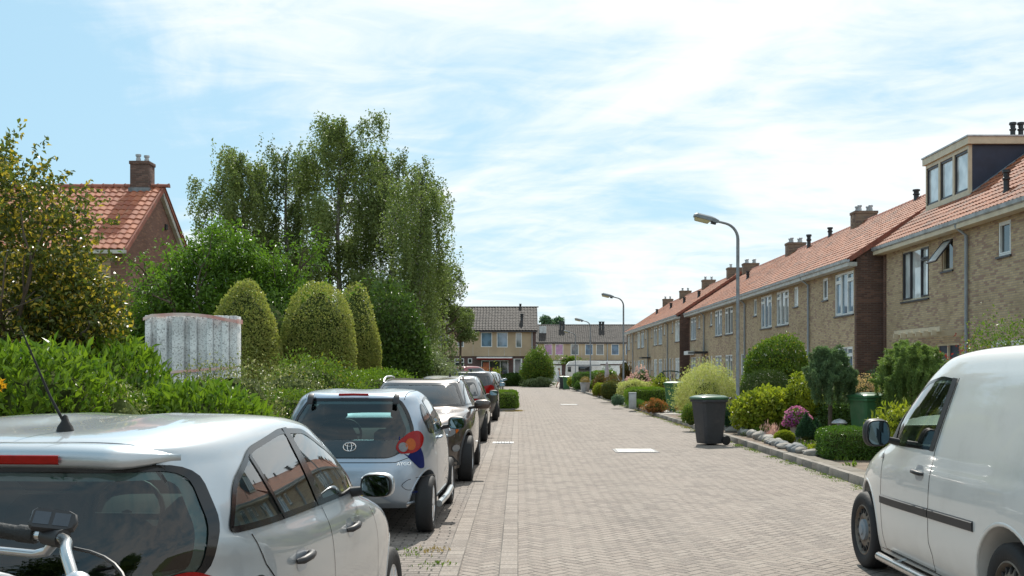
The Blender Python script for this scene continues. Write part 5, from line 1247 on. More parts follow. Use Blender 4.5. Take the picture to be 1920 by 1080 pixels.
def foliage(rx, ry, h, n, L, W, p=2.0, amp=.07, freq=2.5, taper=0, depth=.22, up=.5, seed=1, spike=0, base=.42, core=.80, fold=.25, jitn=.7, droop=.15):
    """returns V, F of a leafy bush sitting on z=0, centre of its ellipsoid at h*base"""
    rz = h * (1 - base); lump = Lump(amp, freq, seed); f = sizer(rx, ry, rz, p, taper)
    D = shell_dirs(n, -.75); Q = f(D); low = Q[:, 2] < 0; Q[low, 2] *= (h * base) / rz
    d = rng.uniform(0, 1, (n, 1)) ** 1.6 * depth; k = lump(D)[:, None] * (1 - d) + (rng.uniform(0, 1, (n, 1)) ** 6) * spike
    P = Q * k + rng.normal(0, L * .12, (n, 3)); Nn = unit(D / np.array([rx, ry, rz]) ** 1.0)
    A = unit(Nn * .55 + rng.normal(0, jitn, (n, 3)) + np.array([0, 0, up])); Nf = unit(Nn + rng.normal(0, .45, (n, 3)) + np.array([0, 0, .25]))
    V, F = leaves(P, A, Nf, L, W, fold, droop)
    # solid core in twig colour, added to block light through the leaves
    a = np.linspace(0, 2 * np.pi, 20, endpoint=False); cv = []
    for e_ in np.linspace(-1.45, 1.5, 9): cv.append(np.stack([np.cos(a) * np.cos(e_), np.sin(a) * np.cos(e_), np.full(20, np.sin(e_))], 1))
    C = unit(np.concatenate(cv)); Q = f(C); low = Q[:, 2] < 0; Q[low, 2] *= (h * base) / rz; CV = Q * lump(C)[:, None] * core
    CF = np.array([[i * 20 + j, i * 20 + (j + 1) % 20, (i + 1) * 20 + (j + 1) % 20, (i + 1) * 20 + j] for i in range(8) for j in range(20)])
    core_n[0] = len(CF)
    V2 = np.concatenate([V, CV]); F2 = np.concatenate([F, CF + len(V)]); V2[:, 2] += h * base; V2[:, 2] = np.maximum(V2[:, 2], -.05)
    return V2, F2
seedc = [10]; core_n = [0]
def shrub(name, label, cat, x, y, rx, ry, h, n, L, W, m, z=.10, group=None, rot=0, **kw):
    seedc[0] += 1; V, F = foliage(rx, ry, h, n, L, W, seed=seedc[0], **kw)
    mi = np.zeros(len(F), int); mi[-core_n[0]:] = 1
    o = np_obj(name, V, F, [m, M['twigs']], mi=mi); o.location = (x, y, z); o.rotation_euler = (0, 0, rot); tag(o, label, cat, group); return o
def branch_tree(mb, p, d, L, r, depth, tips, spread=.6, seg=4, upb=.15, ratio=.72, kids=3, tipr=.008):
    pts = [p]; q = Vector(p); dd = Vector(d).normalized()
    for i in range(seg):
        dd = (dd + Vector(rng.normal(0, .12, 3)) + Vector((0, 0, upb * .25))).normalized(); q = q + dd * L / seg; pts.append(q.copy())
    r2 = r * ratio if depth else tipr; mb.tube(pts, [r + (r2 - r) * i / seg for i in range(seg + 1)], 8 if r > .05 else 5, caps=False)
    if depth == 0: tips.append((q, dd)); return
    for i in range(kids):
        nd = (dd + Vector(rng.normal(0, spread, 3)) + Vector((0, 0, upb))).normalized(); s_ = rng.uniform(.35, 1) if i else 1
        st = pts[min(seg, max(1, int(seg * s_)))]; branch_tree(mb, st, nd, L * rng.uniform(.6, .85), r2 * (.9 if i == 0 else .7), depth - 1, tips, spread, seg, upb, ratio, kids, tipr)
LG = leafmat
M['twigs'] = mat('twig_core', (.065, .085, .026), 1.0, spec=.05, var=.3, scale=8)
M['laurel'] = LG('laurel_leaf', (0.22, 0.32, 0.025), (0.055, 0.13, 0.014), .30, .36, .35)
M['elaeagnus'] = LG('variegated_leaf', (0.13, 0.16, 0.025), (0.045, 0.065, 0.02), .32, .35, .5, edge=((.50, .38, .05), .22))
M['topiary'] = LG('topiary_leaf', (0.36, 0.37, 0.095), (0.16, 0.195, 0.05), .32, .5, .3, edge=((.36, .33, .10), .10))
M['cherry'] = LG('cherry_leaf', (0.14, 0.24, 0.025), (0.055, 0.12, 0.015), .38, .4, .4)
M['birch'] = LG('birch_leaf', (0.22, 0.28, 0.085), (0.11, 0.15, 0.05), .33, .5, .3)
M['birch2'] = LG('dark_birch_leaf', (0.17, 0.22, 0.07), (0.08, 0.115, 0.04), .28, .5, .3)
M['darkgreen'] = LG('dark_leaf', (0.09, 0.15, 0.025), (0.035, 0.075, 0.014), .28, .4, .4)
M['midgreen'] = LG('mid_green_leaf', (0.17, 0.25, 0.028), (0.065, 0.12, 0.016), .32, .4, .4, edge=((.30, .27, .03), .05))
M['palegreen'] = LG('silvery_leaf', (.24, .28, .15), (.12, .16, .07), .3, .5, .4)
M['privet'] = LG('privet_leaf', (.20, .23, .07), (.08, .11, .03), .3, .4, .5, edge=((.42, .40, .24), .15))
M['yellowgreen'] = LG('yellow_green_leaf', (0.33, 0.34, 0.03), (0.13, 0.19, 0.02), .4, .4, .4)
M['willow'] = LG('variegated_willow_leaf', (0.52, 0.52, 0.2), (0.26, 0.3, 0.08), .4, .5, .3, edge=((.55, .52, .30), .2))
M['box'] = LG('box_leaf', (0.11, 0.2, 0.02), (0.035, 0.09, 0.012), .28, .3, .5)
M['yew'] = LG('yew_needle', (0.085, 0.125, 0.03), (0.035, 0.065, 0.017), .2, .5, .3)
M['conifer'] = LG('blue_green_needle', (0.2, 0.29, 0.13), (0.06, 0.11, 0.05), .28, .5, .3)
M['coniferlight'] = LG('fresh_needle', (0.27, 0.35, 0.09), (0.09, 0.16, 0.045), .3, .5, .3)
M['dwarf'] = LG('dwarf_conifer_needle', (.045, .11, .045), (.02, .06, .03), .2, .5, .3)
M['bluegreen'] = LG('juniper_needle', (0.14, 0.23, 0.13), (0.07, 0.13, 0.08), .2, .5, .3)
M['olive'] = LG('golden_conifer', (.15, .13, .015), (.055, .07, .01), .25, .5, .3)
M['brownleaf'] = LG('bronze_leaf', (.20, .11, .035), (.09, .075, .03), .25, .5, .3)
M['orange'] = LG('dry_orange_leaf', (.42, .16, .05), (.22, .10, .04), .3, .6, .2, edge=((.10, .13, .03), .2))
M['pink'] = LG('pink_petal', (.62, .40, .42), (.45, .25, .30), .4, .6, .2)
M['purple'] = LG('purple_petal', (.38, .05, .30), (.55, .25, .45), .4, .6, .2)
M['peach'] = LG('peach_flower', (.48, .32, .20), (.30, .22, .12), .4, .6, .2)
M['redleaf'] = LG('red_leaf', (.36, .03, .02), (.12, .02, .02), .35, .4, .4)
M['yellow'] = LG('yellow_flower', (.70, .40, .02), (.55, .30, .02), .3, .6, .2)
M['straw'] = LG('straw', (.36, .26, .11), (.25, .18, .08), .3, .7, .2)
M['blade'] = LG('grass_blade', (.12, .22, .03), (.06, .13, .02), .35, .5, .3)

# ---- left side, near to far
def tree_obj(name, label, cat, x, y, z=.05, group=None): return empty(name, (x, y, z), 0, label, cat, group)
# variegated tree at the left edge
e = tree_obj('variegated_tree', 'variegated yellow-green tree filling the left edge before the orange-roofed house', 'tree', XP(-8, 13.2), 13.2)
mb = MB(); tips = []; mb.tube([(0, 0, 0), (.05, 0, .6), (0, .1, 1.1)], [.13, .11, .10], 8, caps=False)
for a in range(11):
    t = a * 2.4; branch_tree(mb, (0, .05, .5 + .10 * a), (math.cos(t), math.sin(t), .75), 1.0, .05, 2, tips, .5, 4, .22, .65, 3, .006)
mb.build('trunk', M['bark'], e, smooth=60)
T = np.array([list(t[0]) for t in tips]); print('elaeagnus', len(T), T.min(0), T.max(0))
n = 15000; k = rng.randint(0, len(T), n)
P0 = T[k] * np.array([.62, .62, 1.03]) + rng.normal(0, .17, (n, 3))
D = shell_dirs(17000, -.75); lump = Lump(.12, 2.6, 91); P1 = D * np.array([1.30, 1.0, 1.72]) * (lump(D)[:, None] * (1 - .55 * rng.uniform(0, 1, (17000, 1)) ** 1.3)) + np.array([-.12, 0, 2.62])
# arching sprays that break the outline
sp = []
for i in range(170):
    d = unit(rng.normal(0, 1, 3) * np.array([1, 1, .8]) + np.array([.25, -.1, .25])); s0 = np.array([-.12, 0, 2.62]) + d * np.array([1.1, .9, 1.55]); l = rng.uniform(.2, .55)
    if s0[2] < 1.0: continue
    for j in range(34): t = j / 34; sp.append(s0 + (d + np.array([.1, 0, .25])) * l * t + np.array([0, 0, -.25 * l * t * t]) + rng.normal(0, .025, 3))
q = shell_dirs(4200, -.9); P2 = q * np.array([.62, .6, .62]) * rng.uniform(.55, 1.12, (len(q), 1)) + np.array([.95, 0, 2.25]); P = np.concatenate([P1, np.array(sp), P2]); n = len(P)
V, F = leaves(P, rng.normal(0, 1, (n, 3)) + [0, 0, .4], rng.normal(0, .6, (n, 3)) + [0, 0, 1], .070, .042)
np_obj('crown', V, F, M['elaeagnus'], e)
# laurel hedges
GL = 'laurel bushes of the front hedge on the left'
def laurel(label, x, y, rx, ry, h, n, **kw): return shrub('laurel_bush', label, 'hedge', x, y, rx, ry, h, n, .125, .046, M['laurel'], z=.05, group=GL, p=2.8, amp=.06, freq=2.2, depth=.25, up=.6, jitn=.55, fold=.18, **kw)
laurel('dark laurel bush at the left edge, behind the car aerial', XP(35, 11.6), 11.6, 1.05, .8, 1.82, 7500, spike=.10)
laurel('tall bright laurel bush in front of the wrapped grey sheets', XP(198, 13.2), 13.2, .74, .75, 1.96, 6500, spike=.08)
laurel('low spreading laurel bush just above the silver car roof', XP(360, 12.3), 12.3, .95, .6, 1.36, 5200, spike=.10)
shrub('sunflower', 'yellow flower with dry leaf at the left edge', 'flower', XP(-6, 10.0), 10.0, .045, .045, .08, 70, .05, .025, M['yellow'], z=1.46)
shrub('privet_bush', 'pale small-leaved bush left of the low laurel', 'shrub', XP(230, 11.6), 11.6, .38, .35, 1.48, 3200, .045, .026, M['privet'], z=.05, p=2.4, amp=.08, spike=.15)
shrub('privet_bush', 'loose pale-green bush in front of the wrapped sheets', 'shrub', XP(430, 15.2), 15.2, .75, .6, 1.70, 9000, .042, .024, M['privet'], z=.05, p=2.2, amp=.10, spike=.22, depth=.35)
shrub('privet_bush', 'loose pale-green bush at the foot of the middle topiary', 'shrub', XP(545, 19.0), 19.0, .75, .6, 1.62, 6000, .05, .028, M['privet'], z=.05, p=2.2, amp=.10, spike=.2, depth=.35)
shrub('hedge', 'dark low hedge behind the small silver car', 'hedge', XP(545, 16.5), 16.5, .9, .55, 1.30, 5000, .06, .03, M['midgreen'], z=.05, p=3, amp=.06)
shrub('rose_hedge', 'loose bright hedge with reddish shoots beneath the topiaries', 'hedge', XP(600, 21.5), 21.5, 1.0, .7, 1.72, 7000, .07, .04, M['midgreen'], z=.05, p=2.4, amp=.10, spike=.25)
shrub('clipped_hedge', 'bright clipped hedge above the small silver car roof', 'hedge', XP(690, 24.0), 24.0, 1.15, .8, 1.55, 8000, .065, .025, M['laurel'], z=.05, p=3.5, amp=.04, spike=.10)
# wrapped stack of sheets
e = empty('sheet_stack', (XP(364, 20.0), 20.0, 0), R(3), 'upright bundle of weathered grey corrugated sheets tied with red-white tape', 'sheet stack')
mb = MB(); mb.box(-.85, .85, -.25, .25, .05, .30); mb.build('pallet', M['bark'], e)
ws = [.10, .10, .18, .10, .21, .10, .12, .19, .10, .16, .12, .14]; x = -.81
for i, w_ in enumerate(ws):
    top = 2.62 + random.uniform(-.02, .01); y = (-.27, -.17, -.25, -.15)[i % 4]; mb = MB()
    mb.box(x, x + w_ - .004, y, .22, .30, top); mb.build('sheet', M['graysheet'], e, bevel=.012); x += w_
M['tape'] = mat('red_white_tape', (.55, .09, .07), .5, col2=(.70, .62, .58), scale=1.3)
mb = MB(); pts = [(-.84, 2.55), (-.70, 2.61), (-.3, 2.635), (0, 2.635), (.35, 2.60), (.6, 2.55), (.83, 2.51)]
mb.loft([[(a, -.285, b - .028), (a, -.285, b + .028), (a, -.278, b + .028), (a, -.278, b - .028)] for a, b in pts]); mb.box(.828, .834, -.28, .23, 2.48, 2.56); mb.build('tape', M['tape'], e)
mb = MB(); mb.loft([[(a, -.285, b - .025), (a, -.285, b + .025), (a, -.278, b + .025), (a, -.278, b - .025)] for a, b in [(-.84, 1.56), (0, 1.62), (.83, 1.68)]]); mb.build('tape', M['tape'], e)
# topiaries
GT = 'clipped variegated topiaries behind the left hedge'
def topiary(label, px, Y, w_, h, taper, n=36000): return shrub('topiary', label, 'topiary', XP(px, Y), Y, w_, w_ * .95, h, n, .058, .034, M['topiary'], z=.05, group=GT, p=2.7, amp=.045, freq=3.5, taper=taper, depth=.10, base=.40, core=.88, up=.2, fold=.2)
topiary('pointed clipped topiary beside the wrapped grey sheets', 459, 24.0, .86, ZP(516, 24) - .05, .45, 34000)
topiary('broad dome-shaped clipped topiary in the middle', 598, 25.0, .82, ZP(525, 25) - .05, .08)
topiary('narrow clipped topiary behind the broad dome one', 668, 28.0, .58, ZP(527, 28) - .05, .10, 30000)
shrub('laurel_tree', 'tall dark green shrub right of the topiaries', 'shrub', XP(735, 33), 33, 1.05, 1.1, ZP(528, 33), 12000, .13, .07, M['darkgreen'], z=.05, p=2.2, amp=.12, spike=.2, taper=.2, depth=.3)
shrub('silvery_shrub', 'silvery loose shrub with arching shoots above the parked SUV roofs', 'shrub', XP(800, 34), 34, 1.05, .9, ZP(655, 34), 9000, .12, .034, M['palegreen'], z=.05, p=2, amp=.15, spike=.45, depth=.5, up=.8)
shrub('dark_shrub', 'dark shrub between pointed and dome topiary', 'shrub', XP(510, 29), 29, 1.0, .9, 3.4, 8000, .10, .05, M['darkgreen'], z=.05, p=2.2, amp=.12, spike=.15, depth=.3)
# cherry tree
e = tree_obj('cherry_tree', 'wide bright green cherry tree behind the wrapped sheets', 'tree', XP(405, 31), 31.0)
mb = MB(); tips = []; mb.tube([(0, 0, 0), (.05, 0, 1.2), (0, 0, 2.0)], [.17, .14, .13], 10, caps=False)
for a in range(9): t = a * 2.4; branch_tree(mb, (0, 0, 1.5 + .07 * a), (math.cos(t) * 1.1, math.sin(t) * .9, .65), 1.55, .075, 3, tips, .42, 4, .10, .66, 3, .008)
for t, z_ in ((0.12, 2.1), (.3, 1.9)): branch_tree(mb, (0, 0, z_), (1.4, .1, .5), 2.0, .08, 3, tips, .35, 4, .04, .68, 3, .008)
mb.build('trunk', M['bark'], e, smooth=60)
T = np.array([list(t[0]) for t in tips]); TD = np.array([list(t[1]) for t in tips]); print('cherry', len(T), T.min(0), T.max(0))
T2, TD2 = [], []
for kx, ky, kz, kr in ((-1.5, 0, 3.2, 1.0), (-.7, .4, 4.3, 1.0), (.2, 0, 4.8, .95), (1.1, .3, 4.2, 1.0), (2.0, 0, 3.5, .95), (2.8, .1, 2.9, .75), (-2.1, 0, 2.4, .8), (.9, -.7, 3.1, 1.1), (-.4, -.8, 3.2, 1.1), (1.9, -.5, 2.4, .9), (-1.2, -.6, 2.2, .9), (0, 0, 2.2, 1.2), (3.3, 0, 2.5, .5)):
    q = shell_dirs(110, -.8); T2.append(np.array([kx, ky, kz]) + q * kr * rng.uniform(.7, 1.12, (len(q), 1))); TD2.append(q + [0, 0, .15])
T = np.concatenate([T] + T2); TD = np.concatenate([TD] + [unit(q) for q in TD2])
n = 26 * len(T); k = np.repeat(np.arange(len(T)), 26); P = T[k] + TD[k] * rng.uniform(-.55, .12, (n, 1)) + rng.normal(0, .10, (n, 3))
V, F = leaves(P, rng.normal(0, .6, (n, 3)) + TD[k] * .7 + [0, 0, -.55], rng.normal(0, .5, (n, 3)) + [0, 0, 1], .145, .062); np_obj('crown', V, F, M['cherry'], e)
# birches
def birch(label, px, Y, top_py, half_w, m, seed, nl=9, lean=0, low=1.6, dens=1.0, hang=1.7, leaf=.10, nst=430):
    global rng
    rng = np.random.RandomState(seed); X = XP(px, Y); H = ZP(top_py, Y); e = tree_obj('birch_tree', label, 'tree', X, Y, 0, 'birches rising behind the topiaries')
    mb = MB(); pts = []; n = 12
    for i in range(n + 1): t = i / n; pts.append((lean * t * t + .12 * math.sin(t * 7 + seed), .1 * math.sin(5 * t), H * .95 * t))
    mb.tube(pts, [.20 * (1 - i / n) ** .9 + .012 for i in range(n + 1)], 8, caps=False); br = []
    for i in range(nl * 5):
        t = .16 + .80 * (i + rng.uniform(0, 1)) / (nl * 5); a = i * 2.4 + rng.uniform(-.4, .4); b = Vector(pts[int(t * n)]).lerp(Vector(pts[min(n, int(t * n) + 1)]), t * n % 1)
        l = half_w * (.85 + .15 * t if t < .66 else (1 - ((t - .66) / .34) ** 2 * .50)) * rng.uniform(.35, 1.2); q = [b]; d = Vector((math.cos(a), math.sin(a), rng.uniform(.45, 1.1))).normalized()
        for j in range(6): d = (d + Vector((0, 0, .05 - .22 * (j > 2)))).normalized(); q.append(q[-1] + d * l / 5.2)
        mb.tube(q, [.05 * (1 - t * .6), .04, .03, .022, .014, .010, .006], 5, caps=False); br.append(q)
    mb.build('trunk', M['birchbark'], e, smooth=60)
    P, A = [], []
    for s_ in range(int(nst * dens)):
        q = br[rng.randint(len(br))]; tt = rng.uniform(.25, 1) ** .7 * 5.99; b = q[int(tt)].lerp(q[int(tt) + 1], tt % 1); b = np.array(b) + rng.normal(0, .18, 3)
        l = hang * rng.uniform(.35, 1.15); l = min(l, b[2] - low); sw = rng.normal(0, .10, 2)
        if l < .2: continue
        k = max(3, int(l / .042)); t = np.linspace(0, 1, k)
        out = np.array([b[0], b[1]]) / (np.linalg.norm(b[:2]) + .3) * .25
        S = np.stack([b[0] + (sw[0] + out[0]) * np.sin(t * 1.4) + .03 * np.sin(t * 9 + s_), b[1] + (sw[1] + out[1]) * np.sin(t * 1.4), b[2] + .10 * np.sin(t * 3) - l * t ** 1.15], 1) + rng.normal(0, .055, (k, 3))
        P.append(S); A.append(np.tile([0, 0, -.6], (k, 1)) + rng.normal(0, .8, (k, 3)))
    P = np.concatenate(P); A = np.concatenate(A)
    V, F = leaves(P, A, rng.normal(0, 1, (len(P), 3)), leaf, leaf * .68, .15, .1); np_obj('crown', V, F, m, e); return e
birch('broad left birch with a rounded pale crown', 462, 56, 258, 2.35, M['birch'], 11, lean=-.2, nst=1300, leaf=.125)
birch('slim birch between the broad left one and the tallest one', 540, 58, 258, 2.2, M['birch2'], 12, nst=900, leaf=.13)
birch('tallest birch with drooping top twigs', 636, 56, 198, 3.0, M['birch'], 13, lean=.1, nst=1750, leaf=.125)
birch('ragged dark birch right of the tallest one', 735, 57, 283, 3.0, M['birch2'], 14, lean=.3, nst=1350, hang=1.6, leaf=.125)
birch('right-hand birch with long hanging curtain of twigs', 785, 50, 310, 1.7, M['birch'], 15, nst=650, hang=2.6, leaf=.11)
rng = np.random.RandomState(5)
def dense_tree(label, px, Y, py_top, hw, m, seed, n=9000, leaf=.16, base=1.8, trunkr=.14, XH=None):
    global rng
    rng = np.random.RandomState(seed); X_, H = XH or (XP(px, Y), ZP(py_top, Y)); e = tree_obj('leafy_tree', label, 'tree', X_, Y, 0); mb = MB(); tips = []
    mb.tube([(0, 0, 0), (.05, 0, base), (0, 0, H * .62)], [trunkr, trunkr * .85, trunkr * .4], 8, caps=False)
    for a in range(9): t = a * 2.4; branch_tree(mb, (0, 0, base + (H * .55 - base) * a / 9), (math.cos(t), math.sin(t), .55), hw * .55, .05, 1, tips, .4, 3, .2)
    mb.build('trunk', M['bark'], e, smooth=60); Ps = []
    for k in range(15):
        c = np.array([rng.uniform(-.62, .62) * hw, rng.uniform(-.6, .6) * hw, base + (H - base) * rng.uniform(.12, .80)]); r = hw * rng.uniform(.32, .5)
        if c[2] > H * .7: c[:2] *= .5
        d = shell_dirs(n // 15, -.9); Ps.append(c + d * r * np.array([1, 1, .8]) * (.55 + .5 * rng.uniform(0, 1, (len(d), 1))))
    P = np.concatenate(Ps); P[:, 2] = np.minimum(P[:, 2], H); V, F = leaves(P, rng.normal(0, 1, (len(P), 3)), rng.normal(0, .6, (len(P), 3)) + [0, 0, .8], leaf, leaf * .55); np_obj('crown', V, F, m, e); return e
dense_tree('dark round tree overhanging the beige panelled row', 830, 62, 478, 1.9, M['birch2'], 31, 9000, .15, base=3.0)
dense_tree('small dark tree before the end of the beige row', 862, 66, 560, 1.2, M['birch2'], 36, 5000, .15, base=3.3, trunkr=.08)
dense_tree('dark tree low behind the tallest birch', 640, 46, 555, 2.2, M['darkgreen'], 32, 8000, .15, base=.8)
dense_tree('far tree peeping over the grey roofs, left one', 1025, 190, 588, 1.8, M['bluegreen'], 33, 2600, .45, base=7)  # lighter blue-green leaves paint distance haze into both far trees
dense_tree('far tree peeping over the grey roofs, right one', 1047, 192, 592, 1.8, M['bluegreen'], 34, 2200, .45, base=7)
dense_tree('slim tree between the cherry tree and the birches', 350, 40, 560, 1.6, M['darkgreen'], 35, 7000, .12, base=.8)
dense_tree('tree behind the viewer on the left verge, seen in the car glass', 0, -7, 0, 3.2, M['darkgreen'], 41, 7000, .26, base=2.0, XH=(-6.5, 7.5))
dense_tree('tree behind the viewer at the street centre, seen in the car glass', 0, -16, 0, 3.8, M['darkgreen'], 42, 7000, .30, base=2.4, XH=(-1.0, 8.5))
dense_tree('tree behind the viewer on the right, seen in the car glass', 0, -12, 0, 3.2, M['midgreen'], 43, 7000, .26, base=2.0, XH=(5.5, 7.0))
# far end bushes
shrub('tall_bush', 'tall round bush at the end of the street before the panelled row', 'shrub', XP(1008, 101), 101, 1.35, 1.2, ZP(655, 101), 6500, .15, .08, M['midgreen'], z=0, p=2.2, amp=.12, taper=.25, spike=.15)
shrub('end_hedge', 'low dark hedge under the shop window at the street end', 'hedge', XP(965, 104), 104.2, 1.9, .8, 1.15, 4500, .14, .08, M['darkgreen'], z=0, p=3, amp=.12)
shrub('end_hedge', 'low pale-green ground bush right of the tall street-end bush', 'hedge', XP(1010, 98.5), 99.2, 1.6, .6, .78, 3500, .13, .07, M['palegreen'], z=0, p=2.6, amp=.14, spike=.2)
shrub('young_tree', 'thin young shrub before the red-striped awning', 'shrub', XP(931, 103), 103, .35, .3, 2.9, 300, .16, .08, M['yellowgreen'], z=0, p=2, amp=.3, core=.05, depth=.8)
shrub('young_tree', 'orange-yellow shrub beside the red van', 'shrub', XP(905, 90), 90, .8, .5, 1.75, 700, .14, .08, M['orange'], z=0, p=2, amp=.3, core=.3, depth=.6)
shrub('wall_bush', 'small bush growing over the garage roof edge', 'shrub', XP(1070, 139), 139.2, 1.8, .4, .9, 700, .25, .14, M['midgreen'], z=2.3, p=2, amp=.3, core=.5)
# island hedge and weeds
shrub('island_hedge', 'small clipped hedge block on the kerbed parking island', 'hedge', XP(948, 43.5), 43.7, .50, .85, .72, 7000, .05, .028, M['laurel'], z=.06, p=5, amp=.05, depth=.14, core=.88, up=.8, spike=.06)
def tufts(name, label, pts, n, L, W, m, h=.10, kind='stuff', cat=None):
    P = np.array([p for p in pts for _ in range(n)], float) + rng.normal(0, 1, (len(pts) * n, 3)) * np.array([.07, .07, 0]); P[:, 2] = np.array([p[2] for p in pts for _ in range(n)])
    V, F = leaves(P, rng.normal(0, .5, (len(P), 3)) + [0, 0, 1.0], rng.normal(0, 1, (len(P), 3)), L, W); o = np_obj(name, V, F, m); tag(o, label, cat, None, kind); return o
tufts('weeds', 'small weeds in the paving joints of the parking bay and along the kerb', [(rng.uniform(-1.0, -.55), rng.uniform(7.2, 10.5), .005) for _ in range(6)] + [(4.80 - abs(rng.normal(0, .09)), rng.uniform(11, 60), .003) for _ in range(160)], 26, .03, .012, M['midgreen'], cat='weeds')
tufts('dry_weeds', 'dry yellow-brown weeds at the island and along the kerb foot', [(rng.uniform(-.55, .12), rng.uniform(42.3, 43.4), .01) for _ in range(60)] + [(rng.uniform(-1.5, -.4), rng.uniform(55.2, 56.1), .09) for _ in range(60)] + [(rng.uniform(-1.0, -.55), rng.uniform(7.2, 10.5), .005) for _ in range(3)] + [(4.80 - abs(rng.normal(0, .06)), rng.uniform(24, 90), .003) for _ in range(130)], 22, .035, .012, M['straw'], cat='weeds')

# ---- right gardens, near to far
def rs(name, label, cat, px, Y, wpx, top, n, L, W, m, ry=None, **kw):
    rx = wpx / 2 * Y / FPX; h = ZP(top, Y) - .10
    if kw.get('p', 2) < 3 and kw.get('core', .8) < .9: kw['amp'] = kw.get('amp', .07) * 1.5 + .01; kw['spike'] = kw.get('spike', .04) * 1.5; kw.setdefault('core', .70); kw.setdefault('depth', .32)
    return shrub(name, label, cat, XP(px, Y), Y, rx, ry or rx * .9, h, n, L, W, m, **kw)
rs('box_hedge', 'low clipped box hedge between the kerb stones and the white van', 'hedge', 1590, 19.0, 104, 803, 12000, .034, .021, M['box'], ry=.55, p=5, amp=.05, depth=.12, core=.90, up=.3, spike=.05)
def weeper(label, px, Y, wpx, top, bot, m1, trunk_to, seed, n=190):
    global rng
    rng = np.random.RandomState(seed); X = XP(px, Y); H = ZP(top, Y) - .1; zb = ZP(bot, Y) - .1; rr = wpx / 2 * Y / FPX
    e = empty('weeping_conifer', (X, Y, .10), 0, label, 'tree', 'weeping conifers in the right front gardens')
    mb = MB(); mb.tube([(0, 0, 0), (.01, 0, H * .5), (0, 0, H * .9)], [.045, .04, .03], 8); mb.build('trunk', M['bark'], e, smooth=60)
    P, A = [], []; tw = MB()
    for i in range(n):
        a = rng.uniform(0, 6.283); ro = rr * rng.uniform(.25, 1.12) ** .7; zt = H * (.99 - .30 * (ro / rr) ** 2.2) * rng.uniform(.93, 1.02); zend = zb + (H - zb) * (.02 + .5 * rng.uniform() ** 1.6) - .06; k = 46
        t = np.linspace(0, 1, k); rad = ro * np.minimum(1, (t / .38)) ** .75; z = np.where(t < .38, H * .86 + (zt - H * .86) * np.sin(t / .38 * 1.57) , zt - (zt - zend) * ((t - .38) / .62) ** 1.25)
        rad = rad * (1 - .22 * np.clip((t - .4) / .6, 0, 1)); w1 = .05 * np.sin(t * 6 + i); S = np.stack([rad * np.cos(a) + w1, rad * np.sin(a) + .05 * np.cos(t * 5 + i * 2), z], 1)
        for r_ in range(15): P.append(S + rng.normal(0, .012, S.shape) * (1.3 - t[:, None])); A.append(rng.normal(0, .8, S.shape) + np.gradient(S, axis=0) * 18)
    P = np.concatenate(P); A = np.concatenate(A); V, F = leaves(P, A, rng.normal(0, 1, P.shape), .055, .013, .1, .1); np_obj('crown', V, F, m1, e); return e
weeper('narrow weeping conifer on a bare stem left of the green bin', 1556, 21.6, 92, 640, 752, M['conifer'], 800, 21, 85)
weeper('wider weeping conifer right of the green bin, beside the white van', 1712, 20.6, 140, 634, 778, M['coniferlight'], 800, 22, 120)
rs('dwarf_conifer', 'dark upright dwarf conifer under the narrow weeping conifer', 'conifer', 1512, 22.2, 34, 772, 4500, .05, .016, M['dwarf'], p=2, taper=.75, amp=.06, up=1.4)
rs('dwarf_conifer', 'shorter dwarf conifer tip right of the taller one', 'conifer', 1530, 22.4, 30, 790, 3800, .05, .016, M['dwarf'], p=2, taper=.7, amp=.06, up=1.4)
rs('box_ball', 'small clipped box ball behind the kerb stones', 'topiary', 1471, 22.9, 38, 808, 4500, .028, .016, M['yellowgreen'], p=2.1, amp=.03, depth=.12, core=.9)
rs('golden_plants', 'bright yellow-green ground plants beside the box hedge', 'plant', 1545, 20.6, 70, 834, 1500, .06, .045, M['yellowgreen'], p=2, amp=.2, ry=.3)
# potted petunias
X, Y = XP(1494, 23.6), 23.6
e = empty('flower_pot', (X, Y, .1), 0, 'grey pot holding a dome of purple petunias', 'planter'); mb = MB(); mb.lathe([(.001, 0), (.10, 0), (.14, .28), (.16, .30), (.15, .30), (.12, .27), (.001, .26)], 20); mb.build('pot', M['zinc'], e, smooth=40)
V, F = foliage(.27, .25, .42, 900, .05, .03, seed=77, amp=.06, base=.3); np_obj('plant_leaves', V + [0, 0, .28], F, M['midgreen'], e)
V, F = foliage(.29, .27, .45, 620, .045, .05, seed=78, amp=.07, base=.3, core=.3, depth=.05); np_obj('flower', V + [0, 0, .28], F, M['purple'], e)
rs('salvia', 'thin mauve flower spikes left of the purple petunias', 'plant', 1448, 23.8, 26, 800, 260, .09, .014, M['pink'], p=2, amp=.3, core=.1, up=2.5, jitn=.2)
rs('hydrangea_bush', 'broad-leaved bright hydrangea bush right of the nearest lamp post', 'shrub', 1440, 26.0, 118, 735, 6500, .095, .072, M['yellowgreen'], p=2.3, amp=.10, spike=.12, ry=.7)
rs('ground_plants', 'low dry orange and green plants behind the boulders', 'plant', 1425, 25.2, 70, 806, 900, .06, .03, M['midgreen'], p=2, amp=.2, ry=.4)
rs('yew_bush', 'dark rounded yew bush right of the nearest lamp post', 'shrub', 1434, 30.0, 96, 695, 16000, .05, .02, M['yew'], p=2.3, amp=.05, depth=.12)
rs('round_tree', 'tall round dense green bush rising above the yew', 'shrub', 1455, 33.5, 120, 630, 15000, .085, .055, M['midgreen'], p=2.5, amp=.05, depth=.2, spike=.06)
rs('golden_shrub', 'yellow-tipped shrub left of the narrow weeping conifer', 'shrub', 1508, 25.5, 62, 700, 5200, .075, .045, M['yellowgreen'], p=2.2, amp=.09, spike=.08)
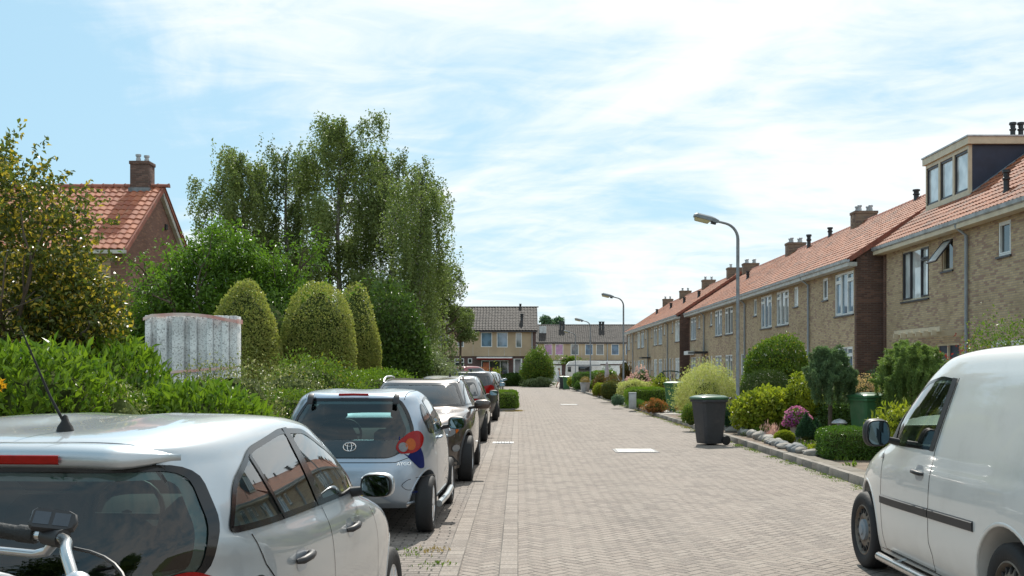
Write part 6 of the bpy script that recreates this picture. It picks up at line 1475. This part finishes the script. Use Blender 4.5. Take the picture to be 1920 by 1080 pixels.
rs('dark_shrub', 'dark shrub behind the narrow weeping conifer stem', 'shrub', 1572, 25.2, 90, 745, 5500, .06, .035, M['darkgreen'], p=2.2, amp=.1)
rs('peach_shrub', 'peach-flowered shrub left of the green wheelie bin', 'shrub', 1622, 27.0, 62, 700, 3500, .06, .04, M['peach'], p=2.2, amp=.1, spike=.15)
rs('juniper', 'dark juniper against the gable wall', 'shrub', 1640, 29.5, 62, 688, 5000, .09, .02, M['dwarf'], p=2, amp=.1, spike=.15, up=1.2)
rs('leafy_plant', 'glossy long-leaved plant below the wider weeping conifer', 'plant', 1690, 18.6, 96, 768, 1700, .12, .035, M['yellowgreen'], p=2, amp=.15, spike=.2, up=.9)
rs('fern', 'green upright fern between peach shrub and bin', 'plant', 1650, 22.5, 40, 735, 700, .20, .02, M['blade'], p=2, amp=.1, up=1.8)
rs('dark_shrub', 'dark shrub behind the wider weeping conifer', 'shrub', 1735, 23.5, 150, 735, 6500, .06, .035, M['darkgreen'], p=2.2, amp=.1)
rs('red_leaved_shrub', 'red-leaved shrub before the blue door', 'shrub', 1790, 23.0, 74, 652, 2600, .06, .038, M['redleaf'], p=2, amp=.2, spike=.35, depth=.5, core=.6)
rs('garden_shrub', 'yellow-tipped green shrub rising behind the white van roof', 'shrub', 1893, 18.0, 160, 600, 15000, .045, .030, M['midgreen'], p=2.2, amp=.10, spike=.16, depth=.35)
rs('yellow_shoots', 'yellow-green shoots right of the red-leaved shrub', 'plant', 1828, 20.5, 50, 655, 900, .11, .035, M['yellowgreen'], p=2, amp=.2, spike=.3)
rs('willow_shrub', 'pale variegated willow shrub left of the nearest lamp post', 'shrub', 1328, 34.0, 108, 683, 16000, .062, .020, M['willow'], p=2.1, amp=.09, spike=.22, depth=.30, up=.7, core=.45)
rs('round_bush', 'small round bush left of the black wheelie bin', 'shrub', 1296, 29.0, 34, 752, 3500, .035, .02, M['midgreen'], p=2.1, amp=.04)
rs('round_bush', 'dark cone bush right of the black wheelie bin', 'shrub', 1368, 27.0, 34, 757, 3500, .04, .02, M['dwarf'], p=2.1, amp=.05, taper=.3)
rs('yellow_flowers', 'patch of yellow flowers beside the nearest lamp post', 'flower', 1376, 29.2, 30, 762, 500, .05, .03, M['yellow'], p=2, amp=.2)
rs('shrub_row', 'yellow-orange plants right of the farther green bin', 'plant', 1282, 36.2, 26, 735, 1100, .05, .03, M['orange'], p=2, amp=.2)
rs('bronze_plants', 'rust-orange heather clump beside the farther green bin', 'plant', 1229, 38.5, 44, 750, 2200, .06, .025, M['orange'], p=2.2, amp=.15, ry=.5)
rs('low_hedge', 'low rectangular hedge behind the small grey post', 'hedge', 1212, 47.0, 82, 727, 9000, .05, .03, M['laurel'], p=5, amp=.02, depth=.12, core=.92, ry=.8)
rs('grass_clump', 'bright grass clump before the low rectangular hedge', 'plant', 1192, 43.2, 36, 752, 1500, .10, .012, M['blade'], p=2, amp=.1, up=2)
rs('blue_juniper', 'blue-green spreading juniper at the kerb', 'shrub', 1158, 45.5, 20, 743, 2200, .07, .02, M['bluegreen'], p=2, amp=.12)
rs('golden_shrub', 'yellow-variegated shrub around the second lamp post', 'shrub', 1190, 52, 76, 713, 5500, .07, .04, M['willow'], p=2.2, amp=.12, spike=.1)
rs('golden_shrub', 'small yellow-green shrub right of the second lamp post', 'shrub', 1240, 50, 40, 706, 2600, .08, .04, M['yellowgreen'], p=2, amp=.2, spike=.3)
rs('round_conifer', 'olive-brown mound-shaped conifer at the kerb', 'conifer', 1146, 54, 40, 714, 5500, .05, .02, M['olive'], p=2.6, amp=.04, core=.93)
rs('round_conifer', 'flat-topped bronze conifer behind the olive mound', 'conifer', 1151, 60, 38, 703, 3500, .06, .03, M['brownleaf'], p=2.8, amp=.04)
rs('golden_shrub', 'small yellow shrub left of the olive mound', 'shrub', 1124, 62, 24, 718, 1800, .07, .04, M['yellowgreen'], p=2, amp=.1)
rs('flowering_shrub', 'pink-white flowering oleander against the far row', 'shrub', 1201, 58, 44, 690, 3000, .09, .04, M['darkgreen'], p=2.1, amp=.1)
rs('flowering_shrub', 'spray of pale pink blossoms on the oleander', 'flower', 1199, 57.6, 44, 688, 800, .09, .09, M['pink'], p=2.1, amp=.12, core=.3, depth=.06)
rs('round_bush', 'round green bush behind the willow shrub', 'shrub', 1292, 44, 40, 712, 2500, .06, .035, M['midgreen'], p=2.1, amp=.1)
rs('mixed_shrub', 'brownish flowering shrub left of the willow shrub', 'shrub', 1256, 50, 46, 714, 2500, .07, .04, M['peach'], p=2.1, amp=.12)
rs('far_hedge', 'square-cut green hedge left of the closed parasol', 'hedge', 1098, 82, 50, 699, 3500, .10, .06, M['box'], p=5, amp=.04, ry=1.0, core=.92)
rs('far_hedge', 'long bright hedge behind the closed parasol', 'hedge', 1133, 84, 44, 696, 3500, .10, .06, M['laurel'], p=5, amp=.05, ry=1.0, core=.92)
rs('clipped_dome', 'dark clipped dome tree behind the closed parasol', 'topiary', 1140, 90, 25, 684, 2600, .09, .05, M['box'], p=2, amp=.03)
rs('bronze_plants', 'brown bush before the closed parasol', 'shrub', 1125, 72, 24, 703, 1500, .09, .05, M['brownleaf'], p=2.2, amp=.1)
rs('yellow_shoots', 'yellow-green bush beside the far green bin', 'shrub', 1071, 86, 14, 705, 900, .10, .06, M['yellowgreen'], p=2.2, amp=.12)
rs('round_bush', 'small dark round bush left of the planter', 'shrub', 1085, 80, 15, 714, 1200, .07, .04, M['box'], p=2.1, amp=.05)
rs('climbing_plant', 'climbing plant around the third lamp post', 'plant', 1111, 75, 12, 713, 700, .08, .05, M['midgreen'], p=2, amp=.2, spike=.2)
rs('bronze_tree', 'bronze-leaved shrub at the corner of the far row', 'shrub', 1172, 98, 18, 678, 1600, .13, .07, M['brownleaf'], p=2.2, amp=.2)
rs('heather', 'low dry plants at the kerb below the yellow shrub', 'plant', 1122, 62, 22, 733, 600, .06, .03, M['straw'], p=2, amp=.2)
tufts('ground_cover', 'low leafy ground cover in the right-hand beds', [(rng.uniform(5.3, 11), rng.uniform(17, 60), .105) for _ in range(900)], 16, .09, .035, M['midgreen'], cat='ground cover')

# ============================================================ SMALL THINGS
def lamp(label, X, Y, H):
    e = empty('street_lamp', (X, Y, .05), 0, label, 'street lamp', 'street lamps along the right side'); mb = MB(); arm = .42; pts = [(0, 0, 0), (0, 0, .05), (0, 0, .9), (0, 0, .92), (0, 0, H - .55)]; rr = [.062, .062, .062, .046, .042]
    for a in range(1, 8): t = a / 7 * R(76); pts.append((-arm * (1 - math.cos(t)), 0, H - .55 + arm * math.sin(t))); rr.append(.040 - .0012 * a)
    pe = Vector(pts[-1]); d = Vector((-math.sin(R(76)), 0, math.cos(R(76)))); pts.append(tuple(pe + d * .22)); rr.append(.030)
    mb.tube(pts, rr, 14); mb.build('post', M['lamppost'], e, smooth=50)
    o = pe + d * .18; ML_ = Matrix.Translation(o) @ Matrix(((-d.x, 0, d.z, 0), (0, 1, 0, 0), (-d.z, 0, -d.x, 0), (0, 0, 0, 1))).to_4x4()
    # local x runs back to the post, so the head extends to -x
    mb = MB(ML_)
    mb.loft([[(x, -w_, z0), (x, w_, z0), (x, w_, z1), (x, w_ * .55, z2), (x, -w_ * .55, z2), (x, -w_, z1)] for x, w_, z0, z1, z2 in ((.0, .04, -.03, .03, .04), (-.10, .07, -.05, .045, .065), (-.22, .105, -.04, .05, .085), (-.60, .12, -.035, .045, .085), (-.66, .11, -.03, .02, .04))])
    h = mb.build('lamp_head', M['lamphead'], e, smooth=30)
    mb = MB(ML_); mb.loft([[(x, -w_, -.04), (x, -w_ * .8, -.04 - dp), (x, w_ * .8, -.04 - dp), (x, w_, -.04)] for x, w_, dp in ((-.23, .09, .03), (-.26, .10, .075), (-.60, .10, .075), (-.63, .09, .03))]); mb.build('lamp_diffuser', M['diffuser'], h, smooth=30)
    mb = MB(ML_); mb.box(-.19, -.06, -.05, .05, -.095, -.052); mb.build('gear_box', M['dark'], h)
M['lamppost'] = mat('galvanised_post', (.24, .25, .26), .5, .3, var=.12, dirt=((.14, .14, .14), 5, .5))
M['lamphead'] = mat('lamp_housing', (.20, .23, .25), .55, .2, dirt=((.10, .10, .10), 8, .6))
M['diffuser'] = emitless('yellowed_diffuser', (.62, .53, .30), .35, .3)
lamp('nearest street lamp, its post rising from the boulders', 5.66, 28.2, 5.50)
lamp('second street lamp, post behind the low rectangular hedge', XP(1169, 56.5), 56.5, 5.42)
lamp('third street lamp, post beside the grey planter', XP(1107, 79), 79, 5.18)
lamp('farthest street lamp before the white caravan', XP(1077, 108), 106, 5.25)
def bin_(name, label, X, Y, rz, bodym, lidm, base=0.0):
    e = empty(name, (X, Y, base), rz, label, 'wheelie bin', 'wheelie bins'); mb = MB()
    def rr(wx, y0, y1, z, r=.05): return [(a, b, z) for a, b in [(-wx + r, y0), (wx - r, y0), (wx, y0 + r), (wx, y1 - r), (wx - r, y1), (-wx + r, y1), (-wx, y1 - r), (-wx, y0 + r)]]
    mb.loft([rr(.215, -.24, .20, .03), rr(.225, -.25, .21, .08), rr(.27, -.33, .26, .88), rr(.275, -.335, .265, .93), rr(.30, -.36, .29, .935), rr(.30, -.36, .29, .985)]); b = mb.build('body', bodym, e, bevel=.006)
    mb = MB(); mb.loft([rr(.305, -.375, .30, .99), rr(.31, -.385, .31, 1.01), rr(.30, -.37, .30, 1.04), rr(.22, -.28, .24, 1.075), rr(.20, -.25, .2, 1.078)]); mb.box(-.16, .16, -.20, .16, 1.074, 1.092); mb.build('lid', lidm, e, bevel=.006)
    mb = MB(); mb.tube([(-.25, .33, 1.0), (-.25, .38, 1.02), (.25, .38, 1.02), (.25, .33, 1.0)], .018, 8); mb.build('handle', bodym, e)
    for sx in (-1, 1):
        mb = MB(); mb.lathe([(.001, -.03), (.08, -.03), (.10, -.025), (.10, .025), (.08, .03), (.001, .03)], 20, (sx * .25, .24, .10), 'x'); mb.build('wheel', M['black'], e, smooth=40)
    return e
M['binblack'] = mat('anthracite_plastic', (.04, .042, .048), .5, var=.08, bump=.15, dirt=((.10, .09, .08), 5, .3)); M['bingreen'] = mat('green_plastic', (.045, .15, .06), .45, var=.08, dirt=((.10, .13, .08), 5, .3)); M['lidgreen'] = mat('green_lid', (.035, .11, .055), .3)
bin_('wheelie_bin', 'anthracite wheelie bin with green lid standing on the road by the kerb', XP(1332, 23.9), 23.9, R(-68), M['binblack'], M['lidgreen'])
bin_('wheelie_bin', 'green wheelie bin between the two weeping conifers', XP(1627, 21.3), 21.3, R(15), M['bingreen'], M['bingreen'], .1)
bin_('wheelie_bin', 'green wheelie bin beside the rust-orange heather', XP(1265, 39.5), 39.5, R(-30), M['bingreen'], M['bingreen'], .12)
bin_('wheelie_bin', 'green wheelie bin at the far end of the kerb', XP(1062, 88), 88, R(0), M['bingreen'], M['lidgreen'])
bin_('wheelie_bin', 'black wheelie bin half behind the far green one', XP(1055, 89.2), 89.2, R(0), M['binblack'], M['bingreen'])
# boulders along the kerb
def boulder(x, y, r, label):
    bm = bmesh.new(); bmesh.ops.create_icosphere(bm, subdivisions=3, radius=1); sx, sy, sz = r * random.uniform(.9, 1.5), r * random.uniform(.8, 1.2), r * random.uniform(.55, .8); of = Vector((random.uniform(0, 90), 0, 0))
    for v_ in bm.verts: n_ = noise.noise(v_.co * 1.1 + of) * .28 + noise.noise(v_.co * 2.7 + of) * .10; v_.co = Vector((v_.co.x * sx, v_.co.y * sy, v_.co.z * sz)) * (1 + n_)
    me = bpy.data.meshes.new('boulder'); bm.to_mesh(me); bm.free(); me.materials.append(random.choice([M['stone'], M['stone2'], M['stone3']])); me.polygons.foreach_set('use_smooth', [True] * len(me.polygons))
    o = bpy.data.objects.new('boulder', me); COL.objects.link(o); o.location = (x, y, .11 + sz * .5); o.rotation_euler = (0, 0, random.uniform(0, 3)); tag(o, label, 'boulder', 'boulders edging the garden bed behind the kerb')
M['stone2'] = mat('grey_boulder', (.19, .19, .185), .85, bump=.6, bscale=15, scale=6, col2=(.17, .18, .19)); M['stone3'] = mat('pale_boulder', (.29, .26, .225), .85, bump=.6, bscale=15, scale=6, col2=(.28, .25, .22))
yy = 19.4; k = 0
while yy < 26.2:
    r_ = random.uniform(.07, .14) if yy < 23.2 else random.uniform(.10, .19); boulder(5.20 + random.uniform(-.03, .06) + (0 if yy < 23 else .10), yy, r_, 'rounded field stone in the row edging the bed between box hedge and box ball' if yy < 23.2 else 'larger rough stone edging the bed between box ball and lamp post'); yy += r_ * (1.7 if yy < 23.2 else 2.4)
for x_, y_ in ((5.35, 27.6), (5.5, 27.3), (5.75, 27.4), (5.3, 26.9)): boulder(x_, y_, .2, 'big grey stone at the foot of the nearest lamp post')
boulder(XP(1120, 66), 66, .32, 'single boulder near the kerb before the planter')
boulder(XP(1217, 44.5), 44.5, .14, 'single white stone behind the rust-orange heather')
# mushroom garden lamp, grey post, parasol, planter
e = empty('garden_lamp', (XP(1574, 21.0), 21.0, .1), 0, 'mushroom-shaped garden lamp behind the box hedge', 'garden lamp'); mb = MB(); mb.tube([(0, 0, 0), (0, 0, .50)], .045, 12); mb.build('post', M['zinc'], e, smooth=40); mb = MB(); mb.lathe([(.001, .50), (.14, .50), (.15, .52), (.10, .57), (.001, .60)], 20); mb.build('cap', M['zinc'], e, smooth=50)
e = empty('service_post', (XP(1186, 42.6), 42.6, .1), 0, 'small grey service post before the low hedge', 'post'); mb = MB(); mb.box(-.14, .14, -.08, .08, 0, .60); mb.build('post', M['zinc'], e, bevel=.01); mb = MB(); mb.box(-.15, .15, -.09, .09, .602, .64); mb.build('cap', M['pipe'], e, bevel=.01)
e = empty('closed_parasol', (XP(1138, 78), 78, .1), 0, 'closed pale mauve parasol above the far hedge', 'parasol'); mb = MB(); mb.tube([(0, 0, 0), (0, 0, 2.1)], .025, 8); mb.build('pole', M['white'], e); mb = MB(); mb.lathe([(.05, .9), (.16, .95), (.17, 1.2), (.12, 1.7), (.08, 1.8), (.10, 1.84), (.001, 2.15)], 14); mb.build('canopy', mat('mauve_canvas', (.48, .42, .44), .9), e, smooth=50)
e = empty('planter', (XP(1097, 74.5), 74.5, .1), 0, 'grey planter with brown grass beside the third lamp post', 'planter'); mb = MB(); mb.lathe([(.001, 0), (.26, 0), (.34, .55), (.37, .56), (.37, .64), (.33, .64), (.30, .55), (.001, .52)], 20); mb.build('pot', M['zinc'], e, smooth=40); V, F = foliage(.34, .34, .5, 900, .12, .012, seed=5, up=2.2, base=.2, amp=.05); np_obj('grass_tuft', V + [0, 0, .5], F, M['straw'], e)
# garden screen with fanned trellis
e = empty('garden_screen', (XP(1248, 60), 60, .1), 0, 'dark green garden screen with curved top and fan trellis', 'garden screen')
M['screengreen'] = mat('dark_green_paint', (.02, .055, .04), .6)
mb = MB(); mb.loft([[(-1.0, y, 0), (0, y, 0), (0, y, 1.15), (-.15, y, 1.42), (-.3, y, 1.35), (-1.0, y, .55)] for y in (0, .05)]); mb.build('panel', M['screengreen'], e)
for k in range(9):
    a = R(20 + k * 17); mb = MB(); mb.tube([(.55, .02, .05), (.55 + .75 * math.cos(a), .02, .05 + 1.25 * math.sin(a))], .02, 4); mb.build('trellis_bar', M['dark'], e)
mb = MB(); mb.tube([(-.15, .02, 1.42), (.2, .02, 1.45), (.6, .02, 1.42), (1.0, .02, 1.30), (1.25, .02, .9)], .035, 6); mb.build('top_rail', M['screengreen'], e)
# caravan
X0 = XP(1062, 118); e = empty('caravan', (X0, 118, 0), 0, 'white touring caravan parked before the garages', 'caravan')
prof = [(0, .55), (-.02, 1.2), (.05, 2.1), (.35, 2.45), (.9, 2.55), (3.2, 2.55), (3.6, 2.35), (3.75, 1.7), (3.72, .55)]
mb = MB(); mb.loft([[(x, y, z) for x, z in prof] for y in (0, 2.1)]); mb.build('body', M['white'], e, bevel=.03)
mb = MB(); mb.box(1.3, 2.7, -.02, -.002, 1.35, 1.95); mb.build('window', M['farglass'], e, bevel=.005); mb = MB(); mb.box(.15, .5, -.02, -.002, 1.35, 1.9); mb.build('window', M['farglass'], e)
mb = MB(); mb.box(0.02, 3.7, -.025, -.002, 2.0, 2.12); mb.build('stripe', M['pipe'], e)
for x in (1.7,):
    mb = MB(); mb.lathe([(.001, 0), (.3, 0), (.33, .03), (.33, .17), (.001, .2)], 20, (x, .02, .33), 'y'); mb.build('wheel', M['black'], e)
# woman walking at the end of the street
def person(label, X, Y, rz):
    e = empty('person', (X, Y, 0), rz, label, 'person')
    J = [((0, 0, .93), .13), ((0, 0, 1.10), .125), ((0, .01, 1.28), .15), ((0, .01, 1.42), .10), ((0, .02, 1.49), .052), ((0, .03, 1.56), .075), ((0, .03, 1.63), .090),
         ((.085, 0, .86), .105), ((.09, .10, .48), .068), ((.09, .04, .12), .042), ((.09, .06, .05), .045), ((.09, .20, .035), .032),
         ((-.085, 0, .86), .105), ((-.09, -.05, .48), .068), ((-.09, -.22, .14), .042), ((-.09, -.22, .07), .045), ((-.09, -.08, .035), .032),
         ((.17, .01, 1.38), .058), ((.22, .03, 1.13), .044), ((.19, .25, 1.02), .034), ((.17, .33, 1.02), .032), ((-.17, .01, 1.38), .058), ((-.22, .03, 1.13), .044), ((-.19, .25, 1.02), .034), ((-.17, .33, 1.02), .032)]
    E = [(0, 1), (1, 2), (2, 3), (3, 4), (4, 5), (5, 6), (0, 7), (7, 8), (8, 9), (9, 10), (10, 11), (0, 12), (12, 13), (13, 14), (14, 15), (15, 16), (3, 17), (17, 18), (18, 19), (19, 20), (3, 21), (21, 22), (22, 23), (23, 24)]
    me = bpy.data.meshes.new('body'); me.from_pydata([j[0] for j in J], E, []); o = bpy.data.objects.new('body', me); COL.objects.link(o)
    md = o.modifiers.new('s', 'SKIN'); 
    for i, j in enumerate(J): me.skin_vertices[0].data[i].radius = (j[1], j[1] * (.72 if i < 4 else 1))
    me.skin_vertices[0].data[0].use_root = True; o.modifiers.new('u', 'SUBSURF').levels = 2
    dg = bpy.context.evaluated_depsgraph_get(); dg.update(); m2 = bpy.data.meshes.new_from_object(o.evaluated_get(dg)); o.modifiers.clear(); o.data = m2
    sk = mat('skin', (.50, .29, .20), .6); top = mat('pale_grey_top', (.50, .52, .56), .9); sh = mat('black_shoe', (.02, .02, .02), .6); sk2 = mat('light_trousers', (.46, .44, .46), .9); lip = mat('face_feature', (.12, .04, .03), .6)
    for m_ in (sk, top, sh, sk2): m2.materials.append(m_)
    for p in m2.polygons:
        c = p.center; p.use_smooth = True
        if .95 < c.z < 1.44 and abs(c.x) < .17 and abs(c.y) < .2: p.material_index = 1
        elif c.z < .10: p.material_index = 2
        elif .55 < c.z <= .95 and abs(c.x) < .2 and c.y < .22: p.material_index = 3
    o.parent = e
    mb = MB(); mb.ball((0, .012, 1.665), (.092, .095, .085)); mb.ball((0, -.085, 1.68), (.04, .05, .04)); mb.build('hair', mat('brown_hair', (.14, .08, .045), .8), e, smooth=60)
    return e
person('woman in pale grey sleeveless top walking behind the far bins', XP(1048, 95), 95, R(-75))
# bicycle handlebar at the lower left: a whole bicycle stands behind the silver hatchback
e = empty('bicycle', (-.91, 2.16, -.045), R(-90), 'electric bicycle at the lower left, only its handlebar and display in view', 'bicycle')
def pipe(name, pts, r, m, par=None, n=12, sm=50):
    mb = MB(); mb.tube(pts, r, n); return mb.build(name, m, par or e, smooth=sm)
def bez(a, b, c, d, n=12): return [tuple((1 - t) ** 3 * Vector(a) + 3 * (1 - t) ** 2 * t * Vector(b) + 3 * (1 - t) * t * t * Vector(c) + t ** 3 * Vector(d)) for t in [i / n for i in range(n + 1)]]
pipe('stem', [(0, .03, .98), (0, -.02, 1.18), (0, .0, 1.205)], .018, M['rim'])
M['gripm'] = mat('rubber_grip', (.02, .02, .02), .7, bump=.5, bscale=120)
for sx in (-1, 1):
    hb = pipe('handlebar', bez((0, 0, 1.235), (sx * .09, .03, 1.215), (sx * .08, -.02, 1.30), (sx * .17, -.055, 1.315), 14) + bez((sx * .17, -.055, 1.315), (sx * .25, -.07, 1.33), (sx * .27, -.15, 1.325), (sx * .29, -.22, 1.325), 8)[1:], .0125, M['steel'])
    pipe('grip', [(sx * .275, -.165, 1.325), (sx * .285, -.205, 1.328), (sx * .286, -.21, 1.328), (sx * .31, -.40, 1.352)], [.020, .020, .0172, .020], M['gripm'], hb)
    pipe('brake_lever', [(sx * .265, -.12, 1.31), (sx * .30, -.15, 1.285), (sx * .325, -.19, 1.275), (sx * .345, -.33, 1.285)], [.012, .011, .009, .008], M['rim'], hb)
    pipe('cable', bez((sx * .25, -.07, 1.30), (sx * .16, .13, 1.29), (sx * .05, .14, 1.2), (0, .06, 1.0)), .004, M['dark'], hb, 6)
Md = Matrix.Translation((-.262, -.12, 1.358)) @ Matrix.Rotation(R(90), 4, 'Z') @ Matrix.Rotation(R(50), 4, 'X') @ Matrix.Rotation(R(12), 4, 'Y')
mb = MB(Md); mb.loft([[(x * k, y * k, z) for x, y in [(-.048, -.018), (-.04, -.026), (.03, -.026), (.047, -.018), (.052, 0), (.047, .018), (.03, .026), (-.04, .026), (-.048, .018)]] for z, k in ((-.012, .9), (-.006, 1), (.006, 1), (.010, .93))])
dp = mb.build('display', M['dark'], e, smooth=40); mb = MB(Md); mb.box(-.040, -.006, -.016, .016, .0102, .0108); mb.box(.002, .036, -.016, .016, .0102, .0108); mb.build('screen', mat('display_glass', (.05, .06, .075), .15), dp)
pipe('clamp', [(-.24, -.09, 1.322), (-.272, -.14, 1.325)], .021, M['dark'])
mb = MB(); mb.ball((0, .0, 1.255), (.035, .03, .025)); mb.build('stem_cap', M['rim'], e, smooth=60)
mb = MB(); mb.ball((-.02, .03, 1.27), (.028, .028, .022)); mb.build('bell', M['rim'], e, smooth=60)
pipe('frame', [(0, .04, .98), (0, -.02, .82)], .022, M['dark']); pipe('frame', [(0, -.0, .88), (0, -.35, .45), (0, -.55, .30)], .022, M['dark']); pipe('frame', [(0, -.55, .30), (0, -.75, .85)], .018, M['dark']); pipe('frame', [(0, -.55, .30), (0, -1.05, .34)], .014, M['dark'])
for sx in (-1, 1): pipe('fork', [(sx * .03, .05, .80), (sx * .055, .18, .34)], .012, M['dark'])
for yy in (.18, -1.05):
    mb = MB(); c = [(0, yy + .325 * math.cos(a), .34 + .325 * math.sin(a)) for a in [2 * math.pi * k / 40 for k in range(41)]]; mb.tube(c, .018, 8, caps=False); wl = mb.build('wheel', M['black'], e, smooth=60)
    mb = MB(); c = [(0, yy + .30 * math.cos(a), .34 + .30 * math.sin(a)) for a in [2 * math.pi * k / 40 for k in range(41)]]; mb.tube(c, .009, 6, caps=False); mb.tube([(-.05, yy, .34), (.05, yy, .34)], .02, 8)
    for k in range(18): a = 2 * math.pi * k / 18; mb.tube([((-1) ** k * .02, yy, .34), (0, yy + .295 * math.cos(a), .34 + .295 * math.sin(a))], .0015, 3)
    mb.build('rim', M['rim'], wl)
mb = MB(); mb.loft([[(w_ * c_, y, z + .02 * s__) for c_, s__ in ((-1, 0), (-.6, 1), (.6, 1), (1, 0), (.6, -1), (-.6, -1))] for y, w_, z in ((-.60, .02, .92), (-.70, .05, .93), (-.86, .09, .94), (-.90, .05, .94))]); mb.build('saddle', M['dark'], e, smooth=50)
